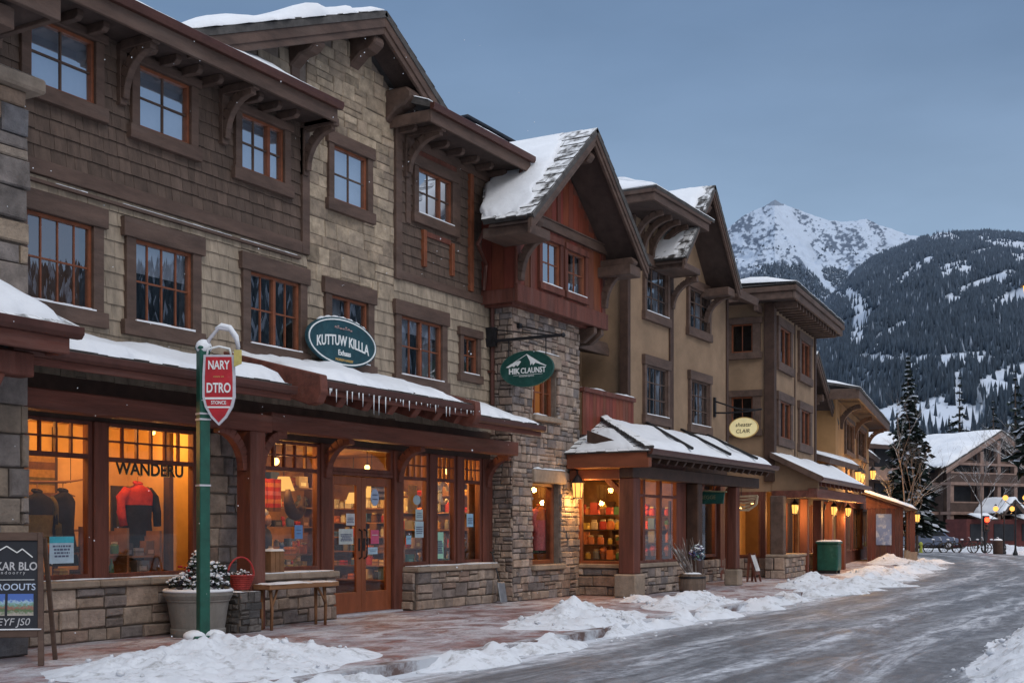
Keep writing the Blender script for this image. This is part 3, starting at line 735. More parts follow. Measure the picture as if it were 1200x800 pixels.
def cones(name, X, Y, Z, Hh, Wd, C, label=None):
    n = len(X); s = 5
    a = rng.uniform(0, 6.28, n)[:, None] + np.arange(s)[None] * 2 * np.pi / s
    base = np.stack([X[:, None] + np.cos(a) * Wd[:, None], Y[:, None] + np.sin(a) * Wd[:, None], np.broadcast_to((Z - Hh * .05)[:, None], a.shape)], -1)
    tip = np.stack([X + rng.normal(0, .03, n) * Hh, Y + rng.normal(0, .03, n) * Hh, Z + Hh], -1)[:, None]
    co = np.concatenate([base, tip], 1).reshape(-1, 3)
    b = (np.arange(n) * (s + 1))[:, None]; k = np.arange(s)[None]
    f = np.stack([b + k, b + (k + 1) % s, np.broadcast_to(b + s, (n, s))], -1).reshape(-1, 3)
    me = bpy.data.meshes.new(name); me.vertices.add(len(co)); me.vertices.foreach_set('co', co.astype(np.float32).ravel())
    me.loops.add(len(f) * 3); me.loops.foreach_set('vertex_index', f.astype(np.int32).ravel())
    me.polygons.add(len(f)); me.polygons.foreach_set('loop_start', np.arange(0, len(f) * 3, 3, dtype=np.int32))
    at = me.color_attributes.new('Col', 'FLOAT_COLOR', 'POINT')
    cc = np.repeat(C, s + 1, axis=0).reshape(n, s + 1, 3).copy(); cc[:, s] = cc[:, s] * 1.25 + .01; cc[:, :s] *= rng.uniform(.7, 1.2, (n, s, 1))
    at.data.foreach_set('color', np.concatenate([cc.reshape(-1, 3), np.ones((n * (s + 1), 1))], 1).astype(np.float32).ravel())
    me.update(calc_edges=True); me.validate()
    me.materials.append(M['fir_far']); o = bpy.data.objects.new(name, me); COL.objects.link(o); o['kind'] = 'stuff'
    o['label'] = label; o['category'] = 'forest'; return o
M['fir_far'] = mat('far_fir', (.05, .06, .08), 1, .25, .2, attr=True, spec=.0)
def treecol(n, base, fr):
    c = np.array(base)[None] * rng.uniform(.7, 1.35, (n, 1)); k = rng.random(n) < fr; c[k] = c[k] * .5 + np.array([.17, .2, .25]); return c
# the peak's lower flank
n = 80000; u = rng.uniform(760, 1120, n); t = rng.uniform(.0, .97, n); X, Y, Z, V = PEAK.at(u, t)
line = np.interp(u, [640, 850, 872, 890, 910, 925, 940, 950, 965, 978, 990, 1005, 1030, 1060, 1100], [335, 326, 330, 319, 311, 311, 317, 322, 337, 346, 352, 342, 330, 312, 302])
nn = fbm(u / 16, V / 11, 4)
p = np.clip((V - line) / 9 + .5, .0, 1) + np.where(V > 285, np.clip(nn * 1.5 - .18, 0, .6), 0) * .5 + .8 * ((u > 962) & (u < 994) & (V > 313 + np.abs(u - 974) * .3) & (V < 336))
p[near_line(u, V, GULLY, np.interp(V, [300, 330], [6, 3.5]))] = 0; p[(nn > .42) & (V > 318)] *= .05
gap = fbm(u / 7, V / 16, 3); p[(gap > .33) & (u < 980)] *= .15
k = rng.random(n) < p
cones('forest', X[k], Y[k], Z[k], rng.uniform(6, 13, k.sum()) * np.where(V[k] < line[k] - 4, .55, 1), rng.uniform(2.2, 3.8, k.sum()), treecol(k.sum(), (.066, .09, .125), .06), 'dark fir forest below the snowy peak')  # haze is painted into the bluish tree colour
# the forested ridge
BANDS = [([(1028, 399), (1045, 388), (1062, 379)], 2.2), ([(1112, 352), (1130, 341), (1160, 330), (1185, 322)], 3.0), ([(1168, 358), (1190, 348), (1230, 338)], 4), ([(1108, 319), (1130, 314)], 4.5), ([(1055, 330), (1070, 318), (1090, 305)], 2.5),
         ([(1150, 281), (1200, 289)], 2.6), ([(1094, 279), (1112, 276), (1122, 283)], 2.6), ([(998, 346), (1012, 366), (1005, 398)], 4.5), ([(1010, 421), (1070, 424), (1160, 418)], 3.2), ([(1160, 455), (1178, 446), (1210, 438)], 7), ([(1122, 440), (1123, 478)], 2.2), ([(1190, 305), (1240, 300)], 3.4),
         ([(1060, 492), (1110, 482), (1130, 490)], 8), ([(1000, 505), (1050, 486)], 6), ([(1130, 300), (1165, 292)], 1.6)]
def clearing(u, V):
    nb = fbm(u / 10, V / 6, 4); nc = fbm(u / 22 - V / 40, V / 8 + u / 60, 4, .6)
    c = np.zeros(u.shape, bool)
    c |= near_line(u, V, [(984, 346), (1003, 350)], 5) | near_line(u, V, [(1003, 350), (1007, 366), (1004, 392)], np.interp(V, [345, 390], [7, 4]))
    for pts, wd in BANDS: c |= near_line(u, V, pts, wd * 2.1) & (nb > -.28)
    c |= (nc > .345) | ((nb > .40) & (V > 400)) | ((V > 474) & (fbm(u / 11, V / 16, 3) > .27))
    return c
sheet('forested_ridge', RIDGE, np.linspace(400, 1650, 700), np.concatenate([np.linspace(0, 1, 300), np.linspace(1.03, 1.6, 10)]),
      lambda U, T_, X, Y, Z, V: np.where(clearing(U, V)[..., None], np.array([.52, .585, .69]), np.array([.115, .15, .20]) * (1 + .8 * np.clip(fbm(U / 4, V / 5, 3), 0, 1))[..., None]), mm)  # dark ground paints the shade under the trees, lifted by bluish haze
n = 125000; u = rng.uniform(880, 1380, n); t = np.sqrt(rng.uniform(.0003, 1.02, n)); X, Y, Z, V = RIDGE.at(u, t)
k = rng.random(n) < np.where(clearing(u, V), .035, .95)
C = treecol(k.sum(), (.030, .043, .060), .02) + np.clip(t[k] * .9, 0, 1)[:, None] * np.array([.048, .064, .092])  # bluish haze added to the tree colour, growing with distance
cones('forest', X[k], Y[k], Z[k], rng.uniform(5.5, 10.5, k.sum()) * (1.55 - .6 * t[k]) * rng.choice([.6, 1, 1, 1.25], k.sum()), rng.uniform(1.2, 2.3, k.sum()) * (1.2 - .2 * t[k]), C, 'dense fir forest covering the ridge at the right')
# the wooded hillside across the street, which the panes mirror
n = 26000; az = rng.uniform(rad(-86), rad(-3), n); dd = rng.uniform(480, 1120, n)
def hill_z(dd, az): return (dd - 380) * .315 * np.clip(1 - np.maximum(0, dd - 980) / 420, 0, 1) * (1 + .07 * np.sin(az * 7) + .05 * np.sin(az * 17))
mb = MB(); A_ = np.linspace(rad(-90), rad(-1), 60); D_ = np.linspace(380, 1400, 16); vs = []
for a in A_:
    for d in D_: vs.append((math.cos(a) * d, math.sin(a) * d, float(hill_z(np.array(d), np.array(a))) - .2))
mb.add(vs, [(i * 16 + j, i * 16 + j + 1, (i + 1) * 16 + j + 1, (i + 1) * 16 + j) for i in range(59) for j in range(15)])
struct('wooded_hill', mb, mat('hill_snow', (.34, .38, .44), 1, .3, .03))
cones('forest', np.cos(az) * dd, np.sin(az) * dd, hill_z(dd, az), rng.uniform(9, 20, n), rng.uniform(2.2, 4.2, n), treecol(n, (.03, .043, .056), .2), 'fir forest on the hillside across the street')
# ================================================================== the long shop building (A) and the stone pier house (L)
TAN = (.30, .245, .188); BRN = (.098, .068, .054)
def shop_window(T, x0, x1, z0, z1, y, tz, nc, nr, name='shop_window', fr=.07, pane='glass_shop', mapf=None, frame='timber', depth=.06, side=True):
    mapf = mapf or (lambda s, d, z: (s, y + d, z))
    def bx(mb, a, b, d0, d1, c, d):
        mb.hexa([mapf(a, d0, c), mapf(b, d0, c), mapf(b, d1, c), mapf(a, d1, c), mapf(a, d0, d), mapf(b, d0, d), mapf(b, d1, d), mapf(a, d1, d)])
    mb = MB(); bx(mb, x0, x0 + fr, -.05, depth, z0, z1); bx(mb, x1 - fr, x1, -.05, depth, z0, z1)
    bx(mb, x0 + fr, x1 - fr, -.05, depth, z0, z0 + fr); bx(mb, x0 + fr, x1 - fr, -.05, depth, z1 - fr * .7, z1)
    w = T.part(name, mb, M[frame], bevel=.006)
    if tz:
        tb = MB(); bx(tb, x0 + fr, x1 - fr, -.045, depth * .8, tz - .03, tz + .03)
        for i in range(1, nc):
            xx = x0 + fr + (x1 - x0 - 2 * fr) * i / nc; bx(tb, xx - .014, xx + .014, -.03, .02, tz + .03, z1 - fr * .7)
        for j in range(1, nr):
            zz = tz + (z1 - tz) * j / nr; bx(tb, x0 + fr, x1 - fr, -.027, .023, zz - .012, zz + .012)
        T.part('transom', tb, M[frame], w)
    pb = MB(); a = fr * .6; pb.quad(mapf(x0 + a, 0, z0 + a), mapf(x1 - a, 0, z0 + a), mapf(x1 - a, 0, z1 - a * .7), mapf(x0 + a, 0, z1 - a * .7))
    T.part('pane', pb, M[pane], w)
    return w

A = Thing('shop_building', 'long shop building with brown and tan shingle walls and a pale stone gable', 'building', (15.5, 12.8, 0))
YA = 12.8
W2 = [(10.27, 11.31, 4.29, 5.4), (12.04, 13.11, 4.27, 5.39), (14.33, 15.5, 4.27, 5.37), (16.31, 17.32, 4.27, 5.34), (18.32, 19.67, 4.23, 5.3), (20.43, 20.95, 4.49, 5.22)]
W3 = [(10.33, 11.35, 6.98, 7.82), (12.11, 13.08, 6.92, 7.78), (14.14, 15.12, 6.87, 7.72), (16.37, 17.31, 6.92, 7.84), (18.87, 20.03, 7.25, 8.1)]
ALLW = W2 + W3
def gable_top(x): return 9.86 - (.42 * (17.05 - x) if x < 17.05 else .58 * (x - 17.05))
# structural wall behind the cladding
mb = MB(); wall_holes(mb, 9.0, 21.57, 3.3, 8.0, YA, .2, ALLW); wall_holes(mb, 18.15, 21.57, 8.0, 8.7, YA, .2, ALLW)
mb.prism([(13.0, 8.0), (18.15, 8.0), (18.15, gable_top(18.15)), (17.05, 9.86), (13.0, gable_top(13.0))], 'y', YA, YA + .2)
A.part('wall', mb, M['mortar'])
mb = MB(); shingles(mb, 9.3, 21.57, 3.4, 5.5, YA, W2, TAN, dz=.21, w=(.16, .36), fv=(.9, 1.1)); shingles(mb, 9.3, 15.72, 5.5, 5.86, YA, [], TAN, dz=.18); shingles(mb, 18.15, 21.57, 5.5, 5.95, YA, [], TAN, dz=.225)
A.part('tan_shingle_wall', mb, M['shingle'], label='tan shingle cladding of the middle storey'); mb = MB(); shingles(mb, 12.9, 15.45, 8.2, 9.6, YA, [], TAN, dz=.21, w=(.25, .4), clip=lambda x, z: z < gable_top(x))
A.part('gable_shingle_wall', mb, M['shingle'])
mb = MB(); shingles(mb, 9.3, 15.56, 6.06, 8.1, YA, W3, BRN, dz=.185, w=(.12, .27)); A.part('brown_shingle_wall', mb, M['shingle'], label='dark brown shingle cladding of the top storey'); mb = MB(); shingles(mb, 18.33, 21.57, 6.06, 8.7, YA, W3, BRN, dz=.185, w=(.16, .34))
A.part('brown_shingle_wall', mb, M['shingle'])
mb = MB(); pal = [(.35, .28, .205), (.38, .305, .225), (.33, .26, .19), (.41, .33, .245), (.35, .275, .205), (.29, .23, .175)]
def mA(s, d, z): return (s, YA + d, z)
stones(mb, 15.72, 18.15, 5.5, 9.86, mA, W3 + [(16.1, 17.5, 5.2, 5.62)], (.17, .3), (.25, .6), pal, .006, (.02, .04), clip=lambda x, z: z < gable_top(x) + .05)
A.part('stone_gable', mb, M['stone'], label='pale ashlar stone gable wall')
# trims: bands, corner boards, red strips on the right section
mb = MB()
A.parts('trim_board', [(9.3, 15.56, YA - .065, YA, 5.87, 6.06), (15.56, 15.74, YA - .07, YA, 5.872, 8.1), (18.33, 21.57, YA - .065, YA, 5.95, 6.1),
(18.15, 18.33, YA - .08, YA, 5.93, 8.75), (15.3, 15.5, YA - .06, YA, 8.2, 9.05), (20.2, 20.34, YA - .055, YA, 7.0, 8.42), (18.5, 18.64, YA - .055, YA, 7.0, 8.42), (18.34, 21.45, YA - .06, YA, 8.42, 8.6)], M['brown'], bevel=.006)
mb = MB(); mb.box(9.3, 15.5, YA - .09, YA, 5.76, 5.8); A.part('ledge', mb, M['brown'])
mb = MB()
for i in range(60):
    a = 9.4 + i * .1
    if noise.noise(Vector((a * 1.1, 3, 1))) > -.15: mb.box(a, a + .1, YA - .088, YA - .033, 5.802, 5.807 + .009 * abs(noise.noise(Vector((a * 4, 1, 1)))))
A.part('ledge_snow', mb, M['snow'])
for (a, b, c, d) in ((19.02, 19.12, 6.3, 6.98), (19.98, 20.08, 6.3, 6.92), (20.66, 20.78, 6.12, 8.42)):
    mb = MB(); mb.box(a, b, YA - .09, YA, c, d); A.part('red_strip', mb, M['orange'], bevel=.006)
A.parts('red_panel', [(19.12, 19.98, YA - .06, YA, 6.88, 6.97), (18.64, 20.2, YA - .045, YA, 8.3, 8.42)], M['timber'])
# windows
for i, (a, b, c, d) in enumerate(W2):
    if i == 5: window(A, a, b, c, d, YA, nx=2, nz=2, pane='glass_mid', case=.12, head=.16, sill=.16)
    elif i in (0, 1): window(A, a, b, c, d, YA, room='lowlit' if i == 0 else 'darkroom', blind=.62 if i else None, nx=4, nz=2, pane='glass_mid', case=.17, head=.26, sill=.2, ext=.06)
    elif i == 3: window(A, a, b, c, d, YA, nx=2, nz=1, pane='glass_mid', case=.17, head=.26, sill=.24, mull=((a + b) / 2,), curtain=[(.0, .45)])
    else: window(A, a, b, c, d, YA, blind=.75 if i == 4 else None, nx=4, nz=2, pane='glass_mid', case=.17, head=.26, sill=.24, mull=((a + b) / 2,), curtain=None if i == 2 else [(.05, .3), (.7, .95)])
cur = [[(.55, .95)], None, [(.45, .62)], [(.0, .15)], [(.68, .97)]]
for i, (a, b, c, d) in enumerate(W3):
    mu = (a + (b - a) * .66,) if i in (2, 4) else ()
    window(A, a, b, c, d, YA, nx=2 if not mu else 3, nz=2, pane='glass_up', case=.14, head=.12 if i < 3 else .2, sill=.19, curtain=cur[i], mull=mu, blind=.0001, muntin='brown', snow=(i == 4))  # full pale blinds added to lighten panes that mirror the dark soffit
# ---- upper eaves
def eave(T, x0, x1, yf, yw, zb, top=.34, back=15.0, rise=.36, tails=.42, brk=(), rooft=.1, ends=True):
    mb = MB(); mb.box(x0, x1, yf, yf + .05, zb, zb + .22); mb.box(x0, x0 + .05, yf + .05, yw + .3, zb + .02, zb + .22); mb.box(x1 - .05, x1, yf + .05, yw + .3, zb + .02, zb + .22)
    T.part('fascia', mb, M['brown'], bevel=.008)
    mb = MB(); mb.box(x0 + .05, x1 - .05, yf + .05, yw + .02, zb + .1, zb + .14); T.part('soffit', mb, M['soffit'])
    mb = MB(); g = [(yf - .10, zb + top - .02), (yf - .10, zb + top - .09), (yf - .075, zb + .2), (yf, zb + .2), (yf, zb + top - .02)]
    mb.prism(g, 'x', x0 - .04, x1 + .04); T.part('gutter', mb, M['gutter'], bevel=.006)
    q = [(x0 - .03, yf - .02, zb + top), (x1 + .03, yf - .02, zb + top), (x1 + .03, back, zb + top + (back - yf) * rise), (x0 - .03, back, zb + top + (back - yf) * rise)]
    mb = MB(); roof_slab(mb, q, rooft); r = T.part('roof', mb, M['roof'])
    mb = MB(); snow_slab(mb, q, rooft + .02, nx=int((x1 - x0) * 12), ny=8, inset=(.0, .05, .04, .0), wob=.05); T.part('roof_snow', mb, M['snow'], r, smooth=True)
    n = int((x1 - x0) / tails)
    for i in range(n):
        x = x0 + .25 + i * (x1 - x0 - .4) / max(1, n - 1)
        if any(abs(x - b) < .22 for b in brk): continue
        mb = MB(); mb.prism([(yw, zb - .02), (yw - .37, zb - .02), (yw - .42, zb + .02), (yw - .42, zb + .1), (yw, zb + .1)], 'x', x - .05, x + .05); T.part('rafter_tail', mb, M['brown'], bevel=.008)
    for b in brk:
        mb = MB(); dd = yw - yf - .04; bracket_curve(mb, b, yw - .08, zb - .66, yw - dd + .06, zb - .02, .11, .15); mb.box(b - .06, b + .06, yw - .1, yw, zb - .74, zb + .08); mb.box(b - .07, b + .07, yw - dd, yw - .1, zb - .03, zb + .098)
        T.part('eave_bracket', mb, M['brown'], bevel=.01)
eave(A, 8.0, 15.6, 12.06, YA, 7.86, brk=(9.8, 11.8, 13.75, 15.62), back=14.6)
eave(A, 18.02, 21.62, 11.9, YA, 8.55, brk=(18.5,), back=14.8, tails=.5)
# ---- the stone gable's roof
def gable_side(T, apex, end, yf, yb, yt=None, th=.1, board=.3, rows=9, snow=True, snow_in=(.3, .0, .02, 0), sth=.12, shelf=True, soffit=True, trim='brown', wall_y=None):
    (xa, za), (xe, ze) = apex, end
    left = xe < xa
    mb = MB()   # bargeboard: two stepped boards
    for (hh, oy, dz) in ((board * .55, -.03, 0), (board, .0, -.02)):
        P = [(xa, za - dz), (xe, ze - dz), (xe, ze - dz - hh), (xa, za - dz - hh)]
        mb.prism(P, 'y', yf + oy, yf + oy + .06 if oy == 0 else yf)
    T.part('bargeboard', mb, M[trim], bevel=.008)
    yt = yt or yb
    q = [(xe, yb, ze), (xe, yf - .05, ze), (xa, yf - .05, za), (xa, yt, za)] if left else [(xe, yf - .05, ze), (xe, yb, ze), (xa, yt, za), (xa, yf - .05, za)]
    q = [(p[0], p[1], p[2] + th) for p in q]
    mb = MB(); roof_slab(mb, q, th - .004, rows=rows); r = T.part('roof', mb, M['roof'])
    if snow:
        mb = MB(); L_ = abs(xe - xa)
        ins = (0, snow_in[0], snow_in[2], 0.02) if left else (snow_in[0], 0, snow_in[2], .02)
        snow_slab(mb, q, sth, nx=40, ny=26, inset=ins, wob=.1, lift=.035); T.part('roof_snow', mb, M['snow'], r, smooth=True)
    if soffit:
        mb = MB(); P = [(xa, za - .02), (xe, ze - .02), (xe, ze - .06), (xa, za - .06)]
        mb.prism(P, 'y', yf + .06, (wall_y or yb)); T.part('soffit', mb, M['soffit'])
gable_side(A, (17.05, 10.07), (12.5, 8.16), 12.2, 16.5, snow_in=(-.02, 0, .0, 0), sth=.22, rows=8, wall_y=12.8)
gable_side(A, (17.05, 10.07), (19.05, 8.91), 12.2, 16.5, snow_in=(.25, 0, .1, 0), sth=.12, rows=7, wall_y=12.8)
for (x, z, r_) in ((15.4, 9.09, .13), (16.98, 9.64, .14), (18.05, 9.05, .16)):
    mb = MB(); mb.prism([(YA, z + r_), (12.34, z + r_), (12.24, z + r_ * .4), (12.24, z - r_ * .3), (12.38, z - r_), (YA - .25, z - r_ * 1.2), (YA, z - r_ * 2.6)], 'x', x - r_, x + r_)
    A.part('outlooker', mb, M['brown'], bevel=.03)
# downpipe at the right corner
mb = MB(); mb.tube([(21.47, 12.0, 8.72), (21.47, 12.05, 8.5), (21.47, 12.66, 8.25), (21.47, 12.7, 8.0), (21.47, 12.7, 3.95)], .045, 8)
for z in (4.6, 6.0, 7.4): mb.box(21.41, 21.53, 12.66, YA, z, z + .05)
A.part('downpipe', mb, M['gutter'], smooth=False)

# ---- awning roofs over the pavement
def awning(T, x0, x1, ye, ze, zw, yw=YA, tail=(.10, .12, .6), th=.07, sth=.13, name='awning', gut=True, rake=False, wob=.06, ins=(.03, .03, .03, 0), lump=.04):
    q = [(x0, ye, ze + .14), (x1, ye, ze + .14), (x1, yw, zw), (x0, yw, zw)]
    mb = MB(); roof_slab(mb, q, th, rows=7); r = T.part(name, mb, M['roof'])
    mb = MB(); snow_slab(mb, q, sth, nx=int((x1 - x0) * 14), ny=12, inset=ins, wob=wob, lump=lump); T.part('awning_snow', mb, M['snow'], r, smooth=True)
    mb = MB(); mb.box(x0, x1, ye + .0, ye + .05, ze - .06, ze + .1); T.part('fascia', mb, M['beam'], r, bevel=.008)
    mb = MB(); mb.prism([(ye - .1, ze + .13), (ye - .1, ze + .06), (ye - .07, ze + .02), (ye, ze + .02), (ye, ze + .13)], 'x', x0 - .03, x1 + .03); T.part('gutter', mb, M['gutter'], r, bevel=.006)
    w, h, sp = tail; n = int((x1 - x0 - .2) / sp); sl = (zw - ze - .14) / (yw - ye)
    for i in range(n + 1):
        x = x0 + .15 + i * (x1 - x0 - .3) / n
        mb = MB(); y1 = ye + .1; y2 = yw - .05; zt = lambda y: ze + .14 + (y - ye) * sl - th - .004
        mb.prism([(y1, zt(y1)), (y1, zt(y1) - h * .45), (y1 + h * .5, zt(y1) - h), (y2, zt(y2) - h), (y2, zt(y2))], 'x', x - w / 2, x + w / 2)
        T.part('rafter', mb, M['beam'], r, bevel=.01)
    for x in ((x0 - .0, x1 + .0) if rake else ()):
        mb = MB(); mb.prism([(ye - .12, ze + .2), (yw, zw + .03), (yw, zw - .32), (ye + .1, ze - .22), (ye - .06, ze - .2), (ye - .14, ze - .05)], 'x', x - .08, x + .08); T.part('rake_rafter', mb, M['beam'], r, bevel=.015)
    return r
awning(A, 8.9, 13.56, 11.3, 3.32, 3.86, sth=.16, lump=.06, wob=.1)
r = awning(A, 13.86, 18.05, 11.08, 3.43, 4.06, tail=(.17, .27, .62), rake=True, wob=.15, lump=.08, ins=(.05, .05, .1, 0))
for i in range(34):   # icicles along the middle eave
    x = 13.98 + i * .12 + R.uniform(-.05, .05); l = R.choice((.03, .05, .06, .09, .14, .24)) * R.uniform(.6, 1.2)
    if R.random() < .12: continue
    mb = MB(); mb.tube([(x, 10.985, 3.46), (x + R.uniform(-.004, .004), 10.985, 3.45 - l * .5), (x, 10.985, 3.45 - l)], [.011, .007, .002], 6); A.part('icicle', mb, M['ice'], r, smooth=True)
awning(A, 18.2, 20.95, 11.3, 3.30, 3.87, wob=.12, lump=.06)
# header, beams, posts
mb = MB(); mb.box(9.5, 21.5, YA - .03, YA + .1, 2.86, 3.42); A.part('header_board', mb, M['dark'])
mb = MB(); mb.box(9.4, 14.06, 12.06, 12.34, 2.87, 3.12); A.part('beam', mb, M['beam'], bevel=.015)
mb = MB(); mb.box(14.06, 21.45, 12.08, 12.34, 2.91, 3.18); A.part('beam', mb, M['beam'], bevel=.015)
mb = MB(); mb.box(13.58, 13.9, 12.06, 12.34, .0, 2.87); A.part('post', mb, M['timber'], bevel=.015)
for s in (-1, 1):
    mb = MB(); pts = [(13.75 + s * (.17 + .55 * (1 - math.cos(t))), 2.3 + .58 * math.sin(t)) for t in [k * math.pi / 16 for k in range(9)]]
    for (xa, za), (xb, zb) in zip(pts, pts[1:]): mb.beam((xa, 12.2, za), (xb, 12.2, zb), .14, .13, up=(0, 1, 0))
    A.part('brace', mb, M['beam'], bevel=.008)
for x in (16.15, 18.22, 21.3):
    mb = MB(); bracket_curve(mb, x, YA - .06, 2.3, 12.2, 2.9, .14, .15); A.part('brace', mb, M['beam'], bevel=.008)
for (a, b) in ((11.31, 11.52), (13.21, 13.45), (16.02, 16.31), (18.08, 18.35), (19.23, 19.47), (20.18, 20.43), (21.14, 21.5)):
    mb = MB(); zb = .8 if b < 13.5 or 19 < a < 21 else 0.0
    mb.box(a, b, YA - .09, YA + .12, zb, 2.86); A.part('door_post' if a in (16.02, 18.08) else 'window_post', mb, M['timber'], bevel=.01)
# stone base walls with capping stones
def base_wall(T, x0, x1, yf, z1=.7, cap=.1, snow=.5, ret=True, yb=YA + .1, over=.07, pal=STONE):
    mb = MB(); mb.box(x0 + .02, x1 - .02, yf, yb, 0, z1); T.part('base_core', mb, M['mortar'])
    mb = MB(); stones(mb, x0, x1, 0, z1, lambda s, d, z: (s, yf + d, z), (), (.16, .32), (.22, .6), pal)
    if ret: stones(mb, 0, yb - yf, 0, z1, lambda s, d, z: (x0 + d, yb - s, z), (), (.16, .32), (.2, .45), pal)
    T.part('stone_base', mb, M['stone'])
    mb = MB(); x = x0 - over * .5; 
    while x < x1:
        e = min(x1 + over * .5, x + R.uniform(.6, 1.3)); mb.box(x, e - .008, yf - over - .03, yb - .02, z1, z1 + cap * R.uniform(.95, 1.05)); x = e
    T.part('cap_stone', mb, M['capstone'], bevel=.02)
    if snow:
        mb = MB(); n = int((x1 - x0) * 10)
        for i in range(n):
            a = x0 + (x1 - x0) * i / n; b = a + (x1 - x0) / n; k = noise.noise(Vector((a * 1.3, yf, 4)))
            mb.box(a, b, yf - over - .02 + (.02 if k > -.3 else .1) + .02 * R.random(), yb - .22, z1 + cap * 1.04, z1 + cap * 1.05 + .008 + .016 * max(0, k + .3))
        T.part('cap_snow', mb, M['snow'])
base_wall(A, 9.5, 13.45, 12.66)
base_wall(A, 13.96, 15.98, 12.42, z1=.68, ret=False)
base_wall(A, 18.36, 21.17, 12.46, z1=.68)
mb = MB(); mb.box(13.45, 14.58, YA, YA + .2, 0, 3.3); A.part('pillar_core', mb, M['mortar'])
mb = MB(); stones(mb, 13.45, 14.58, 0.0, 2.87, mA, (), (.18, .3), (.2, .5), STONE); A.part('stone_pillar', mb, M['stone'])
# shop windows and door
shop_window(A, 9.7, 11.31, .8, 2.86, YA, 2.40, 6, 2)
w_l2 = shop_window(A, 11.52, 13.21, .8, 2.86, YA, 2.38, 6, 2)
mb = MB(); mb.text('WANDERU', .235, (12.36, YA - .012, 2.265), (1, 0, 0), (0, 0, 1), .003, bold=.004, sx=1.05); A.part('lettering', mb, M['ink'], w_l2)
mb = MB(); mb.text('WANDERU', .235, (12.372, YA - .006, 2.258), (1, 0, 0), (0, 0, 1), .002, bold=.006, sx=1.05); A.part('lettering_edge', mb, M['gold'], w_l2)
shop_window(A, 14.58, 16.02, .79, 2.84, YA, 2.40, 5, 2)
for (a, b) in ((18.35, 19.23), (19.47, 20.18), (20.43, 21.14)):
    shop_window(A, a, b, .79, 2.86, YA, 2.38, 4, 2)
shop_window(A, 16.31, 18.08, 2.42, 2.86, YA, 0, 1, 1, name='fanlight')
mb = MB(); mb.box(16.31, 18.08, YA - .06, YA + .1, 2.36, 2.42); A.part('door_head', mb, M['timber'], bevel=.008)
for k, (a, b) in enumerate(((16.315, 17.19), (17.2, 18.075))):
    mb = MB(); y0, y1 = YA - .015, YA + .045
    mb.box(a, a + .13, y0, y1, .03, 2.35); mb.box(b - .13, b, y0, y1, .03, 2.35); mb.box(a + .13, b - .13, y0, y1, .03, .38); mb.box(a + .13, b - .13, y0, y1, 2.2, 2.35)
    d = A.part('door', mb, M['door'], bevel=.008)
    mb = MB(); mb.quad((a + .11, YA + .015, .36), (b - .11, YA + .015, .36), (b - .11, YA + .015, 2.22), (a + .11, YA + .015, 2.22)); A.part('pane', mb, M['glass_shop'], d)
    hx = b - .065 if k == 0 else a + .065
    mb = MB(); mb.tube([(hx, YA - .02, .95), (hx, YA - .075, .98), (hx, YA - .085, 1.2), (hx, YA - .075, 1.42), (hx, YA - .02, 1.45)], .014, 8); mb.box(hx - .025, hx + .025, YA - .022, YA - .012, 1.08, 1.3); A.part('handle', mb, M['metal'], d, smooth=False)
mb = MB(); mb.box(16.2, 18.2, 12.62, 12.9, .0, .028); A.part('threshold', mb, M['greyrim'])
# interiors
def room(T, x0, x1, y0, y1, z0, z1, wallm, floorm='rawwood', name='shop_interior', yl=None):
    mb = MB(); mb.box(x0, x1, y1, y1 + .05, z0, z1); mb.box(x0 - .05, x0, yl or y0, y1 + .05, z0, z1); mb.box(x1, x1 + .05, y0, y1 + .05, z0, z1); mb.box(x0, x1, y0, y1, z1, z1 + .05)
    r = T.part(name, mb, M[wallm]); mb = MB(); mb.box(x0, x1, y0, y1, z0 - .05, z0); T.part('floor', mb, M[floorm], r); return r
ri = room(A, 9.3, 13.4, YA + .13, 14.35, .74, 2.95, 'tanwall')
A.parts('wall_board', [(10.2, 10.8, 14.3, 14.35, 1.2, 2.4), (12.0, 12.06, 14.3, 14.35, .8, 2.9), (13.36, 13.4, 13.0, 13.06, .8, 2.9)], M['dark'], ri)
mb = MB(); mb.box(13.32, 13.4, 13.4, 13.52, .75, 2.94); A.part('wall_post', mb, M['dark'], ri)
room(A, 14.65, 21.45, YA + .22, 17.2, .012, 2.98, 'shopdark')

# ---- the stone pier house at the left edge
Lh = Thing('stone_pier_house', 'rough stone pier with a snowy porch roof at the left edge', 'building', (8.6, 11.9, 0))
def mL(s, d, z): return (s, 11.9 + d, z)
mb = MB(); mb.box(7.0, 9.58, 11.92, 12.75, 0, 6.45); Lh.part('pier_core', mb, M['mortar'])
mb = MB(); pal = [(.27, .22, .18), (.2, .175, .165), (.16, .155, .165), (.32, .25, .19), (.235, .2, .18), (.24, .17, .125)]
stones(mb, 7.0, 9.6, 0, 6.45, mL, (), (.2, .42), (.28, .6), pal, .012, (.04, .09)); Lh.part('stone_pier', mb, M['stone'])
mb = MB(); mb.box(7.0, 9.74, 11.72, 12.75, 6.45, 6.62); Lh.part('cap_stone', mb, M['capstone'], bevel=.03)
mb = MB(); snow_slab(mb, [(7, 11.74, 6.62), (9.72, 11.74, 6.62), (9.72, 12.7, 6.62), (7, 12.7, 6.62)], .04, 30, 8, wob=.03, lift=.0); Lh.part('cap_snow', mb, M['snow'], smooth=True)
mb = MB(); mb.box(6.5, 9.28, 10.95, 11.02, 6.98, 7.22); mb.box(9.2, 9.28, 11.02, 12.79, 6.98, 7.22); mb.box(8.6, 8.8, 11.1, 12.7, 6.75, 6.98); Lh.part('fascia', mb, M['brown'], bevel=.008)
mb = MB(); mb.box(6.5, 9.2, 11.02, 12.79, 7.02, 7.07); Lh.part('soffit', mb, M['soffit'])
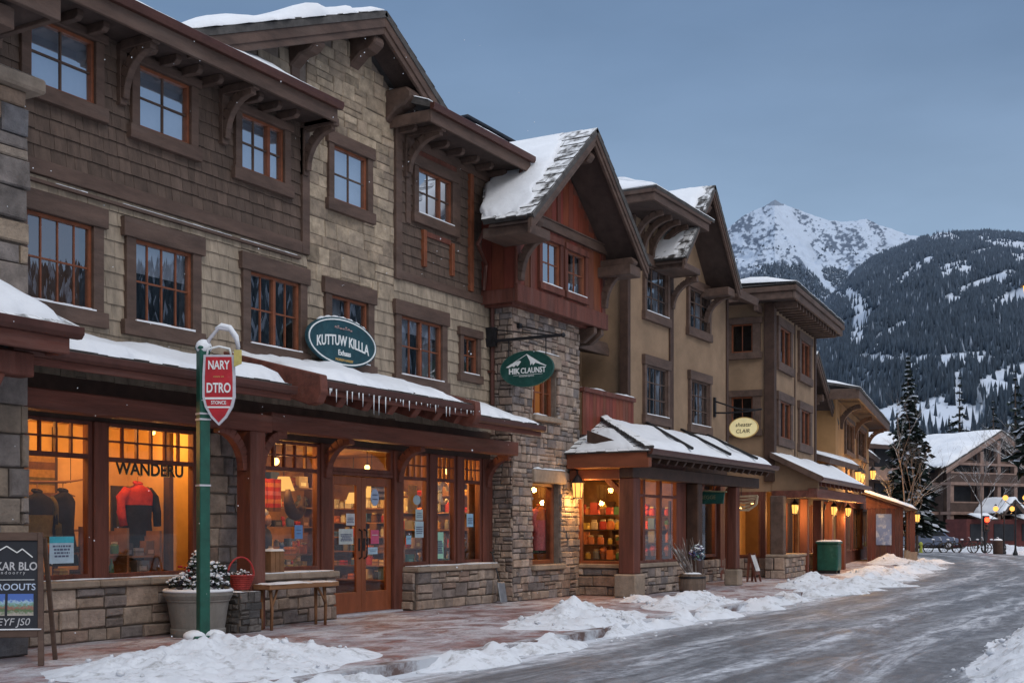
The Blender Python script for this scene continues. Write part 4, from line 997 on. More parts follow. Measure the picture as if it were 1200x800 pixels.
mb = MB(); roof_slab(mb, [(6.5, 10.9, 7.3), (9.32, 10.9, 7.3), (9.32, 12.79, 7.9), (6.5, 12.79, 7.9)], .07, 5); Lh.part('roof', mb, M['roof'])
q1 = [(6.0, 10.85, 3.66), (9.42, 10.85, 3.66), (8.25, 11.9, 4.5), (6.0, 11.9, 4.5)]
mb = MB(); roof_slab(mb, q1, .08, 5); mb.add([(9.42, 10.85, 3.66), (9.42, 11.9, 3.66), (8.25, 11.9, 4.5)], [(0, 1, 2)]); r = Lh.part('porch_roof', mb, M['roof'])
mb = MB(); snow_slab(mb, q1, .17, 50, 16, inset=(0, .12, .03, 0), wob=.08, lump=.05); Lh.part('porch_snow', mb, M['snow'], r, smooth=True)
mb = MB(); mb.box(6.0, 9.36, 10.9, 10.97, 3.36, 3.55); mb.box(9.28, 9.36, 10.97, 11.9, 3.36, 3.55); Lh.part('porch_fascia', mb, M['beam'], bevel=.01)
mb = MB(); mb.prism([(10.78, 3.66), (10.78, 3.58), (10.82, 3.53), (10.9, 3.53), (10.9, 3.66)], 'x', 6.0, 9.46); Lh.part('gutter', mb, M['gutter'], bevel=.006)
mb = MB(); mb.box(6.0, 9.1, 11.15, 11.4, 3.1, 3.36); Lh.part('porch_beam', mb, M['timber'], bevel=.015)
mb = MB(); mb.prism([(7.7, 3.1), (8.72, 3.1), (8.62, 2.9), (8.55, 2.62), (7.7, 2.62)], 'y', 11.12, 11.8); Lh.part('corbel', mb, M['timber'], bevel=.02)
# ================================================================== B: red gabled bay on a stone tower
B = Thing('gabled_tower', 'stone tower with a red wood-clad bay under a steep snowy gable', 'building', (23, 12.3, 0))
YT, YB = 12.3, 12.0
TW = [(22.4, 23.6, .72, 2.42), (22.42, 23.45, 3.82, 4.85)]
def mT(s, d, z): return (s, YT + d, z)
def mTs(s, d, z): return (21.57 + d, 13.0 - s, z)
mb = MB(); wall_holes(mb, 21.6, 24.5, 0, 6.0, YT + .01, .3, TW); mb.box(21.59, 21.9, YT + .31, 13.0, 0, 6.0); B.part('tower_core', mb, M['mortar'])
mb = MB(); stones(mb, 21.55, 24.52, 0, 6.0, mT, [(a - .02, b + .02, c - .12, d + .3) for a, b, c, d in TW], (.10, .21), (.12, .40), STONE, .009, (.025, .06))
B.part('stone_face', mb, M['stone'])
mb = MB(); stones(mb, 0, .72, 0, 6.0, mTs, (), (.10, .21), (.14, .34), STONE, .009, (.025, .06)); B.part('stone_side', mb, M['stone'])
mb = MB(); stones(mb, 0, 1.0, 0, 6.0, lambda s, d, z: (24.5 - d, YT + s, z), (), (.13, .27), (.17, .4), STONE, .012, (.03, .08)); B.part('stone_side', mb, M['stone'])
mb = MB(); x = 21.42
while x < 24.6:
    e = min(24.62, x + R.uniform(.4, .7)); mb.box(x, e - .006, YT - .16, YT + .1, 6.0, 6.1); x = e
mb.box(21.42, 21.6, YT + .1, 12.98, 6.0, 6.098); B.part('cap_stone', mb, M['capstone'], bevel=.02)
for (a, b, c, d) in TW:   # lintel and sill stones
    mb = MB(); mb.box(a - .05, b + .2 if d < 3 else b + .1, YT - .1, YT + .05, d, d + .28); B.part('lintel', mb, M['capstone'], bevel=.02)
    mb = MB(); mb.box(a - .1, b + .12, YT - .13, YT + .05, c - .12, c); B.part('sill', mb, M['capstone'], bevel=.02)
mb = MB(); snow_slab(mb, [(22.4, YT - .1, 2.7), (23.75, YT - .1, 2.7), (23.75, YT + .0, 2.7), (22.4, YT + .0, 2.7)], .035, 24, 6, lift=.0, wob=.02); B.part('lintel_snow', mb, M['snow'], smooth=True)
mb = MB(); snow_slab(mb, [(22.5, YT - .1, 5.13), (23.5, YT - .1, 5.13), (23.5, YT, 5.13), (22.5, YT, 5.13)], .03, 24, 6, lift=.0, wob=.02); B.part('lintel_snow', mb, M['snow'], smooth=True)
mb = MB(); snow_slab(mb, [(22.38, YT - .12, 3.82), (23.5, YT - .12, 3.82), (23.5, YT, 3.82), (22.38, YT, 3.82)], .03, 24, 6, lift=.0, wob=.02); B.part('sill_snow', mb, M['snow'], smooth=True)
shop_window(B, 22.4, 23.6, .72, 2.42, YT + .17, 0, 1, 1, name='window', fr=.09, frame='orange', depth=.1)
window(B, 22.42, 23.45, 3.82, 4.85, YT + .14, nx=3, nz=2, pane='glass_dim', case=.0, head=.0, sill=.0, ext=0, snow=False, mull=(23.1,), casing_y=.0, room='litroom')
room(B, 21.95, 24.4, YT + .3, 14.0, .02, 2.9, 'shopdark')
# red bay
BX0, BX1 = 21.2, 25.25
BW = [(22.17, 22.97, 6.47, 7.38), (23.3, 24.15, 6.47, 7.36)]
GA, GH = (22.95, 9.4), .83          # gable apex and slope
def gz(x): return GA[1] - GH * abs(x - GA[0])
REDC = (.165, .044, .024)
def boards(mb, x0, x1, zf0, zf1, y, holes=(), w=.2, mapf=None, col=REDC):
    mapf = mapf or (lambda s, d, z: (s, y + d, z)); x = x0
    while x < x1 - .02:
        e = min(x1, x + w * R.uniform(.85, 1.15)); c = tuple(i * R.uniform(.8, 1.2) for i in col)
        z0_, z1_ = zf0, (zf1 if not callable(zf1) else min(zf1(x), zf1(e)))
        if callable(zf1) and x < GA[0] < e: z1_ = min(zf1(x), zf1(e))
        for (p, q, r_, t) in sub_rects((x, e, z0_, z1_), holes):
            if q - p > .01 and t - r_ > .01:
                mb.hexa([mapf(p + .004, -.02, r_), mapf(q - .004, -.02, r_), mapf(q - .004, 0, r_), mapf(p + .004, 0, r_), mapf(p + .004, -.02, t), mapf(q - .004, -.02, t), mapf(q - .004, 0, t), mapf(p + .004, 0, t)], c)
        x = e
mb = MB(); wall_holes(mb, BX0, BX1, 5.95, 7.6, YB, .15, BW); mb.prism([(BX0, 7.6), (BX1, 7.6), (BX1, gz(BX1) if gz(BX1) > 7.6 else 7.62), (GA[0], GA[1]), (BX0, max(7.62, gz(BX0)))], 'y', YB, YB + .15)
mb.box(BX0, BX0 + .1, YB + .15, 13.6, 5.95, 7.9); mb.box(BX1 - .1, BX1, YB + .15, 13.6, 5.95, 7.9); mb.box(BX0 + .1, BX1 - .1, YB + .15, 13.0, 5.9, 6.0); B.part('bay_wall', mb, M['timber'])
mb = MB(); boards(mb, BX0, BX1, 6.28, 7.6, YB, BW, .3); B.part('red_boarding', mb, M['redboard'])
mb = MB(); boards(mb, BX0, BX1, 7.78, gz, YB, (), .24)
B.part('gable_boarding', mb, M['redboard'])
mb = MB(); boards(mb, 0, 1.4, 6.2, 7.8, 0, (), .28, lambda s, d, z: (BX0 + d, YB + s, z), (.12, .03, .02)); B.part('side_boarding', mb, M['redboard'])
mb = MB()
B.parts('corner_board', [(x - .08, x + .08, YB - .05, YB, 6.28, 7.62) for x in (21.22, 21.8, 25.12)], M['timber'], bevel=.006)
mb = MB(); mb.box(BX0 - .05, BX1 + .05, YB - .07, YB + .02, 5.93, 6.28); mb.box(BX0 - .05, BX0, YB + .02, 13.2, 5.93, 6.2); B.part('bay_skirt', mb, M['timber'], bevel=.01)
mb = MB(); mb.box(BX0 + .4, BX1, YB - .1, YB, 7.6, 7.78); mb.box(BX0 + .4, BX1, YB - .13, YB, 7.781, 7.81); B.part('string_course', mb, M['brown'], bevel=.006)
mb = MB(); mb.box(22.88, 23.02, YB - .05, YB, 7.81, 9.1); B.part('gable_post', mb, M['timber'], bevel=.006)
for (a, b, c, d) in BW:
    window(B, a, b, c, d, YB, nx=2, nz=2, pane='glass_up', case=.12, head=.13, sill=.14, ext=.0, trim='timber', curtain=[(.6, .95)] if a > 23 else None)
for x in (24.75, 25.1):
    mb = MB(); mb.prism([(YB - .02, 5.93), (YB + .5, 5.93), (YB + .5, 5.6), (YB + .25, 5.6), (YB - .02, 5.8)], 'x', x - .07, x + .07); B.part('joist', mb, M['brown'], bevel=.01)
mb = MB(); mb.box(24.52, 25.2, YB + .5, 13.2, 5.6, 5.9); B.part('bay_beam', mb, M['dark'], bevel=.01)
GY = 11.1
for e in ((20.15, 7.22), (25.62, 7.32)):
    gable_side(B, (GA[0] - .03, 9.58), e, GY, 12.15 if e[0] < 22 else 17.0, 13.7 if e[0] < 22 else 17.0, rows=11, board=.28, snow_in=(.28, 0, .06, 0), sth=.1, wall_y=YB)
for (x, z) in ((20.7, 7.3), (22.92, 9.12), (25.1, 7.35)):   # big outlookers with knee braces
    mb = MB(); mb.prism([(YB, z + .1), (GY + .12, z + .1), (GY + .05, z), (GY + .14, z - .12), (YB, z - .12)], 'x', x - .11, x + .11); B.part('outlooker', mb, M['brown'], bevel=.02)
    if x != 22.92:
        mb = MB(); bracket_curve(mb, x if x > 23 else 21.25, YB - .05, z - .95, GY + .25, z - .14, .14, .17); B.part('knee_brace', mb, M['brown'], bevel=.012)
B.parts('eave_box', [(20.25, 21.1, GY + .08, 12.2, 7.0, 7.19), (24.85, 25.4, GY + .08, YB, 7.05, 7.27)], M['brown'], bevel=.015)
mb = MB(); mb.tube([(20.35, 12.2, 7.2), (20.4, 12.4, 6.95), (21.05, 12.6, 6.7), (21.1, 12.68, 6.2)], .04, 8); B.part('downpipe', mb, M['gutter'])
mb = MB(); mb.box(22.75, 24.7, 14.1, 15.4, 8.8, 10.32); mb.box(22.67, 24.78, 14.02, 15.48, 10.321, 10.39)
for i in range(9): mb.box(22.95 + i * .19, 23.05 + i * .19, 14.07, 14.1, 9.5, 10.15)
B.part('roof_vent', mb, M['slate'], bevel=.015, label='dark metal ventilation box on the roof')

# ================================================================== C: tan stucco house with the glazed corner shop
C = Thing('stucco_house', 'tan stucco house with a hipped bay, a steep gable and a glazed corner shop', 'building', (30, 12.3, 0))
YC = 12.3
CW = [(28.16, 29.52, 6.84, 8.0), (31.05, 32.51, 6.85, 7.93), (28.16, 29.52, 4.29, 5.52), (31.17, 32.51, 4.27, 5.47)]
mb = MB(); wall_holes(mb, 27.3, 34.1, 3.2, 8.35, YC, .2, CW)
mb.prism([(27.3, 8.35), (30.0, 8.35), (30.0, 9.3), (27.3, 9.2)], 'y', YC, YC + .2); mb.prism([(30.0, 8.35), (32.6, 8.35), (30.6, 10.1), (30.0, 9.6)], 'y', YC, YC + .2)
mb.box(27.3, 27.5, YC + .2, 14.0, 3.2, 9.2); mb.box(33.9, 34.1, YC + .2, 15, 3.2, 8.35)
C.part('stucco_wall', mb, M['stucco'])
mb = MB(); wall_holes(mb, 24.6, 27.3, 3.2, 8.6, 13.6, .2, [(24.9, 26.6, 4.3, 5.5)]); C.part('recess_wall', mb, M['stucco'])
window(C, 24.9, 26.6, 4.3, 5.5, 13.6, nx=2, nz=1, pane='glass_mid', case=.2, head=.3, sill=.1, mull=(25.75,), snow=False)
mb = MB(); mb.prism([(13.6, 5.8), (12.75, 5.62), (12.75, 5.78), (12.8, 5.95), (13.6, 6.0)], 'x', 24.7, 27.1); C.part('window_hood', mb, M['brown'], bevel=.015)
C.parts('dark_board', [(27.14, 27.3, YC - .02, YC + .2, 3.8, 9.1), (29.72, 29.95, YC - .05, YC, 3.9, 8.9), (33.98, 34.12, YC - .04, YC, 3.6, 8.4)], M['dark'], bevel=.006)
for i, (a, b, c, d) in enumerate(CW):
    window(C, a, b, c, d, YC, nx=3 if i < 2 else 4, nz=3 if i < 2 else 3, pane='glass_mid', case=.12, head=.24, sill=.22, ext=.04, sash='brown', curtain=[(.1, .35), (.6, .9)], snow=i != 1)
# balcony
mb = MB(); boards(mb, 24.55, 27.3, 3.55, 4.5, YC - .08, (), .17); C.part('balcony_boarding', mb, M['redboard'])
mb = MB(); mb.box(24.52, 27.32, YC - .16, YC + .02, 4.5, 4.6); C.part('balcony_rail', mb, M['timber'], bevel=.01)
mb = MB(); snow_slab(mb, [(24.54, YC - .16, 4.6), (27.3, YC - .16, 4.6), (27.3, YC + .02, 4.6), (24.54, YC + .02, 4.6)], .06, 40, 6, lift=.0, wob=.015); C.part('rail_snow', mb, M['snow'], smooth=True)
mb = MB(); mb.box(24.55, 27.3, YC - .06, 13.6, 3.5, 3.56); C.part('balcony_floor', mb, M['dark'])
# hipped roof over the left bay
zc = 9.0
mb = MB()
for (o, z0_, z1_) in ((0, zc + .06, zc + .24), (-.05, zc + .24, zc + .36)):
    mb.box(26.45 + o, 30.0, 11.3 + o, 11.38 + o, z0_, z1_); mb.box(26.45 + o, 26.53 + o, 11.38 + o, 16, z0_, z1_)
C.part('fascia', mb, M['brown'], bevel=.01)
mb = MB(); mb.box(26.53, 30.0, 11.38, YC + .05, zc + .06, zc + .1); mb.box(26.53, 27.3, YC + .05, 16, zc + .06, zc + .1); C.part('soffit', mb, M['soffit'])
q1 = [(26.38, 11.22, zc + .37), (30.2, 11.22, zc + .37), (30.2, 13.6, zc + 1.35), (28.5, 13.6, zc + 1.35)]; q2 = [(26.38, 16.5, zc + .37), (26.38, 11.22, zc + .37), (28.5, 13.6, zc + 1.35), (28.5, 16.5, zc + 1.35)]
mb = MB(); roof_slab(mb, q1, .06); roof_slab(mb, q2, .06); r = C.part('roof', mb, M['roof'])
mb = MB(); snow_slab(mb, q1, .1, 30, 10, inset=(0, 0, .02, 0), wob=.03); C.part('roof_snow', mb, M['snow'], r, smooth=True)
mb = MB(); snow_slab(mb, q2, .1, 30, 10, inset=(0, 0, .02, 0), wob=.03); C.part('roof_snow', mb, M['snow'], r, smooth=True)
for i in range(5):
    x = 27.45 + i * .53; mb = MB(); bracket_curve(mb, x, YC - .04, zc - .78, 11.5, zc + .02, .1, .15); mb.box(x - .05, x + .05, YC - .08, YC, zc - .9, zc + .05); C.part('eave_bracket', mb, M['brown'], bevel=.01)
mb = MB(); mb.box(36.2, 37.1, 17.0, 18.2, 8.5, 12.4); mb.box(36.05, 37.25, 16.85, 18.35, 12.4, 12.65); C.part('chimney', mb, M['brown'], bevel=.03)
# gable over the right bay
for e in ((28.55, 8.08), (32.65, 8.0)):
    gable_side(C, (30.6, 10.3), e, 11.4, 16.5, rows=10, board=.25, snow_in=(.25, 0, .05, 0), sth=.1, wall_y=YC)
C.parts('eave_box', [(28.7, 29.9, 11.5, YC, 7.94, 8.1), (32.0, 32.5, 11.5, YC, 7.8, 8.02)], M['brown'], bevel=.015)
for x in (29.83, 32.35):
    mb = MB(); bracket_curve(mb, x, YC - .04, 7.15, 11.55, 7.85, .13, .15); C.part('knee_brace', mb, M['brown'], bevel=.01)
mb = MB(); mb.prism([(YC, 9.95), (11.55, 9.95), (11.48, 9.85), (11.56, 9.72), (YC, 9.72)], 'x', 30.5, 30.7); C.part('outlooker', mb, M['brown'], bevel=.015)
q = [(33.0, 11.5, 8.1), (34.6, 11.5, 8.1), (34.6, 14, 8.9), (33.0, 14, 8.9)]
mb = MB(); roof_slab(mb, q, .2); C.part('side_roof', mb, M['brown'])
# ---- glazed corner shop under the awning
YS = 11.1
mb = MB(); mb.box(24.6, 27.8, YS + .03, YS + .3, 0, .6); mb.box(24.6, 24.9, YS + .3, YT + .2, 0, .6); C.part('base_core', mb, M['mortar'])
mb = MB(); stones(mb, 24.55, 27.82, 0, .6, lambda s, d, z: (s, YS + d, z), (), (.12, .22), (.16, .45), STONE, .012, (.03, .06)); C.part('stone_base', mb, M['stone']); mb = MB(); stones(mb, 0, YT - YS, 0, .6, lambda s, d, z: (24.55 + d, YT - s, z), (), (.16, .24), (.3, .6), STONE)
C.part('stone_base', mb, M['stone'])
mb = MB(); mb.box(24.46, 27.86, YS - .08, YS + .1, .6, .7); mb.box(24.46, 24.62, YS + .1, YT - .03, .6, .698); C.part('cap_stone', mb, M['capstone'], bevel=.02)
shop_window(C, 24.72, 25.3, .7, 2.72, YS, 2.2, 1, 1, fr=.06)
shop_window(C, 25.3, 26.25, .7, 2.72, YS, 2.2, 1, 1, fr=.06)
shop_window(C, 26.25, 27.25, .7, 2.72, YS, 2.2, 1, 1, fr=.06)
shop_window(C, 0, YT - YS - .14, .7, 2.72, 0, 0, 1, 1, fr=.06, mapf=lambda s, d, z: (24.58 + d, YT - .02 - s, z), frame='orange')
C.parts('corner_frame', [(24.55, 24.72, YS - .06, YS + .12, .7, 2.72), (27.25, 27.82, YS - .04, YS + .12, .7, 2.72), (24.55, 27.82, YS - .03, YS + .12, 2.72, 3.25)], M['timber'], bevel=.01)
mb = MB(); mb.box(27.8, 27.95, YS, YT + .3, 0, 2.8); C.part('partition_wall', mb, M['shopdark']); mb = MB(); mb.box(24.6, 34.05, YT + .5, YT + .7, 2.6, 3.3); C.part('shop_partition', mb, M['dark'])
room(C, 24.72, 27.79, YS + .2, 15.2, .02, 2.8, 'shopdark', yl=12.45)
# recessed front to the right of the glazed corner
for (a, b) in ((28.9, 30.3), (31.4, 34.0)): mb = MB(); stones(mb, a, b, 0, .62, lambda s, d, z: (s, YC + d, z), (), (.12, .22), (.15, .4), STONE); C.part('stone_base', mb, M['stone'])
shop_window(C, 28.3, 29.1, .1, 2.5, YC + .1, 0, 1, 1, name='shop_door', fr=.12, frame='door')
C.parts('shop_pier', [(29.15, 29.75, YC - .05, YC + .2, .0, 2.7), (27.95, 28.3, YC - .0, YC + .2, 0, 2.7), (31.4, 31.55, YC - .03, YC + .2, .6, 2.7)], M['rawwood'], bevel=.01)
shop_window(C, 29.8, 31.4, .68, 2.55, YC + .08, 0, 1, 1, fr=.08)
shop_window(C, 31.6, 33.3, .68, 2.55, YC + .08, 0, 1, 1, fr=.08)
mb = MB(); mb.box(27.95, 34.05, YC - .02, YC + .2, 2.7, 3.4); C.part('header_board', mb, M['dark'])
mb = MB(); mb.box(33.4, 33.75, YC - .06, YC + .2, .0, 2.7); C.part('shop_pier', mb, M['timber'], bevel=.01)
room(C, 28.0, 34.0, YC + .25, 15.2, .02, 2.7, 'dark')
# posts, beams
for (x, y, wd, zb, m_) in ((24.22, 10.92, .36, .5, 'timber'), (28.0, 10.92, .3, .0, 'dark'), (30.75, 10.92, .26, .42, 'timber'), (32.2, 11.5, .26, .0, 'timber')):
    mb = MB(); mb.box(x - wd / 2, x + wd / 2, y - wd / 2, y + wd / 2, zb, 2.55); C.part('post', mb, M[m_], bevel=.02)
    if zb: mb = MB(); mb.box(x - wd * .72, x + wd * .72, y - wd * .72, y + wd * .72, 0, zb); C.part('post_base', mb, M['capstone'], bevel=.03)
mb = MB(); mb.box(24.0, 32.3, 10.74, 11.06, 2.55, 2.82); C.part('beam', mb, M['dark'], bevel=.015)
C.parts('side_beam', [(24.0, 24.3, 11.06, 12.26, 2.52, 2.74), (23.86, 24.02, 10.32, 12.26, 2.76, 3.08)], M['sidebeam'], bevel=.015)
mb = MB(); mb.beam((24.25, 10.92, 2.05), (24.25, 11.45, 2.54), .12, .12); C.part('brace', mb, M['timber'], bevel=.01)
mb = MB(); mb.beam((28.0, 10.92, 2.0), (28.55, 10.92, 2.56), .1, .1, up=(0, 1, 0)); C.part('brace', mb, M['timber'], bevel=.01)
q = [(23.85, 10.3, 3.1), (32.3, 10.3, 3.1), (33.4, YC, 3.92), (25.7, YC, 3.98)]
mb = MB(); roof_slab(mb, q, .07, rows=7); r = C.part('awning', mb, M['roof'])
mb = MB(); snow_slab(mb, q, .12, 110, 14, inset=(.2, .05, .05, 0), wob=.07); C.part('awning_snow', mb, M['snow'], r, smooth=True)
qh = [(23.85, YC - .02, 3.1), (23.85, 10.3, 3.1), (25.7, YC, 3.98), (25.68, YC - .0, 3.98)]
mb = MB(); roof_slab(mb, qh, .07, rows=8); C.part('awning_hip', mb, M['roof'], r)
mb = MB(); snow_slab(mb, [(23.87, 12.1, 3.11), (23.87, 10.6, 3.11), (25.0, 11.66, 3.65), (25.0, 12.1, 3.65)], .09, 30, 14, inset=(.03, .03, .04, .0), wob=.03); C.part('awning_snow', mb, M['snow'], r, smooth=True)
def qp(s, t, h=.16): p = bil(q, s, t); return (p[0], p[1], p[2] + h)
mb = MB(); n = 22
for i in range(n):
    a, b = lerp((23.85, 10.3, 3.1), (25.7, YC, 3.98), i / n), lerp((23.85, 10.3, 3.1), (25.7, YC, 3.98), (i + 1.3) / n)
    mb.beam((a[0], a[1], a[2] + .07), (b[0], b[1], b[2] + .09), .24 * R.uniform(.9, 1.1), .06)
C.part('hip_ridge', mb, M['roof'], r, bevel=.01)
for s in (.32, .62, .86):
    mb = MB(); mb.beam(qp(s - .02, .03), qp(s, .97), .07, .06); C.part('snow_rail', mb, M['metal'], r, bevel=.01)
mb = MB(); mb.box(23.85, 32.3, 10.3, 10.36, 2.96, 3.12); C.part('fascia', mb, M['dark'], r, bevel=.01)
mb = MB(); mb.prism([(10.2, 3.14), (10.2, 3.07), (10.24, 3.02), (10.3, 3.02), (10.3, 3.14)], 'x', 23.8, 32.35); C.part('gutter', mb, M['gutter'], r)
for i in range(17):
    x = 24.2 + i * .49; mb = MB(); mb.prism([(10.4, 3.04), (10.4, 2.95), (10.46, 2.86), (11.9, 3.35), (11.9, 3.6)], 'x', x - .05, x + .05); C.part('rafter', mb, M['dark'], r)

# ================================================================== D: tan corner block on the bend
FD = Frame(36.5, 11.74, rad(5))
D = Thing('corner_house', 'tan stucco corner house with a flat overhanging roof and red window frames', 'building', (3.0, 0, 0), FD)
DW3, DW2 = (6.62, 7.75), (4.3, 5.45)
fw = [(.85, 2.4, *DW3), (4.0, 5.5, *DW3), (.85, 2.4, *DW2), (4.0, 5.5, *DW2)]
sw = [(.58, 1.24, 6.85, 7.72), (.58, 1.24, 4.5, 5.5)]
mb = MB(); wall_holes(mb, 0, 6.7, 2.6, 8.35, 0, .2, fw); wall_holes(mb, .2, 3.6, 2.6, 8.35, 0, .2, sw, mapf=lambda s, d, z: (d, s, z)); mb.box(6.5, 6.7, .2, 4, 2.6, 8.35)
D.part('stucco_wall', mb, M['stucco'])
for i, (a, b, c, d) in enumerate(fw): window(D, a, b, c, d, 0, nx=2, nz=1, pane='glass_mid', case=.28, head=.26, sill=.26, ext=.08, sash='orange', mull=((a + b) / 2,), snow=False, curtain=[(.1, .4)] if i % 2 else None)
for i, (a, b, c, d) in enumerate(sw): window(D, -b, -a, c, d, 0, mapf=lambda s, d_, z: (d_, -s, z), nx=2, nz=1, pane='glass_dim', case=.24, head=.2, sill=.2, sash='orange', snow=False)
D.parts('corner_post', [(-.09, .22, -.09, .22, 2.9, 8.3), (6.5, 6.72, -.05, 0, 2.9, 8.3), (3.2, 3.28, -.03, 0, 3, 8.2)], M['dark'], bevel=.01)
D.parts('apron_panel', [(.4, 2.9, -.035, 0, 3.55, 4.02), (3.6, 5.9, -.035, 0, 3.55, 4.02)], M['stucco'], bevel=.006)
mb = MB()
for (o, a, b) in ((0, 8.28, 8.5), (-.06, 8.5, 8.66)):
    mb.box(-.75 + o, 7.3 - o, -.85 + o, -.77 + o, a, b); mb.box(-.75 + o, -.67 + o, -.77 + o, 6, a, b); mb.box(7.22 - o, 7.3 - o, -.77 + o, 6, a, b)
D.part('fascia', mb, M['brown'], bevel=.012)
mb = MB(); mb.box(-.67, 7.22, -.77, .2, 8.33, 8.37); mb.box(-.67, .0, .2, 6, 8.33, 8.37); D.part('soffit', mb, M['soffit'])
mb = MB(); mb.box(-.8, 7.35, -.9, 6, 8.7, 8.74); r = D.part('roof', mb, M['roof'])
mb = MB(); snow_slab(mb, [(-.85, -.93, 8.74), (7.4, -.93, 8.74), (7.4, 6, 9.0), (-.85, 6, 9.0)], .2, 60, 14, wob=.03, lift=.02); D.part('roof_snow', mb, M['snow'], r, smooth=True)
for i in range(15):
    x = .1 + i * .46; mb = MB(); mb.box(x - .05, x + .05, -.75, 0, 8.14, 8.328); D.part('rafter', mb, M['brown'])
mb = MB(); mb.box(-.62, -.0, .28, .42, 8.0, 8.24); D.part('bracket', mb, M['brown'], bevel=.02)
# porch awning with its stuccoed end
q = [(-.25, -1.5, 2.95), (9.0, -1.5, 2.95), (9.0, .0, 3.75), (-.25, 0, 3.75)]
mb = MB(); roof_slab(mb, q, .08, rows=4); r = D.part('awning', mb, M['roof'])
mb = MB(); snow_slab(mb, q, .12, 90, 12, inset=(.0, .05, .03, 0), wob=.06); D.part('awning_snow', mb, M['snow'], r, smooth=True)
mb = MB(); mb.prism([(-1.4, 2.9), (-.0, 3.66), (-.0, 2.62), (-1.4, 2.62)], 'x', -.02, .06); D.part('awning_end', mb, M['stucco'], r)
mb = MB(); mb.prism([(-1.58, 3.02), (-1.5, 2.84), (0, 3.6), (0, 3.78)], 'x', -.33, -.25); D.part('rake_board', mb, M['brown'], r, bevel=.01)
mb = MB(); mb.box(-.12, 9.0, -1.38, -1.1, 2.4, 2.68); mb.box(-.12, .16, -1.1, 0, 2.4, 2.62); D.part('beam', mb, M['beam'], r, bevel=.015)
mb = MB(); mb.prism([(-1.6, 3.0), (-1.6, 2.92), (-1.5, 2.86), (-1.5, 3.0)], 'x', -.3, 9.05); D.part('gutter', mb, M['gutter'], r)
for i in range(12):
    x = .3 + i * .74; mb = MB(); mb.prism([(-1.42, 2.88), (-1.42, 2.74), (-.1, 3.4), (-.1, 3.58)], 'x', x - .06, x + .06); D.part('rafter', mb, M['beam'], r)
# the shop front beneath it
base_wall(D, -.95, 1.75, -.6, z1=.62, cap=.09, snow=0, yb=0, pal=STONE)
base_wall(D, 4.4, 6.2, -.5, z1=.55, cap=.09, snow=0, yb=0)
mb = MB(); mb.box(-.8, -.42, -.52, -.12, .71, 2.45); D.part('pier_post', mb, M['brown'], bevel=.02)
for (x, y, wd) in ((2.1, -.55, .26), (4.3, -.55, .28), (6.3, -.55, .28), (8.4, -.6, .3)):
    mb = MB(); mb.box(x - wd / 2, x + wd / 2, y - wd / 2, y + wd / 2, 0.0, 2.42); D.part('post', mb, M['timber'], bevel=.02)
D.parts('header_board', [(1.0, 9.0, -.02, .2, 2.3, 3.0)], M['dark']); D.parts('shop_pier', [(8.2, 9.0, -.02, .2, 0, 2.3), (2.2, 2.9, .0, .2, .0, 2.3), (4.05, 4.4, 0, .2, 0, 2.3)], M['dark'])
shop_window(D, 1.0, 2.2, .72, 2.3, .05, 0, 1, 1, fr=.07)
shop_window(D, 2.9, 4.05, .02, 2.28, .06, 0, 1, 1, name='shop_door', fr=.14, frame='rawwood')
shop_window(D, 4.45, 6.0, .65, 2.3, .05, 0, 1, 1, fr=.07)
shop_window(D, 6.2, 8.1, .4, 2.3, .05, 0, 1, 1, fr=.07)
mb = MB(); mb.box(.2, 8.9, 2.5, 2.6, 0, 2.9); mb.box(.2, 8.9, .25, 2.5, 2.9, 2.95); mb.box(8.9, 9.0, .2, 2.6, 0, 2.9); D.part('shop_interior', mb, M['tanwall'])
mb = MB(); wall_holes(mb, .2, 1.75, 0, 2.6, 0, .18, [(.35, 1.35, .62, 2.3)], mapf=lambda s, d, z: (d, s, z)); D.part('side_wall', mb, M['timber'])
shop_window(D, -1.35, -.35, .62, 2.3, 0, 0, 1, 1, fr=.06, name='side_window', frame='orange', mapf=lambda s, d_, z: (d_ + .03, -s, z))
mb = MB(); stones(mb, 0, 1.4, 0, .58, lambda s, d, z: (d, 1.6 - s, z), (), (.15, .3), (.2, .5), STONE); D.part('stone_base', mb, M['stone'])
mb = MB(); mb.box(.2, 8.9, .2, 2.5, .0, .03); D.part('floor', mb, M['rawwood'])
# lit side shop between C and D
mb = MB(); mb.box(-2.4, -.05, 2.6, 2.7, 0, 3.0); D.part('side_wall', mb, M['shopdark'])
shop_window(D, -1.95, -.25, .6, 2.6, 1.5, 0, 1, 1, fr=.1, frame='orange', name='side_window')
mb = MB(); stones(mb, -2.3, -.05, 0, .58, lambda s, d, z: (s, 1.5 + d, z), (), (.15, .3), (.2, .5), STONE); D.part('stone_base', mb, M['stone'])
mb = MB(); mb.box(-2.4, 0, 1.42, 1.7, 2.62, 3.3); D.part('side_header', mb, M['stucco'])

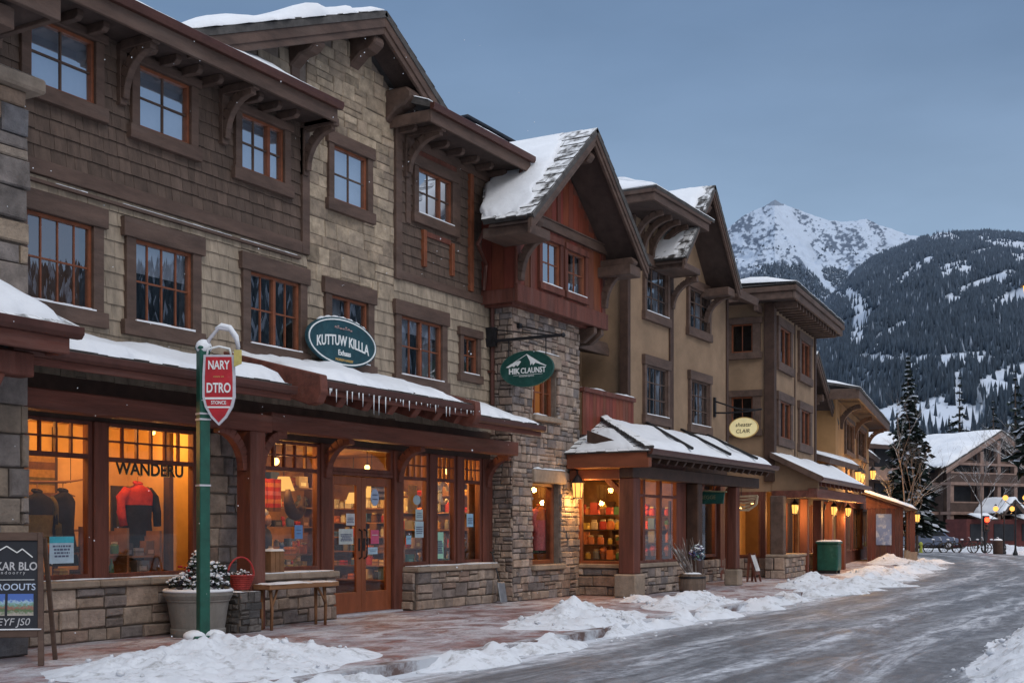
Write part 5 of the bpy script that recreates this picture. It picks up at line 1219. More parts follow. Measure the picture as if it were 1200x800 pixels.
# ================================================================== E: dark gable next to it
E_ = Thing('gabled_house', 'dark gabled house with heavy timber brackets just past the corner house', 'building', (10.2, .9, 0), FD)
mb = MB(); mb.prism([(6.75, 0), (14.0, 0), (14.0, 5.5), (9.7, 7.7), (6.75, 6.2)], 'y', 1.6, 3.2); E_.part('wall', mb, M['stucco'])
for e in ((6.76, 6.38), (14.05, 5.68)): gable_side(E_, (9.7, 8.04), e, .5, 7, rows=6, board=.32, snow_in=(.1, 0, .05, 0), sth=.12, wall_y=1.6)
for (x, z) in ((9.7, 7.55), (13.3, 5.75), (7.6, 6.35), (11.6, 6.6)):
    mb = MB(); mb.box(x - .13, x + .13, .62, 1.6, z - .15, z + .12); E_.part('outlooker', mb, M['brown'], bevel=.02)
    mb = MB(); bracket_curve(mb, x, 1.55, z - 1.1, .8, z - .17, .16, .18); E_.part('knee_brace', mb, M['brown'], bevel=.012)
E_.parts('timber_band', [(6.8, 13.9, 1.52, 1.6, 4.9, 5.25), (6.8, 13.9, 1.52, 1.6, 2.9, 3.2), (9.55, 9.85, 1.53, 1.6, 5.25, 7.4)], M['dark'])
for (a, b) in ((7.3, 9.2), (10.2, 13.2)):
    window(E_, a, b, 3.5, 4.7, 1.6, nx=3, nz=2, pane='glass_mid', case=.15, head=.15, sill=.15, snow=False, inner=False)
q = [(7.5, -.4, 4.0), (13.6, -.4, 4.0), (13.6, 1.6, 4.6), (7.5, 1.6, 4.6)]
mb = MB(); roof_slab(mb, q, .2); r = E_.part('porch_roof', mb, M['brown']); mb = MB(); snow_slab(mb, q, .14, 40, 10, wob=.05); E_.part('porch_snow', mb, M['snow'], r, smooth=True)

# ================================================================== F: yellow house at the bend
FF = Frame(50.2, 13.4, rad(9))
Fh = Thing('yellow_house', 'ochre yellow house with paired dark windows under a broad eave at the bend', 'building', (7, 0, 0), FF)
fwn = [(2.8, 6.2, 4.85, 6.1), (8.3, 12.4, 4.95, 6.25)]
mb = MB(); wall_holes(mb, -.8, 15, 0, 6.75, 0, .25, fwn + [(.3, 4.5, .55, 2.4), (5.5, 9.3, .55, 2.4), (10.3, 14.2, .55, 2.4)]); mb.box(-.8, -.55, .25, 6, 0, 6.75); mb.box(14.75, 15, .25, 6, 0, 6.75); mb.box(15.05, 24, 1.2, 1.4, 0, 5.6); mb.box(15.05, 15.2, .25, 1.2, 0, 5.6); Fh.part('stucco_wall', mb, M['stucco2'])
for (a, b, c, d) in fwn: window(Fh, a, b, c, d, 0, nx=4, nz=1, pane='glass_mid', case=.25, head=.2, sill=.2, sash='brown', mull=((a + b) / 2,), snow=False)
Fh.parts('ground_boarding', [(-.8, 15, -.05, 0, 2.45, 2.9), (-.8, 15, -.05, 0, 0, .5), (-.8, .2, -.04, 0, .5, 2.45), (4.6, 5.4, -.04, 0, .5, 2.45), (9.4, 10.2, -.04, 0, .5, 2.45)], M['timber'])
for (a, b) in ((.3, 4.5), (5.5, 9.3), (10.3, 14.2)): window(Fh, a, b, .55, 2.4, -.02, nx=4, nz=1, pane='glass_dim', case=.08, head=.05, sill=.05, sash='brown', trim='timber', mull=((a + b) / 2,), snow=False, room='litroom', curtain=[(.1, .3), (.55, .7)])
for i, x in enumerate((3.2, 9.6)):   # lit lower windows half behind the awning
    window(Fh, x, x + 2.0, 3.2, 4.2, 0, nx=2, nz=2, pane='glass_dim', case=.2, head=.2, sill=.15, sash='brown', inner=False, snow=True)
mb = MB(); mb.box(-1.8, 15.6, -1.0, -.9, 6.55, 6.95); mb.box(-1.8, -1.7, -.9, 6, 6.55, 6.95); mb.box(15.5, 15.6, -.9, 6, 6.55, 6.95); Fh.part('fascia', mb, M['brown'], bevel=.015)
mb = MB(); mb.box(-1.7, 15.5, -.9, 0, 6.68, 6.73); Fh.part('soffit', mb, M['soffit'])
q = [(-1.85, -1.05, 6.97), (15.65, -1.05, 6.97), (14.5, 5, 8.3), (-.6, 5, 8.3)]
mb = MB(); roof_slab(mb, q, .08); r = Fh.part('roof', mb, M['roof']); mb = MB(); snow_slab(mb, q, .2, 60, 12, wob=.05); Fh.part('roof_snow', mb, M['snow'], r, smooth=True)
mb = MB(); mb.box(5.5, 8.6, 2.2, 4.2, 7.3, 8.9); c_ = Fh.part('chimney', mb, M['redboard'], bevel=.03); mb = MB(); snow_slab(mb, [(5.3, 2.0, 8.9), (8.8, 2.0, 8.9), (8.8, 4.4, 8.9), (5.3, 4.4, 8.9)], .25, 20, 8, lift=0); Fh.part('chimney_snow', mb, M['snow'], c_, smooth=True)
q = [(15, .1, 5.6), (24.5, .1, 5.6), (24.5, 4, 6.9), (15, 4, 6.9)]
mb = MB(); roof_slab(mb, q, .25); r = Fh.part('wing_roof', mb, M['brown']); mb = MB(); snow_slab(mb, q, .25, 50, 12, wob=.08); Fh.part('wing_snow', mb, M['snow'], r, smooth=True)
for x in (1.0, 6.9, 14.2):
    mb = MB(); bracket_curve(mb, x, 0, 5.6, -.8, 6.5, .2, .2); Fh.part('eave_bracket', mb, M['brown'])

# the small red kiosk
FK = Frame(56.8, 13.0, rad(14))
K_ = Thing('kiosk', 'small red wooden kiosk with a snowy roof and a pale poster on its end wall', 'kiosk', (1.6, 0, 0), FK)
mb = MB(); boards(mb, -.8, .75, 0, 2.45, 0, (), .2, lambda s, d, z: (d, -s, z), (.075, .026, .022)); mb.box(.01, 4, -.72, .8, 0, 2.4); K_.part('wall', mb, M['redboard'])
mb = MB(); mb.prism([(-.85, 2.4), (.85, 2.4), (.85, 3.0)], 'x', -.05, .05); K_.part('gable_board', mb, M['timber'])
q = [(-.4, -1.35, 2.32), (5.0, -1.35, 2.32), (5.0, 1.0, 3.15), (-.4, 1.0, 3.15)]
mb = MB(); roof_slab(mb, q, .1); r = K_.part('roof', mb, M['dark']); mb = MB(); snow_slab(mb, q, .16, 50, 14, wob=.06); K_.part('roof_snow', mb, M['snow'], r, smooth=True)
for (x, y) in ((-.2, -1.15), (4.7, -1.15), (2.2, -1.15)):
    mb = MB(); mb.box(x - .1, x + .1, y - .1, y + .1, .45, 2.3); K_.part('post', mb, M['timber']); mb = MB(); mb.box(x - .2, x + .2, y - .2, y + .2, 0, .45); K_.part('post_base', mb, M['capstone'])
mb = MB(); mb.box(-.06, -.025, -.25, .42, .75, 2.15); po = K_.part('poster', mb, M['posterblue'])

# ================================================================== far buildings
FL = Frame(109.3, 20.25, rad(-32))
Lg = Thing('timber_lodge', 'big timber lodge with balconies and a glazed gable closing the end of the street', 'building', (5.6, 0, 0), FL)
M['lodge'] = mat('lodge_wall', (.075, .05, .042), .85, .25, 2); M['lodgebeam'] = mat('lodge_beam', (.235, .158, .13), .8, .25, 2)
mb = MB(); mb.prism([(0, 0), (11.4, 0), (11.4, 6.9), (5.7, 9.6), (0, 6.9)], 'y', 0, 8); Lg.part('wall', mb, M['lodge'])
for e in ((-.9, 6.6), (12.3, 6.6)): gable_side(Lg, (5.7, 9.85), e, -1.2, 6.5 if e[0] < 0 else 13, 13, th=.15, board=.5, rows=3, snow_in=(.0, 0, .0, 0), sth=.4, soffit=False, trim='lodgebeam')
for z in (2.7, 5.2):
    mb = MB(); mb.box(-.3, 11.7, -1.15, 0, z, z + .25); bl = Lg.part('balcony', mb, M['lodgebeam']); mb = MB(); mb.box(-.3, 11.7, -1.1, -1.06, z + .25, z + .98); Lg.part('balustrade', mb, M['lodge'], bl); mb = MB(); mb.box(-.3, 11.7, -1.15, -1.03, z + .98, z + 1.1); Lg.part('handrail', mb, M['lodgebeam'], bl)
for x in (0, 3.6, 5.7, 7.8, 11.4):
    mb = MB(); mb.box(x - .2, x + .2, -1.0, -.6, 0, 9.4 - abs(x - 5.7) * .47 - .3); Lg.part('post', mb, M['lodgebeam'])
for (z0_, z1_) in ((3.8, 5.1), (6.35, 7.0)):
    for (a, b) in ((.4, 3.3), (3.9, 5.5), (5.9, 7.5), (8.1, 11)): 
        mb = MB(); mb.box(a, b, -.05, .0, z0_, z1_); Lg.part('window', mb, M['darkroom'])
mb = MB(); mb.box(.3, 11.1, -.12, 0, 7.15, 7.35); mb.box(.3, 11.1, -1.1, -1.0, 6.9, 7.1); Lg.part('gable_beam', mb, M['lodgebeam'])
for (a, b, d) in ((3.9, 5.5, 8.6), (5.9, 7.5, 8.6)): mb = MB(); mb.box(a, b, -.05, 0, 7.4, d); Lg.part('window', mb, M['darkroom'])
for z in (2.7, 5.2):   # side balconies
    mb = MB(); mb.box(-1.3, -.02, .4, 11.5, z, z + .25); bl = Lg.part('balcony', mb, M['lodgebeam']); mb = MB(); mb.box(-1.25, -1.2, .4, 11.5, z + .25, z + .9); Lg.part('balustrade', mb, M['lodge'], bl); mb = MB(); mb.box(-1.3, -1.17, .4, 11.5, z + .9, z + 1.02); Lg.part('handrail', mb, M['lodgebeam'], bl)
    for (a, b) in ((.9, 4), (5, 8), (8.8, 11.2)): mb = MB(); mb.box(-.05, 0, a, b, z + 1.1, z + 2.2); Lg.part('window', mb, M['darkroom'])
for x in (1.5, 5, 8.2, 11): mb = MB(); mb.box(-1.3, -1.0, x - .2, x + .2, 0, 6.6); Lg.part('post', mb, M['lodgebeam'])
mb = MB(); mb.prism([(3.5, 6.7), (6.0, 8.3), (8.5, 6.7)], 'x', -1.4, 3); r = Lg.part('dormer', mb, M['lodge'])
for (a, b) in ((3.2, 6.0), (8.8, 6.0)):
    q = [(-1.8, a, 6.6), (3.4, a, 6.6), (3.4, b, 8.45), (-1.8, b, 8.45)]; mb = MB(); snow_slab(mb, q, .3, 16, 10, lift=.05); Lg.part('dormer_snow', mb, M['snow'], r, smooth=True)
mb = MB(); mb.box(-1, 12.5, -3.4, -1.2, 0, 2.3); Lg.part('shop_front', mb, M['redshop'])
for (a, b) in ((-.6, 1.4), (2.2, 4.6), (5.6, 8.4), (9.2, 12)): mb = MB(); mb.box(a, b, -3.46, -3.4, .5, 1.9); Lg.part('shop_window', mb, M['darkroom'])
for (a, b) in ((-.4, 1.6), (4.6, 9.0)):
    q = [(a, -4.4, 2.3), (b, -4.4, 2.3), (b, -3.0, 2.7), (a, -3.0, 2.7)]; mb = MB(); roof_slab(mb, q, .12); r = Lg.part('canopy', mb, M['dark']); mb = MB(); snow_slab(mb, q, .22, 20, 8); Lg.part('canopy_snow', mb, M['snow'], r, smooth=True)
for e in ((2.3, 2.7), (5.3, 2.7)): gable_side(Lg, (3.8, 3.9), e, -4.2, -1.2, rows=3, snow_in=(.0, 0, .0, 0), sth=.3, soffit=False)
# dark house behind the fir
FG = Frame(86.5, 23.5, rad(-24))
Gh = Thing('brown_house', 'dark brown timber house half hidden behind the tall fir', 'building', (3, 0, 0), FG)
mb = MB(); mb.box(-9, 8, 0, 8, 0, 7.5); Gh.part('wall', mb, M['lodge'])
q = [(-9.8, -1, 7.5), (8.8, -1, 7.5), (8.8, 4, 9.6), (-9.8, 4, 9.6)]; mb = MB(); roof_slab(mb, q, .3); r = Gh.part('roof', mb, M['brown']); mb = MB(); snow_slab(mb, q, .4, 50, 12, wob=.15); Gh.part('roof_snow', mb, M['snow'], r, smooth=True)
for z in (2.5, 5): mb = MB(); mb.box(-9, 8, -.9, 0, z, z + .9); Gh.part('balcony', mb, M['lodgebeam'])
for z in (.5, 3.5, 6): 
    for i in range(5): mb = MB(); mb.box(-8.5 + i * 3.3, -6.5 + i * 3.3, -.06, 0, z, z + 1.3); Gh.part('window', mb, M['darkroom'])
FH = Frame(124, 3.2, rad(-62))
Hh2 = Thing('shop_row', 'low dark red shop row with snowy canopies at the far right', 'building', (6, 0, 0), FH)
mb = MB(); mb.box(-7, 14, 0, 6, 0, 3.4); Hh2.part('wall', mb, M['timber'])
q = [(-7.5, -1.5, 3.2), (14.5, -1.5, 3.2), (14.5, 4, 5.2), (-7.5, 4, 5.2)]; mb = MB(); roof_slab(mb, q, .2); r = Hh2.part('roof', mb, M['brown']); mb = MB(); snow_slab(mb, q, .4, 50, 12, wob=.15); Hh2.part('roof_snow', mb, M['snow'], r, smooth=True)
for i in range(6): mb = MB(); mb.box(-6 + i * 3.3, -3.6 + i * 3.3, -.06, 0, .6, 2.4); Hh2.part('shop_window', mb, M['darkroom'])
# ================================================================== signs
RT = Vector((ST, -CT, 0)); FW = Vector((CT, ST, 0)); UP = Vector((0, 0, 1))
def oval(mb, c, ux, uz, a, b, d0, d1, n=48, col=None, rim=None):
    ux = Vector(ux); uz = Vector(uz); un = ux.cross(uz); c = Vector(c)
    P = [c + ux * a * math.cos(2 * math.pi * k / n) + uz * b * math.sin(2 * math.pi * k / n) for k in range(n)]
    if rim is None:
        mb.add([p + un * d0 for p in P] + [p + un * d1 for p in P], [tuple(range(n))[::-1], tuple(range(n, 2 * n))] + [(k, (k + 1) % n, n + (k + 1) % n, n + k) for k in range(n)], col)
    else:
        Q = [c + ux * (a - rim) * math.cos(2 * math.pi * k / n) + uz * (b - rim) * math.sin(2 * math.pi * k / n) for k in range(n)]
        vs = [p + un * d0 for p in P] + [p + un * d1 for p in P] + [q + un * d1 for q in Q] + [q + un * d0 for q in Q]
        fs = []
        for k in range(n):
            k2 = (k + 1) % n
            fs += [(k, k2, n + k2, n + k), (n + k, n + k2, 2 * n + k2, 2 * n + k), (2 * n + k, 2 * n + k2, 3 * n + k2, 3 * n + k)]
        mb.add(vs, fs, col)
    return mb

# big teal oval over the middle window
T = Thing('oval_sign', 'large teal oval shop sign fixed over a window above the icicle awning', 'sign', (16.35, 12.6, 4.52))
X_, Z_ = (1, 0, 0), (0, 0, 1); cc = (16.35, 12.56, 4.53)
T.part('panel', oval(MB(), cc, X_, Z_, .93, .40, -.02, .03), M['signteal'])
T.part('rim', oval(MB(), cc, X_, Z_, .90, .375, .03, .042, rim=.022), M['white'])
mb = MB(); mb.text('KUTTUW KILLLA', .235, (16.35, 12.527, 4.545), X_, Z_, .004, bold=.004, arch=.10, sx=.78); T.part('lettering', mb, M['white'])
mb = MB(); mb.text('Exhaas', .125, (16.38, 12.527, 4.35), X_, Z_, .004, bold=.002); T.part('lettering', mb, M['white'])
mb = MB(); mb.text('MOEREM HAREBY', .06, (16.38, 12.527, 4.235), X_, Z_, .003); T.part('lettering', mb, M['gold'])
mb = MB()
for i in range(7): mb.ball((16.14 + i * .07, 12.527, 4.76 + .018 * math.sin(i * 1.9)), .022, 7, 5, sq=.7)
mb.box(16.12, 16.58, 12.524, 12.53, 4.745, 4.755); T.part('ornament', mb, mat('pinkish_ornament', (.32, .22, .22), .6, .2, 9))
mb = MB()
for x in (15.8, 16.9): mb.box(x - .03, x + .03, 12.58, 12.78, 4.4, 4.46)
mb.box(15.8, 16.9, 12.585, 12.6, 4.42, 4.45); T.part('mounting_bar', mb, M['metal'])
mb = MB()
for k in range(26):
    t = rad(48 + k * 84 / 25); q = (16.35 + .93 * math.cos(t), 4.53 + .40 * math.sin(t)); mb.ball((q[0], 12.565, q[1] + .006), .028 + .01 * math.sin(k * 1.7) , 7, 5, sq=.7)
T.part('top_snow', mb, M['snow'], smooth=True)

# hanging green oval on the tower
T = Thing('hanging_sign', 'dark green oval sign with a white mountain hanging from an iron arm by the tower', 'sign', (21.45, 12.3, 4.64))
UX = (0, -1, 0); c0 = Vector((21.4, 11.86, 4.62))
T.part('panel', oval(MB(), c0, UX, Z_, .60, .355, -.025, .025), M['signgreen'])
T.part('rim', oval(MB(), c0, UX, Z_, .60, .355, .025, .032, rim=.012), mat('dull_green_rim', (.03, .1, .08), .5, .1, 8))
def sp(x, z, d=.03): return (21.4 - d, 11.86 - x, 4.62 + z)
mb = MB()
def poly_on(pts, d=.031): mb.add([sp(x, z, d) for x, z in pts], [tuple(range(len(pts)))])
poly_on([(-.47, .05), (-.36, .11), (-.25, .15), (-.16, .17), (-.12, .15), (-.16, .10), (-.2, .06), (-.24, .09), (-.28, .05), (-.33, .07), (-.40, .04)])
poly_on([(.0, .28), (.02, .285), (.16, .20), (.32, .10), (.45, .04), (.44, .03), (.33, .065), (.2, .11), (.15, .06), (.13, .11), (.09, .06), (.08, .14)])
for (a, b) in (((-.3, .13), (.01, .285)),):
    mb.beam(sp(a[0], a[1], .031), sp(b[0], b[1], .031), .008, .012, up=(1, 0, 0))
T.part('mountain_emblem', mb, M['white'])
mb = MB(); mb.text('HIK', .15, sp(-.28, -.04, .031), UX, Z_, .003, bold=.006); T.part('lettering', mb, M['white']); mb = MB(); mb.text('CLAUNST', .15, sp(.15, -.04, .031), UX, Z_, .003, bold=.003, sx=.85); T.part('lettering', mb, M['white'])
mb = MB(); mb.text('MOUNTAIN OUTFITS', .035, sp(.0, -.145, .031), UX, Z_, .002); mb.add([sp(-.3, -.118, .031), sp(.36, -.112, .031), sp(.36, -.118, .031), sp(-.3, -.124, .031)], [(0, 1, 2, 3)]); T.part('lettering', mb, M['white'])
mb = MB(); mb.box(21.37, 21.43, 11.08, 12.62, 5.2, 5.255); mb.beam((21.4, 12.6, 5.45), (21.4, 11.3, 5.24), .025, .025); mb.box(21.34, 21.46, 12.58, 12.79, 5.12, 5.5)
mb.beam((21.75, 12.25, 5.55), (21.42, 11.15, 5.25), .02, .02); mb.ball((21.4, 11.06, 5.228), .05, 8, 6); mb.box(21.7, 21.8, 12.2, 12.28, 5.5, 5.6); T.part('iron_arm', mb, M['metal'])
mb = MB()
for y in (12.28, 11.44): mb.tube([(21.4, y, 5.2), (21.4, y, 4.85)], .012, 6)
T.part('hanger_rod', mb, M['metal'])

# cream oval sign
T = Thing('hanging_sign', 'cream oval sign with dark script on a twisted iron arm beside the corner house', 'sign', (33.0, 12.25, 4.3))
c1 = Vector((33.0, 11.42, 4.27))
T.part('panel', oval(MB(), c1, UX, Z_, .41, .28, -.025, .025), M['cream'])
T.part('rim', oval(MB(), c1, UX, Z_, .42, .29, -.03, .03, rim=.02), M['gold'])
mb = MB(); mb.text('sheatar', .16, (32.968, 11.42, 4.35), UX, Z_, .003, shear=.25); mb.text('CLAIR', .15, (32.968, 11.44, 4.17), UX, Z_, .003, shear=.15); T.part('lettering', mb, M['ink'])
mb = MB(); mb.tube([(33.0, 12.28, 4.72), (33.0, 11.9, 4.7), (33.0, 11.3, 4.72), (33.0, 10.9, 4.76)], .025, 8); mb.tube([(33.0, 12.28, 5.05), (33.0, 12.0, 4.95), (33.0, 11.6, 4.8), (33.0, 11.0, 4.74)], .022, 8); mb.box(32.95, 33.05, 12.24, 12.3, 4.6, 5.15); T.part('iron_arm', mb, M['metal'])
mb = MB()
for y in (11.75, 11.1): mb.tube([(33.0, y, 4.72), (33.0, 11.42 + (y - 11.42) * .85, 4.42)], .008, 6)
T.part('hanger_rod', mb, M['metal'])
# two signs under the glazed shop's awning
T = Thing('hanging_sign', 'long dark green board hanging under the awning before the glazed shop entrance', 'sign', (29.0, 11.0, 2.2))
mb = MB(); mb.prism([(11.46, 2.40), (10.52, 2.36), (10.56, 2.08), (11.40, 2.08)], 'x', 28.97, 29.03); T.part('panel', mb, M['signgreen'], bevel=.01)
mb = MB(); mb.prism([(11.5, 2.43), (10.48, 2.39), (10.48, 2.36), (11.5, 2.40)], 'x', 28.95, 29.05); mb.text('BREGGE', .13, (28.965, 10.98, 2.24), UX, Z_, .003); T.part('lettering', mb, mat('faded_gold', (.16, .17, .1), .7, .2, 9))
mb = MB()
for y in (11.2, 10.8): mb.tube([(29, y, 2.39), (29, y, 2.6)], .012, 6)
T.part('hanger_rod', mb, M['metal'])
T = Thing('hanging_sign', 'pale woven boat-shaped sign hanging from a post under the awning', 'sign', (31.0, 10.7, 2.1))
mb = MB()
pts = [(-.36, .18), (.36, .2), (.33, -.02), (.12, -.17), (-.14, -.16), (-.33, .02)]
for (a, b) in zip(pts, pts[1:] + pts[:1]): mb.beam((31, 10.72 - a[0], 2.12 + a[1]), (31, 10.72 - b[0], 2.12 + b[1]), .05, .05, up=(1, 0, 0))
for k in range(7):
    z = .14 - k * .045; w_ = .34 - .035 * k; mb.tube([(31, 10.72 + w_, 2.12 + z), (30.985, 10.72, 2.12 + z - .03 + .02 * (k % 2)), (31, 10.72 - w_, 2.12 + z + .02)], .014, 6)
T.part('woven_panel', mb, mat('wicker_pale', (.42, .33, .22), .8, .25, 9))
mb = MB(); mb.tube([(31, 10.8, 2.3), (31, 10.8, 2.58)], .012, 6); T.part('hanger_rod', mb, M['metal'])

# ---- green pole with the red shield sign
px, py = 11.36, 10.86
T = Thing('sign_pole', 'tall dark green square pole rising from the snow heap', 'sign pole', (px, py, 0))
mb = MB(); rr = rad(-25); c_, s_ = math.cos(rr), math.sin(rr)
def rot(x, y): return (px + c_ * x - s_ * y, py + s_ * x + c_ * y)
def rbox(mb, hx, hy, z0, z1, ox=0, oy=0): mb.prism([rot(ox - hx, oy - hy), rot(ox + hx, oy - hy), rot(ox + hx, oy + hy), rot(ox - hx, oy + hy)], 'z', z0, z1)
rbox(mb, .066, .066, .1, 3.66); T.part('shaft', mb, M['green'], bevel=.008)
mb = MB(); rbox(mb, .17, .17, .0, .15); T.part('foot', mb, M['green'], bevel=.012)
mb = MB(); rbox(mb, .08, .08, 3.66, 3.7); T.part('cap', mb, M['green'], bevel=.01)
mb = MB(); mb.ball((px + .01, py, 3.695), .098, 16, 10, sq=.95, jit=.05); T.part('cap_snow', mb, M['snow'], smooth=True)
for sx_ in (-1, 1):
    mb = MB(); mb.ball((px + .1 * sx_, py - .07 * sx_ - .02, .14), .14, 12, 8, sq=.55, jit=.03); T.part('foot_snow', mb, M['snow'], smooth=True)
for z in (1.98, 2.79, 2.86):
    mb = MB(); rbox(mb, .073, .073, z, z + .022); T.part('band', mb, M['greyrim'])
T = Thing('shield_sign', 'red shield-shaped sign with white lettering hung on the green pole', 'sign', (px, py, 3.2))
sc = Vector((px, py, 0)) + RT * .215 - FW * .085; sc.z = 3.22
def S(x, z, d=0): p = sc + RT * x + UP * z - FW * d; return tuple(p)
def plate(mb, pts, d0, d1):
    n = len(pts); mb.add([S(x, z, d0) for x, z in pts] + [S(x, z, d1) for x, z in pts], [tuple(range(n)), tuple(range(n, 2 * n))[::-1]] + [(i, (i + 1) % n, n + (i + 1) % n, n + i) for i in range(n)])
out = [(-.18, .36), (.18, .36), (.195, .1), (.195, -.15), (.165, -.27), (.09, -.40), (0, -.49), (-.09, -.40), (-.165, -.27), (-.195, -.15), (-.195, .1)]
mb = MB(); plate(mb, out, -.02, .015); T.part('rim', mb, M['greyrim'], bevel=.006)
mb = MB(); plate(mb, [(x * .87, z * .945 - .0) for x, z in out], .015, .02); T.part('panel', mb, M['signred'])
mb = MB()
for (a, b) in ((-.155, -.18), (-.265, -.285)): plate(mb, [(-.17 if a > -.2 else -.14, a), (.17 if a > -.2 else .14, a), (.165 if a > -.2 else .135, b), (-.165 if a > -.2 else -.135, b)], .0205, .0225)
T.part('stripe', mb, M['white'])
mb = MB()
for txt, z, sz, sx_, bd in (('NARY', .235, .15, .66, .003), ('DTRO', -.045, .165, .66, .004), ('STONCE', -.222, .06, .8, .001)):
    mb.text(txt, sz, S(0, z, .024), tuple(RT), Z_, .002, bold=bd, sx=sx_)
T.part('lettering', mb, M['white'])
mb = MB(); mb.text('estate on', .035, S(0, .1, .022), tuple(RT), Z_, .001); T.part('lettering', mb, M['gold'])
mb = MB(); mb.tube([S(-.15, .36), S(-.13, .44), S(0, .47), S(.13, .44), S(.15, .36)], .014, 8); T.part('bail', mb, M['white'], smooth=True)
mb = MB(); mb.tube([S(-.17, .36, -.06), S(-.14, .56, -.06), S(-.02, .70, -.05), S(.12, .68, -.05), S(.2, .56, -.05), S(.235, .40, -.05)], .022, 10); T.part('arch', mb, M['greyrim'], smooth=True)
mb = MB(); mb.tube([S(-.06, .70, -.05), S(.02, .735, -.05), S(.12, .71, -.05), S(.2, .6, -.05), S(.24, .46, -.05)], [.01, .03, .034, .03, .012], 10); T.part('arch_snow', mb, M['snow'], smooth=True)
mb = MB(); plate(mb, [(.205, .41), (.275, .41), (.275, .26), (.205, .23)], .03, .06); T.part('tag', mb, mat('yellow_tag', (.5, .42, .14), .6, .2, 9), bevel=.01)

# ---- chalkboard
FB = Frame(8.98, 10.86, math.atan2(-CT, ST) + rad(8))
T = Thing('chalkboard', 'wooden A-frame chalkboard with chalk lettering and two landscape pictures at the left edge', 'chalkboard', (-.4, 0, 0), FB)
# local: x along the board (right edge near 0), y away from the viewer, leaning back
def bp(x, z, d=0): f = z / 1.42; xx = x * (1 - .12 * f) - .07 * f * 1.0; return (xx, .02 + .26 * f - d, z)
def bquad(mb, x0, x1, z0, z1, d0, d1): mb.hexa([bp(x0, z0, d1), bp(x1, z0, d1), bp(x1, z0, d0), bp(x0, z0, d0), bp(x0, z1, d1), bp(x1, z1, d1), bp(x1, z1, d0), bp(x0, z1, d0)])
mb = MB(); bquad(mb, -.80, -.74, 0, 1.42, 0, .045); bquad(mb, -.06, 0, 0, 1.42, 0, .045); bquad(mb, -.74, -.06, 1.33, 1.42, 0, .044); bquad(mb, -.74, -.06, .30, .38, 0, .044); T.part('frame', mb, M['brown'], bevel=.006)
mb = MB(); bquad(mb, -.74, -.06, .38, 1.33, .005, .02); T.part('slate', mb, M['slate'])
mb = MB(); bquad(mb, -.78, -.02, .381, .392, .0, .06); T.part('frame_snow', mb, M['snow'])
def btext(s, size, x, z, m_, **k):
    mb = MB(); o = bp(x, z, .022); n = (Vector(bp(x, z + .1)) - Vector(bp(x, z))).normalized(); mb.text(s, size, o, (1, 0, 0), tuple(n), .001, **k); T.part('chalk_lettering', mb, m_)
btext('PEAKAR BLO', .125, -.40, 1.05, M['chalk'], sx=.85, bold=.002); btext('a n d o o r r y', .05, -.36, .985, M['chalk']); btext('ESPROOUTS', .10, -.38, .83, mat('chalk_blue', (.45, .55, .72), .8, .1, 9), bold=.001); btext('MEYF JS0', .11, -.37, .46, M['chalk'], shear=.2)
mb = MB()
for (a, b) in (((-.6, 1.17), (-.42, 1.27)), ((-.42, 1.27), (-.3, 1.2)), ((-.3, 1.2), (-.24, 1.24)), ((-.24, 1.24), (-.12, 1.15))): mb.beam(bp(*a, .023), bp(*b, .023), .012, .004, up=(0, -1, 0))
mb.beam(bp(-.7, .91, .023), bp(-.1, .91, .023), .006, .003, up=(0, -1, 0)); T.part('chalk_drawing', mb, M['white'])
def picture_mat(name, seed):
    m = bpy.data.materials.new(name); m.use_nodes = True; nt = m.node_tree; N = nt.nodes; L = nt.links; b = N['Principled BSDF']; b.inputs['Roughness'].default_value = .5
    tc = N.new('ShaderNodeTexCoord'); sx = N.new('ShaderNodeSeparateXYZ'); L.new(tc.outputs['Generated'], sx.inputs[0])
    nz = N.new('ShaderNodeTexNoise'); nz.inputs['Scale'].default_value = 9; nz.inputs['Detail'].default_value = 6; nz.noise_dimensions = '4D'; nz.inputs['W'].default_value = seed; L.new(tc.outputs['Generated'], nz.inputs['Vector'])
    ma = N.new('ShaderNodeMath'); ma.operation = 'MULTIPLY_ADD'; ma.inputs[1].default_value = .55; L.new(nz.outputs['Fac'], ma.inputs[0]); L.new(sx.outputs['Z'], ma.inputs[2])
    cr = N.new('ShaderNodeValToRGB'); e = cr.color_ramp.elements; e[0].position = .3; e[0].color = (.4, .36, .33, 1); e[1].position = 1.2; e[1].color = (.06, .14, .45, 1)
    for p, c in ((.5, (.07, .15, .06)), (.66, (.3, .12, .1)), (.75, (.12, .28, .2)), (.9, (.35, .5, .65))): q = e.new(p); q.color = (*c, 1)
    L.new(ma.outputs[0], cr.inputs[0]); L.new(cr.outputs[0], b.inputs['Base Color']); return m
for k, (a, b) in enumerate(((-.70, -.42), (-.39, -.11))):
    mb = MB(); bquad(mb, a, b, .53, .76, .02, .024); T.part('picture', mb, picture_mat('landscape_picture', 3 + 4 * k))
mb = MB()
for x in (-.78, -.02): mb.beam((x * .9 - .05, .32, 1.36), (x, .62, 0), .05, .03)
T.part('rear_leg', mb, M['brown'], bevel=.005)

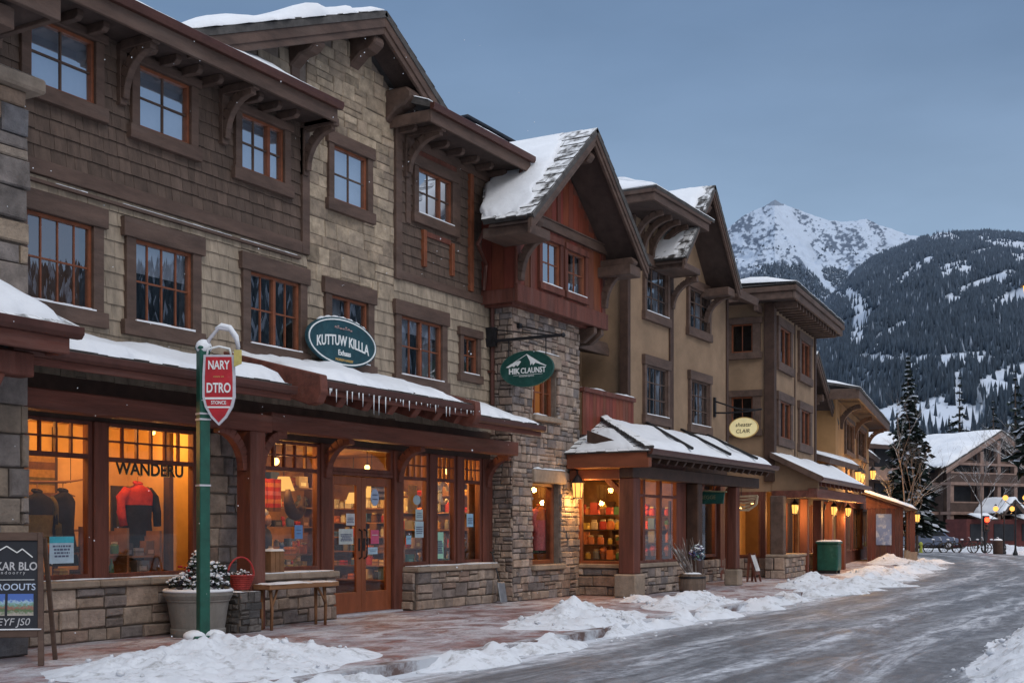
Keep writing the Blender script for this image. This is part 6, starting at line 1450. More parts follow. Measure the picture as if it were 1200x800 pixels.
# ---- planter and its company
pc = (12.56, 12.1)
T = Thing('planter', 'round grey concrete planter full of snow-dusted shrubs before the display window', 'planter', (*pc, 0))
mb = MB(); mb.lathe([(.36, 0), (.37, .04), (.37, .1), (.355, .11), (.41, .46), (.415, .47), (.43, .48), (.43, .5), (.44, .51), (.465, .56), (.465, .61), (.44, .615), (.43, .57)], (*pc, 0), 40); T.part('pot', mb, M['pot'], smooth=False, bevel=.004)
mb = MB(); mb.lathe([(.43, .585), (.4, .63), (.25, .67), (.02, .68)], (*pc, 0), 28); T.part('soil_snow', mb, M['snow'], smooth=True)
mb = MB(); mb.lathe([(.47, .605), (.475, .625), (.45, .645), (.42, .64), (.43, .6)], (*pc, 0), 36); T.part('rim_snow', mb, M['snow'], smooth=True)
def foliage(mb, c, rx, rz, n, cols, size=.035, snowf=.3, up=0):
    for _ in range(n):
        t = R.uniform(0, 6.28); p = math.acos(R.uniform(-.2, 1)); r = R.uniform(.45, 1) 
        d = Vector((math.sin(p) * math.cos(t) * rx * r, math.sin(p) * math.sin(t) * rx * r, math.cos(p) * rz * r)); q = Vector(c) + d
        a = Vector((R.uniform(-1, 1), R.uniform(-1, 1), R.uniform(-.3, 1))).normalized(); b = a.cross(Vector((R.uniform(-1, 1), R.uniform(-1, 1), R.uniform(-1, 1)))).normalized()
        s = size * R.uniform(.6, 1.3); cl = R.choice(cols)
        mb.add([q - a * s, q + b * s * .5, q + a * s, q - b * s * .5], [(0, 1, 2, 3)], tuple(i * R.uniform(.6, 1.3) for i in cl))
        if d.z > 0 and R.random() < snowf: mb.ball((q.x, q.y, q.z + s * .4), s * R.uniform(.4, .75), 6, 4, (.72, .75, .8), sq=.6)
DK = [(.025, .035, .03), (.04, .05, .035), (.05, .045, .04), (.02, .028, .03)]
mb = MB(); foliage(mb, (pc[0], pc[1], .68), .42, .2, 700, DK, .045, .45); foliage(mb, (pc[0] - .02, pc[1], .85), .14, .3, 300, DK, .045, .3); foliage(mb, (pc[0] + .22, pc[1] - .1, .8), .2, .2, 260, DK, .045, .4)
T.part('shrub', mb, M['leaf'])
mb = MB()
for _ in range(26): a = R.uniform(0, 6.28); mb.ball((pc[0] + math.cos(a) * R.uniform(.1, .38), pc[1] + math.sin(a) * R.uniform(.1, .38), R.uniform(.75, .95)), .02, 6, 4)
T.part('berries', mb, mat('red_berry', (.3, .02, .02), .4, .2, 9))
pal = [(.09, .085, .085), (.12, .11, .105), (.07, .068, .07)]
mb = MB(); mb.box(13.12, 13.54, 11.86, 12.2, 0, .56)
T = Thing('stone_block', 'dark rough stone pedestal between the planter and the bench', 'stone pedestal', (13.33, 12.0, 0))
T.part('core', mb, M['mortar'])
mb = MB(); stones(mb, 13.1, 13.56, 0, .57, lambda s, d, z: (s, 11.86 + d, z), (), (.08, .14), (.1, .24), pal, .01, (.02, .05)); stones(mb, 0, .34, 0, .57, lambda s, d, z: (13.12 + d, 12.2 - s, z), (), (.08, .14), (.1, .24), pal, .01, (.02, .05)); T.part('stonework', mb, M['stone'])
mb = MB(); snow_slab(mb, [(13.1, 11.84, .57), (13.56, 11.84, .57), (13.56, 12.2, .57), (13.1, 12.2, .57)], .035, 16, 12, wob=.04, lift=0); T.part('top_snow', mb, M['snow'], smooth=True)
bc = (13.28, 11.98, .6)
T = Thing('basket', 'red wicker basket with a hooped handle and snow inside on the stone pedestal', 'basket', bc)
mb = MB()
for k in range(7): mb.tube([(bc[0] + (.11 + .012 * k) * math.cos(t), bc[1] + (.11 + .012 * k) * math.sin(t), bc[2] + .02 + k * .03) for t in [i * math.pi / 9 for i in range(19)]], .017, 6)
mb.lathe([(.1, .0), (.12, .02), (.165, .19)], bc, 18); T.part('body', mb, mat('red_wicker', (.3, .035, .03), .7, .35, 14))
mb = MB(); mb.tube([(bc[0] + .18 * math.cos(t), bc[1] - .08 * math.cos(t), bc[2] + .2 + .26 * math.sin(t)) for t in [i * math.pi / 14 for i in range(15)]], .013, 6); T.part('handle', mb, mat('red_handle', (.36, .03, .03), .6, .3, 14))
mb = MB(); foliage(mb, (bc[0], bc[1], bc[2] + .18), .15, .1, 120, DK + [(.3, .03, .03)], .03, .6); T.part('filling', mb, M['leaf'])
T = Thing('bench', 'rough wooden slab bench on slim forked legs beneath the lit window', 'bench', (14.35, 11.9, 0))
mb = MB(); n = 14; vs = []
for i in range(n + 1):
    x = 13.58 + 1.6 * i / n; a = .02 * noise.noise(Vector((x * 2, 1, 3))); vs.append((x, 11.7 + a, .585)); vs.append((x, 12.03 - a, .585)); vs.append((x, 12.03 - a, .665)); vs.append((x, 11.7 + a, .66 + a * .3))
fs = []
for i in range(n):
    for k in range(4): fs.append((i * 4 + k, i * 4 + (k + 1) % 4, i * 4 + 4 + (k + 1) % 4, i * 4 + 4 + k))
mb.add(vs, fs + [(3, 2, 1, 0), (n * 4, n * 4 + 1, n * 4 + 2, n * 4 + 3)]); T.part('seat', mb, M['plankwood'], bevel=.01)
for x, s in ((13.72, 1), (14.95, -1)):
    mb = MB(); mb.tube([(x, 11.8, 0), (x + .01, 11.8, .3), (x, 11.82, .6)], [.022, .026, .03], 8); mb.tube([(x + .005, 11.8, .32), (x + s * .07, 11.8, .45), (x + s * .16, 11.83, .59)], [.018, .017, .02], 8); T.part('leg', mb, M['rawwood'], smooth=True)
    mb = MB(); mb.tube([(x, 11.98, 0), (x, 11.98, .6)], [.022, .028], 8); T.part('leg', mb, M['rawwood'], smooth=True)
mb = MB(); snow_slab(mb, [(13.6, 11.72, .66), (14.5, 11.72, .66), (14.5, 12.02, .66), (13.6, 12.02, .66)], .025, 30, 10, wob=.05, lift=0); T.part('seat_snow', mb, M['snow'], smooth=True)
T = Thing('crate', 'small upright wooden crate with a snow-dusted top under the lit window', 'crate', (14.9, 12.2, .66))
mb = MB(); mb.box(14.42, 14.72, 12.42, 12.66, .79, 1.12)
for k in range(3): mb.box(14.41 + k * .105, 14.505 + k * .105, 12.40, 12.42, .79, 1.12)
T.part('boards', mb, M['rawwood'], bevel=.005); mb = MB(); snow_slab(mb, [(14.41, 12.4, 1.12), (14.73, 12.4, 1.12), (14.73, 12.66, 1.12), (14.41, 12.66, 1.12)], .03, 12, 10, wob=.02, lift=0); T.part('lid_snow', mb, M['snow'], smooth=True)
T = Thing('snow_shovel', 'grey-bladed snow shovel leaning against the end post of the shop front', 'snow shovel', (20.98, 12.3, 0))
mb = MB(); mb.tube([(20.98, 12.22, .35), (21.12, 12.5, .98)], .016, 8); T.part('handle', mb, M['metal'])
mb = MB(); mb.beam((21.06, 12.5, 1.0), (21.2, 12.5, 1.0), .03, .03); T.part('grip', mb, M['ink'])
mb = MB(); mb.prism([(12.16, .02), (12.13, .03), (12.2, .42), (12.24, .42)], 'x', 20.84, 21.1); T.part('blade', mb, mat('shovel_blade', (.25, .27, .3), .4, .2, 8, metal=.5), bevel=.01)

# barrel with branches
bc = (25.05, 9.82)
T = Thing('barrel_planter', 'weathered wooden barrel holding bare branches and a frosted bush at the kerb', 'planter', (*bc, 0))
mb = MB(); mb.lathe([(.24, 0), (.285, .18), (.295, .3), (.27, .5), (.255, .5), (.25, .46)], (*bc, 0), 20); T.part('staves', mb, mat('barrel_wood', (.13, .095, .075), .85, .35, 5, .4, 25, stretch=(3, 3, .4)))
for z, r_ in ((.1, .272), (.4, .29)):
    mb = MB(); mb.lathe([(r_, z), (r_ + .006, z + .005), (r_ + .004, z + .04), (r_ - .002, z + .045)], (*bc, 0), 24); T.part('hoop', mb, M['metal'])
mb = MB(); mb.lathe([(.25, .47), (.15, .52), (.02, .53)], (*bc, 0), 16); T.part('soil_snow', mb, M['snow'], smooth=True)
mb = MB()
for k in range(11):
    a = Vector((bc[0] + R.uniform(-.1, .1), bc[1] + R.uniform(-.1, .1), .45)); d = -RT * R.uniform(.0, .55) + UP * R.uniform(.5, .95) + FW * R.uniform(-.15, .15); m1 = a + d * .5 + RT * R.uniform(-.05, .05)
    mb.tube([a, m1, a + d], [.022, .017, .008], 6)
    for _ in range(2): mb.tube([m1, m1 + d * .3 + Vector((R.uniform(-.15, .15), R.uniform(-.15, .15), .12))], [.01, .004], 5)
T.part('branches', mb, M['snowbark'])
mb = MB(); foliage(mb, (bc[0] + .13, bc[1] - .06, .85), .16, .3, 320, [(.09, .11, .16), (.13, .15, .2), (.05, .05, .07), (.3, .33, .4)], .04, .3); T.part('frosted_bush', mb, M['leaf'])
# small folding board and trash bin
T = Thing('folding_board', 'small dark red folding board by the low stone wall of the glazed shop', 'notice board', (33.2, 11.2, 0))
mb = MB(); mb.prism([(11.35, 0), (11.3, .78), (11.24, .8), (11.05, 0), (11.1, 0), (11.24, .62), (11.3, 0)], 'x', 33.0, 33.04); mb.prism([(11.35, 0), (11.3, .78), (11.24, .8), (11.05, 0), (11.1, 0), (11.24, .62), (11.3, 0)], 'x', 33.4, 33.44); mb.box(33.04, 33.4, 11.1, 11.14, .2, .3); T.part('frame', mb, M['timber'])
mb = MB(); mb.add([(33.04, 11.08, .3), (33.4, 11.08, .3), (33.4, 11.23, .74), (33.04, 11.23, .74)], [(0, 1, 2, 3)]); T.part('panel', mb, M['redboard'])
FT = Frame(40.7, 11.15, rad(5))
T = Thing('litter_bin', 'square dark green litter bin with snow on its lid', 'litter bin', (0, 0, 0), FT)
mb = MB(); mb.box(-.36, .36, -.33, .33, .1, .98)
T.part('body', mb, M['green'], bevel=.02)
mb = MB(); mb.box(-.30, .30, -.345, -.332, .2, .88); T.part('door', mb, M['green'], bevel=.006)
mb = MB(); mb.box(-.40, .40, -.37, .37, .98, 1.05); T.part('lid', mb, M['green'], bevel=.015)
mb = MB(); snow_slab(mb, [(-.4, -.37, 1.05), (.4, -.37, 1.05), (.4, .37, 1.05), (-.4, .37, 1.05)], .07, 16, 14, wob=.02, lift=0); T.part('lid_snow', mb, M['snow'], smooth=True)
for x in (-.28, .28):
    mb = MB(); mb.box(x - .05, x + .05, -.3, .3, 0, .1); T.part('skid', mb, M['metal'])

# ================================================================== lamps
def lantern(label, c, arm=(0, .25, .12), frame=W0, energy=20, s=1.0, wall=True, group='warm wall lanterns along the shop fronts', em='flame'):
    T = Thing('wall_lantern', label, 'lantern', c, frame, group); x, y, z = c
    mb = MB(); mb.lathe([(.085 * s, -.16 * s), (.11 * s, .12 * s), (.04 * s, .12 * s)], c, 6); g = T.part('glass', mb, M[em])
    mb = MB()
    for k in range(6):
        t = math.pi / 3 * k; mb.beam((x + .088 * s * math.cos(t), y + .088 * s * math.sin(t), z - .17 * s), (x + .114 * s * math.cos(t), y + .114 * s * math.sin(t), z + .13 * s), .012 * s, .012 * s)
    T.part('cage', mb, M['metal'])
    mb = MB(); mb.lathe([(.15 * s, .12 * s), (.1 * s, .18 * s), (.05 * s, .25 * s), (.015 * s, .29 * s)], c, 12); T.part('roof', mb, M['metal'], smooth=False)
    mb = MB(); mb.lathe([(.095 * s, -.19 * s), (.09 * s, -.16 * s), (.02 * s, -.16 * s)], c, 6); T.part('base', mb, M['metal'])
    if wall:
        mb = MB(); ax, ay, az = arm; mb.tube([(x, y, z + .28 * s), (x + ax * .1, y + ay * .1, z + .38 * s), (x + ax * .6, y + ay * .6, z + .4 * s), (x + ax, y + ay, z + az)], .016 * s, 6); mb.box(x + ax - .05 * s, x + ax + .05 * s, y + ay - .02, y + ay + .02, z + az - .1 * s, z + az + .1 * s); T.part('arm', mb, M['metal'])
    else:
        mb = MB(); mb.tube([(x, y, z + .28 * s), (x, y, z + .28 * s + arm[2])], .01, 6); T.part('hanger', mb, M['metal'])
    T.light((x, y, z - .26 * s), energy * .6); T.light((x - .0, y - .2 * s, z), energy * .4)
    return T
lantern('iron wall lantern glowing on the stone tower beside its display window', (23.98, 12.04, 2.32), (.1, .26, .1), energy=60, s=1.1)
lantern('glowing lantern on the stone pier nearest the corner of the corner house', (1.3, -.42, 2.1), (.0, .4, .12), FD, 90, .95)
lantern('glowing lantern hanging on the second porch post above the green litter bin', (5.3, -.9, 2.1), (.0, .3, .12), FD, 90, .95)
lantern('glowing lantern on the last porch post of the corner house', (8.1, -.9, 2.1), (.0, .3, .12), FD, 90, .95)
lantern('glowing lantern on the front corner of the small red kiosk', (2.2, -1.45, 2.0), (0, .3, .1), FK, 90, 1.15)
lantern('left of the paired bright lanterns on the yellow house', (3.4, -.5, 3.75), (0, .5, .12), FF, 150, 1.35)
lantern('right of the paired bright lanterns on the yellow house', (5.0, -.5, 3.75), (0, .5, .12), FF, 150, 1.35)
lantern('single bright lantern at the far end of the yellow house front', (11.2, -.5, 4.15), (0, .5, .12), FF, 150, 1.35)
def bulb(label, c, drop, energy=12, r=.05, name='pendant_lamp', frame=W0, shade=False, em='bulb'):
    T = Thing(name, label, 'lamp', c, frame, 'small warm pendant lamps behind the shop windows')
    mb = MB(); mb.ball(c, r, 12, 8); T.part('bulb', mb, M[em], smooth=True)
    mb = MB(); mb.tube([(c[0], c[1], c[2] + r * .8), (c[0], c[1], c[2] + drop)], .006, 5); mb.lathe([(r * .5, r * .7), (r * .45, r * 1.5), (.008, r * 1.6)], c, 8); T.part('cord', mb, M['metal'])
    if energy: T.light((c[0], c[1], c[2] - r - .05), energy, r=.05)
bulb('round warm pendant lamp in the arched window left of the double door', (15.5, 13.25, 2.55), .4, 40, .065)
bulb('warm pendant lamp over the middle of the shop behind the double door', (18.6, 13.7, 2.6), .35, 60)
bulb('left of two warm pendant lamps behind the rightmost pane by the stone tower', (20.75, 13.3, 2.58), .4, 30)
bulb('right of two warm pendant lamps behind the rightmost pane by the stone tower', (21.05, 13.55, 2.63), .33, 18)
bulb('warm pendant lamp behind the triple window in the back of the shop', (19.6, 15.6, 2.6), .35, 60)
bulb('warm spot lamp in the left display window', (10.6, 13.25, 2.84), .1, 26, .035, 'ceiling_spot')
bulb('warm spot lamp in the lettered display window, left one', (11.9, 13.2, 2.84), .1, 30, .035, 'ceiling_spot')
bulb('warm spot lamp in the lettered display window, right one', (12.9, 13.3, 2.84), .1, 26, .035, 'ceiling_spot')
bulb('warm lamp in the display window of the stone tower', (23.4, 12.95, 2.78), .1, 45, .04)
bulb('warm pendant lamp in the glazed corner shop behind the left pane', (25.75, 11.75, 2.08), .7, 22)
bulb('warm pendant lamp in the glazed corner shop behind the right pane', (26.85, 11.9, 2.1), .7, 22)
bulb('lowest warm pendant lamp in the glazed corner shop', (27.0, 12.3, 1.82), .95, 20)
bulb('warm lamp deep inside the glazed corner shop', (25.6, 13.2, 2.4), .4, 26)
bulb('warm bulb hanging under the awning beside the woven sign', (31.3, 10.95, 2.0), .55, 8, .06)
bulb('warm pendant lamp in the dark recessed shop under the awning', (32.2, 12.75, 2.2), .45, 30)
bulb('warm pendant lamp in the corner house shop behind the first window', (1.6, 1.0, 2.3), .6, 26, frame=FD)
bulb('warm pendant lamp in the corner house shop behind the second window', (5.2, 1.0, 2.3), .6, 26, frame=FD)
bulb('warm pendant lamp in the corner house shop behind the last window', (7.2, 1.0, 2.3), .6, 26, frame=FD)
bulb('warm lamp in the orange side window between the two tan houses', (-1.1, 1.63, 2.25), .3, 10, frame=FD)

def shade(label, c, s=1.0, energy=14, frame=W0):  # lamps added to put golden spots of light inside the shops
    T = Thing('added_shade_lamp', label, 'lamp', c, frame); mb = MB(); mb.lathe([(.17 * s, -.12 * s), (.09 * s, .1 * s)], c, 16); T.part('shade', mb, M['shade']); mb = MB(); mb.tube([(c[0], c[1], c[2] + .09 * s), (c[0], c[1], 2.92)], .008, 5); T.part('cord', mb, M['metal']); T.light((c[0], c[1], c[2] - .2), energy)
shade('added glowing shaded lamp at the back of the arched window', (16.6, 14.0, 2.25), 1.1)
shade('added glowing shaded lamp above the person in the arched window', (16.0, 14.6, 2.1), .9)
shade('added glowing shaded lamp seen through the left door leaf', (19.4, 15.6, 2.2), 1.2)
shade('added glowing shaded lamp seen through the right door leaf', (20.3, 15.3, 2.1), 1.0)
shade('added glowing shaded lamp in the left pane of the triple window', (19.7, 14.4, 2.2), 1.0)
shade('added glowing shaded lamp in the right pane of the triple window', (21.0, 13.9, 2.1), .9)
shade('added glowing shaded lamp in the upper left of the left display window', (10.7, 13.9, 2.5), 1.3, 22)
def street_lamp(label, x, y, h, sep, n=2, energy=20):
    T = Thing('street_lamp', label, 'street lamp', (x, y, -.13), group=None)
    mb = MB(); mb.lathe([(.14, 0), (.14, .15), (.08, .3), (.055, .5), (.045, h - .1), (.07, h - .08), (.03, h)], (x, y, -.13), 12); T.part('post', mb, M['metal'])
    for s in (-1, 1):
        p = Vector((x, y, 0)) + RT * sep * s
        mb = MB(); mb.tube([(x, y, h - .3), (x + (p.x - x) * .6, y + (p.y - y) * .6, h - .38), (p.x, p.y, h - .2)], .025, 6); T.part('arm', mb, M['metal'])
        mb = MB(); mb.ball((p.x, p.y, h), .16, 14, 10); T.part('globe', mb, M['flame'], smooth=True)
        mb = MB(); mb.lathe([(.1, .2), (.06, .26), (.01, .3)], (p.x, p.y, h), 10); T.part('cap', mb, M['metal'])
        T.light((p.x, p.y, h - .3), energy)
street_lamp('nearer and lower of two twin-globed street lamps at the far side of the road', 83.1, 11.7, 2.75, .52)
street_lamp('taller of two twin-globed street lamps at the far right of the road', 79.5, 10.55, 3.35, .6)
# lamp at the right edge
T = Thing('street_lamp', 'warm hanging street lantern high at the right edge of the picture', 'street lamp', (21.2, 1.9, -.14))
mb = MB(); mb.lathe([(.16, 0), (.15, .3), (.08, .5), (.06, 1), (.05, 5.8), (.02, 5.9)], (21.2, 1.9, -.14), 12); T.part('post', mb, M['metal'])
mb = MB(); mb.tube([(21.2, 1.9, 5.55), (21.25, 2.2, 5.75), (21.3, 2.58, 5.7), (21.3, 2.62, 5.5)], .025, 6); T.part('arm', mb, M['metal'])
mb = MB(); mb.lathe([(.06, -.14), (.1, .12), (.03, .13)], (21.3, 2.62, 5.22), 6); T.part('glass', mb, M['flame'])
mb = MB(); mb.lathe([(.14, .12), (.08, .2), (.02, .28)], (21.3, 2.62, 5.22), 10); T.part('hood', mb, M['metal'])
T.light((21.3, 2.62, 4.95), 25)
# traffic light
x, y = 86.2, 13.3
T = Thing('traffic_light', 'traffic light showing red at the far crossing before the lodge', 'traffic light', (x, y, -.13))
mb = MB(); mb.tube([(x, y, -.13), (x, y, 2.3)], .07, 8); T.part('post', mb, M['metal'])
mb = MB(); p = Vector((x, y, 0)); mb.beam(p + UP * 1.3 - FW * .14, p + UP * 2.35 - FW * .14, .34, .3, up=tuple(FW)); T.part('housing', mb, M['metal'])
mb = MB(); mb.ball(tuple(p + UP * 2.08 - FW * .33), .16, 12, 8); T.part('red_lens', mb, M['redlight'], smooth=True)
for dz in (1.75, 1.47): mb = MB(); mb.ball(tuple(p + UP * dz - FW * .28), .11, 10, 8); T.part('dark_lens', mb, M['ink'], smooth=True)
l = T.light(tuple(p + UP * 2.0 - FW * .75), 12, (1, .05, .02))

# ================================================================== goods behind the panes
def jacket(label, c, body, yoke, ux=(1, 0, 0), h=.72, wd=.27, cat='jacket', name='jacket', sleeves=True, hanger=True, hood=False, skirt=False, group=None):
    """clothing hung on a hanger: c is the collar point"""
    ux = Vector(ux); uy = Vector((0, 0, 1)).cross(ux); c = Vector(c)
    T = Thing(name, label, cat, tuple(c - Vector((0, 0, h))), group=group)
    prof = [(0, .05, .05), (-.03, .10, .07), (-.07, wd * .78, .1), (-.13, wd * .92, .12), (-.3, wd * .86, .13), (-.5, wd * .84, .13), (-h * .9, wd * (1.15 if skirt else .9), .14), (-h, wd * (1.2 if skirt else .88), .135)]
    n = 20; mb = MB(); vs = []
    for i, (z, rx, ry) in enumerate(prof):
        for k in range(n):
            t = 2 * math.pi * k / n; f = 1 + .05 * math.sin(5 * t + z * 9)
            vs.append(c + ux * rx * math.cos(t) * f + uy * ry * math.sin(t) * f + Vector((0, 0, z - (.02 * math.cos(2 * t) if 0 < i < 4 else 0))))
    fs = []; cs = []
    mb.v = [tuple(v) for v in vs]
    for i in range(len(prof) - 1):
        for k in range(n): mb.f.append((i * n + k, i * n + (k + 1) % n, (i + 1) * n + (k + 1) % n, (i + 1) * n + k)); mb.c.append(yoke if i < 4 else body)
    T.part('body', mb, M['cloth'], smooth=True)
    if sleeves:
        for s in (-1, 1):
            mb = MB(); mb.tube([c + ux * s * wd * .72 + Vector((0, 0, -.09)), c + ux * s * (wd + .03) + Vector((0, 0, -.2)), c + ux * s * (wd + .06) + uy * -.03 + Vector((0, 0, -.4)), c + ux * s * (wd + .04) + uy * -.06 + Vector((0, 0, -.6))], [.07, .075, .065, .055], 10, body if s > 0 else yoke if hood else body); T.part('sleeve', mb, M['cloth'], smooth=True)
    mb = MB(); mb.tube([c + ux * .055 * math.cos(t) + uy * .05 * math.sin(t) + Vector((0, 0, .015 + .015 * math.sin(t))) for t in [i * math.pi / 6 for i in range(13)]], .022, 8, yoke); T.part('collar', mb, M['cloth'], smooth=True)
    if hanger: mb = MB(); mb.tube([c + Vector((0, 0, -.02)), c + Vector((0, 0, .1)), c + ux * .03 + Vector((0, 0, .14)), c + ux * .05 + Vector((0, 0, .11))], .006, 6); mb.beam(tuple(c - ux * .2 - UP * .06), tuple(c - UP * .0), .016, .016); mb.beam(tuple(c + ux * .2 - UP * .06), tuple(c - UP * .0), .016, .016); T.part('hanger', mb, M['rawwood'])
    return T
CLOTH = dict(black=(.02, .02, .025), red=(.4, .04, .03), olive=(.12, .09, .03), gold=(.35, .2, .05), grey=(.16, .16, .17), white=(.6, .6, .6), orange=(.5, .16, .05), blue=(.06, .12, .3), pink=(.5, .14, .16), green=(.07, .16, .08), brown=(.14, .07, .035), teal=(.1, .3, .32), cream=(.55, .45, .3), yellow=(.5, .33, .06))
T = Thing('clothes_rail', 'thin branch-like clothes rail across the left display window', 'clothes rail', (11.2, 13.5, 2.05))
mb = MB(); mb.tube([(10.2, 13.5, 2.10), (10.9, 13.5, 2.07), (11.5, 13.5, 2.09), (11.85, 13.48, 2.14)], [.016, .02, .018, .01], 8); T.part('rod', mb, M['rawwood'])
for x in (10.5, 11.6): mb = MB(); mb.tube([(x, 13.5, 2.08), (x, 13.5, 2.94)], .005, 5); T.part('wire', mb, M['metal'])
jacket('dark jacket with a golden patterned front on the rail in the left display window', (11.05, 13.5, 1.94), CLOTH['olive'], CLOTH['black'], h=.8)
jacket('plain black dress on the rail in the left display window', (11.47, 13.5, 1.96), CLOTH['black'], CLOTH['black'], h=1.0, wd=.19, sleeves=False, skirt=True, name='dress', cat='dress')
mb = MB(); mb.box(10.5, 12.0, 13.75, 13.95, 1.42, 1.45); single('wall_shelf', mb, M['rawwood'], 'wooden wall shelf behind the clothes in the left display window', 'shelf', (11.2, 13.85, 1.42))
jacket('black jacket with a red yoke hanging in the lettered display window', (12.80, 13.5, 2.1), CLOTH['black'], CLOTH['red'], h=.74, wd=.28, hood=True)
jacket('black trousers hanging below the red and black jacket in the lettered window', (12.86, 13.62, 1.5), CLOTH['black'], CLOTH['black'], h=.5, wd=.2, sleeves=False, name='trousers', cat='trousers')
T = Thing('picture_frame', 'dark square frame standing behind the red and black jacket', 'picture frame', (12.95, 13.8, 1.4))
mb = MB()
for b in ((12.6, 13.3, 2.0, 2.08), (12.6, 13.3, 1.3, 1.38), (12.6, 12.68, 1.38, 2.0), (13.22, 13.3, 1.38, 2.0)): mb.box(b[0], b[1], 13.8, 13.84, b[2], b[3])
T.part('frame', mb, M['ink']); mb = MB(); mb.box(12.68, 13.22, 13.82, 13.835, 1.38, 2.0); T.part('panel', mb, mat('olive_panel', (.12, .085, .03), .8, .3, 4))
mb = MB(); mb.box(13.22, 13.3, 13.75, 13.8, .8, 2.06); T.part('easel_leg', mb, M['ink'])
USED = {}
def lab(base):
    USED[base] = USED.get(base, 0) + 1; return base
SHAPES = {}
def good(kind, colour, c, s, where, group):
    x, y, z = c; col = CLOTH[colour]; mb = MB()
    if kind == 'box': a = s * R.uniform(.7, 1.1); mb.box(x - a / 2, x + a / 2, y - s * .35, y + s * .35, z, z + s * R.uniform(.6, 1.15), col); mb.box(x - a * .3, x + a * .3, y - s * .36, y - s * .35, z + s * .15, z + s * .45, tuple(min(1, i * 2.2 + .05) for i in col)); nm = 'goods_box'
    elif kind == 'jar': mb.lathe([(s * .28, 0), (s * .32, s * .1), (s * .32, s * .6), (s * .2, s * .72)], (x, y, z), 12, col); mb.lathe([(s * .24, s * .72), (s * .24, s * .86), (s * .1, s * .88)], (x, y, z), 12, (.4, .33, .2)); nm = 'jar'
    elif kind == 'bottle': mb.lathe([(s * .18, 0), (s * .2, s * .1), (s * .2, s * .75), (s * .08, s), (s * .08, s * 1.3), (s * .09, s * 1.32)], (x, y, z), 12, col); nm = 'bottle'
    elif kind == 'pot': mb.lathe([(s * .2, 0), (s * .3, s * .45), (s * .34, s * .46), (s * .34, s * .55)], (x, y, z), 12, (.25, .1, .05)); mb.ball((x, y, z + s * .75), s * .34, 10, 7, col, jit=.25); nm = 'potted_plant'
    elif kind == 'toy': mb.ball((x, y, z + s * .32), s * .32, 10, 8, col, sq=1.0, jit=.05); mb.ball((x, y - s * .05, z + s * .8), s * .24, 10, 8, col, jit=.05); mb.ball((x - s * .15, y, z + s * 1.02), s * .08, 6, 5, col); mb.ball((x + s * .15, y, z + s * 1.02), s * .08, 6, 5, col); nm = 'soft_toy'
    else: mb.box(x - s * .35, x + s * .35, y - s * .3, y + s * .3, z, z + s * .16, col); mb.box(x - s * .33, x + s * .33, y - s * .29, y + s * .29, z + s * .162, z + s * .3, tuple(i * .7 for i in col)); mb.box(x - s * .34, x + s * .34, y - s * .28, y + s * .28, z + s * .302, z + s * .45, tuple(min(1, i * 1.5) for i in col)); nm = 'folded_clothes'
    word = {'box': 'box', 'jar': 'lidded jar', 'bottle': 'bottle', 'pot': 'potted plant', 'toy': 'soft toy', 'fold': 'stack of folded clothes'}[kind]
    return single(nm, mb, M['attr'] if kind != 'fold' else M['cloth'], f'{colour} {word} {where}'.replace('stack of folded clothes', 'folded clothes'), word.split(' of ')[0] if kind == 'fold' else {'pot': 'potted plant', 'toy': 'soft toy', 'jar': 'jar', 'bottle': 'bottle', 'box': 'box'}[kind], (x, y, z), group=group, smooth=kind in ('toy',))
def shelf_unit(label, where, x0, x1, y0, y1, zs, cols, kinds, s=(.1, .17), step=.2, frame=None, mt='rawwood', top=None):
    T = Thing('shelf_unit', label, 'shelves', ((x0 + x1) / 2, (y0 + y1) / 2, zs[0]))
    names = ['lowest', 'second', 'third', 'fourth', 'fifth', 'topmost'] if len(zs) > 3 else ['lower', 'middle', 'upper'] if len(zs) == 3 else ['lower', 'upper']
    along_y = (y1 - y0) > (x1 - x0) * 1.4
    for k in ((y0, y1) if along_y else (x0, x1)):
        b = (x0, x1, k - .02, k + .02) if along_y else (k - .02, k + .02, y0, y1)
        mb = MB(); mb.box(*b, zs[0] - .05, top or zs[-1] + .35); T.part('upright', mb, M[mt])
    for i, z in enumerate(zs):
        mb = MB(); mb.box(x0 + (0 if along_y else .02), x1 - (0 if along_y else .02), y0 + (.02 if along_y else 0), y1 - (.02 if along_y else 0), z - .025, z); T.part('shelf', mb, M[mt]); k = (y0 if along_y else x0) + .1
        while k < (y1 if along_y else x1) - .08:
            kd = R.choice(kinds); cl = R.choice(cols); ss = R.uniform(*s)
            c = ((x0 + x1) / 2, k, z) if along_y else (k, (y0 + y1) / 2 + R.uniform(-.05, .03), z)
            good(kd, cl, c, ss, f'on the {names[i]} shelf {where}', f'goods on shelves {where}'); k += step * R.uniform(.85, 1.3)
W_ = list(CLOTH)
shelf_unit('low wooden display shelves at the left of the lettered window', 'at the left of the lettered window', 11.56, 12.15, 13.0, 13.25, [.82, 1.12], ['green', 'yellow', 'grey', 'cream'], ['bottle', 'box', 'jar'], (.16, .22), .16)
shelf_unit('wooden display shelf with boxes below the hanging jacket', 'below the hanging jacket', 12.2, 12.85, 13.1, 13.4, [.84, 1.08], ['brown', 'cream', 'black', 'grey'], ['box', 'fold'], (.18, .24), .24)
shelf_unit('low goods shelf in the left display window', 'in the left display window', 10.5, 11.75, 13.25, 13.5, [.84, 1.14], ['gold', 'brown', 'black', 'orange', 'yellow'], ['box', 'fold', 'jar'], (.14, .22), .21)
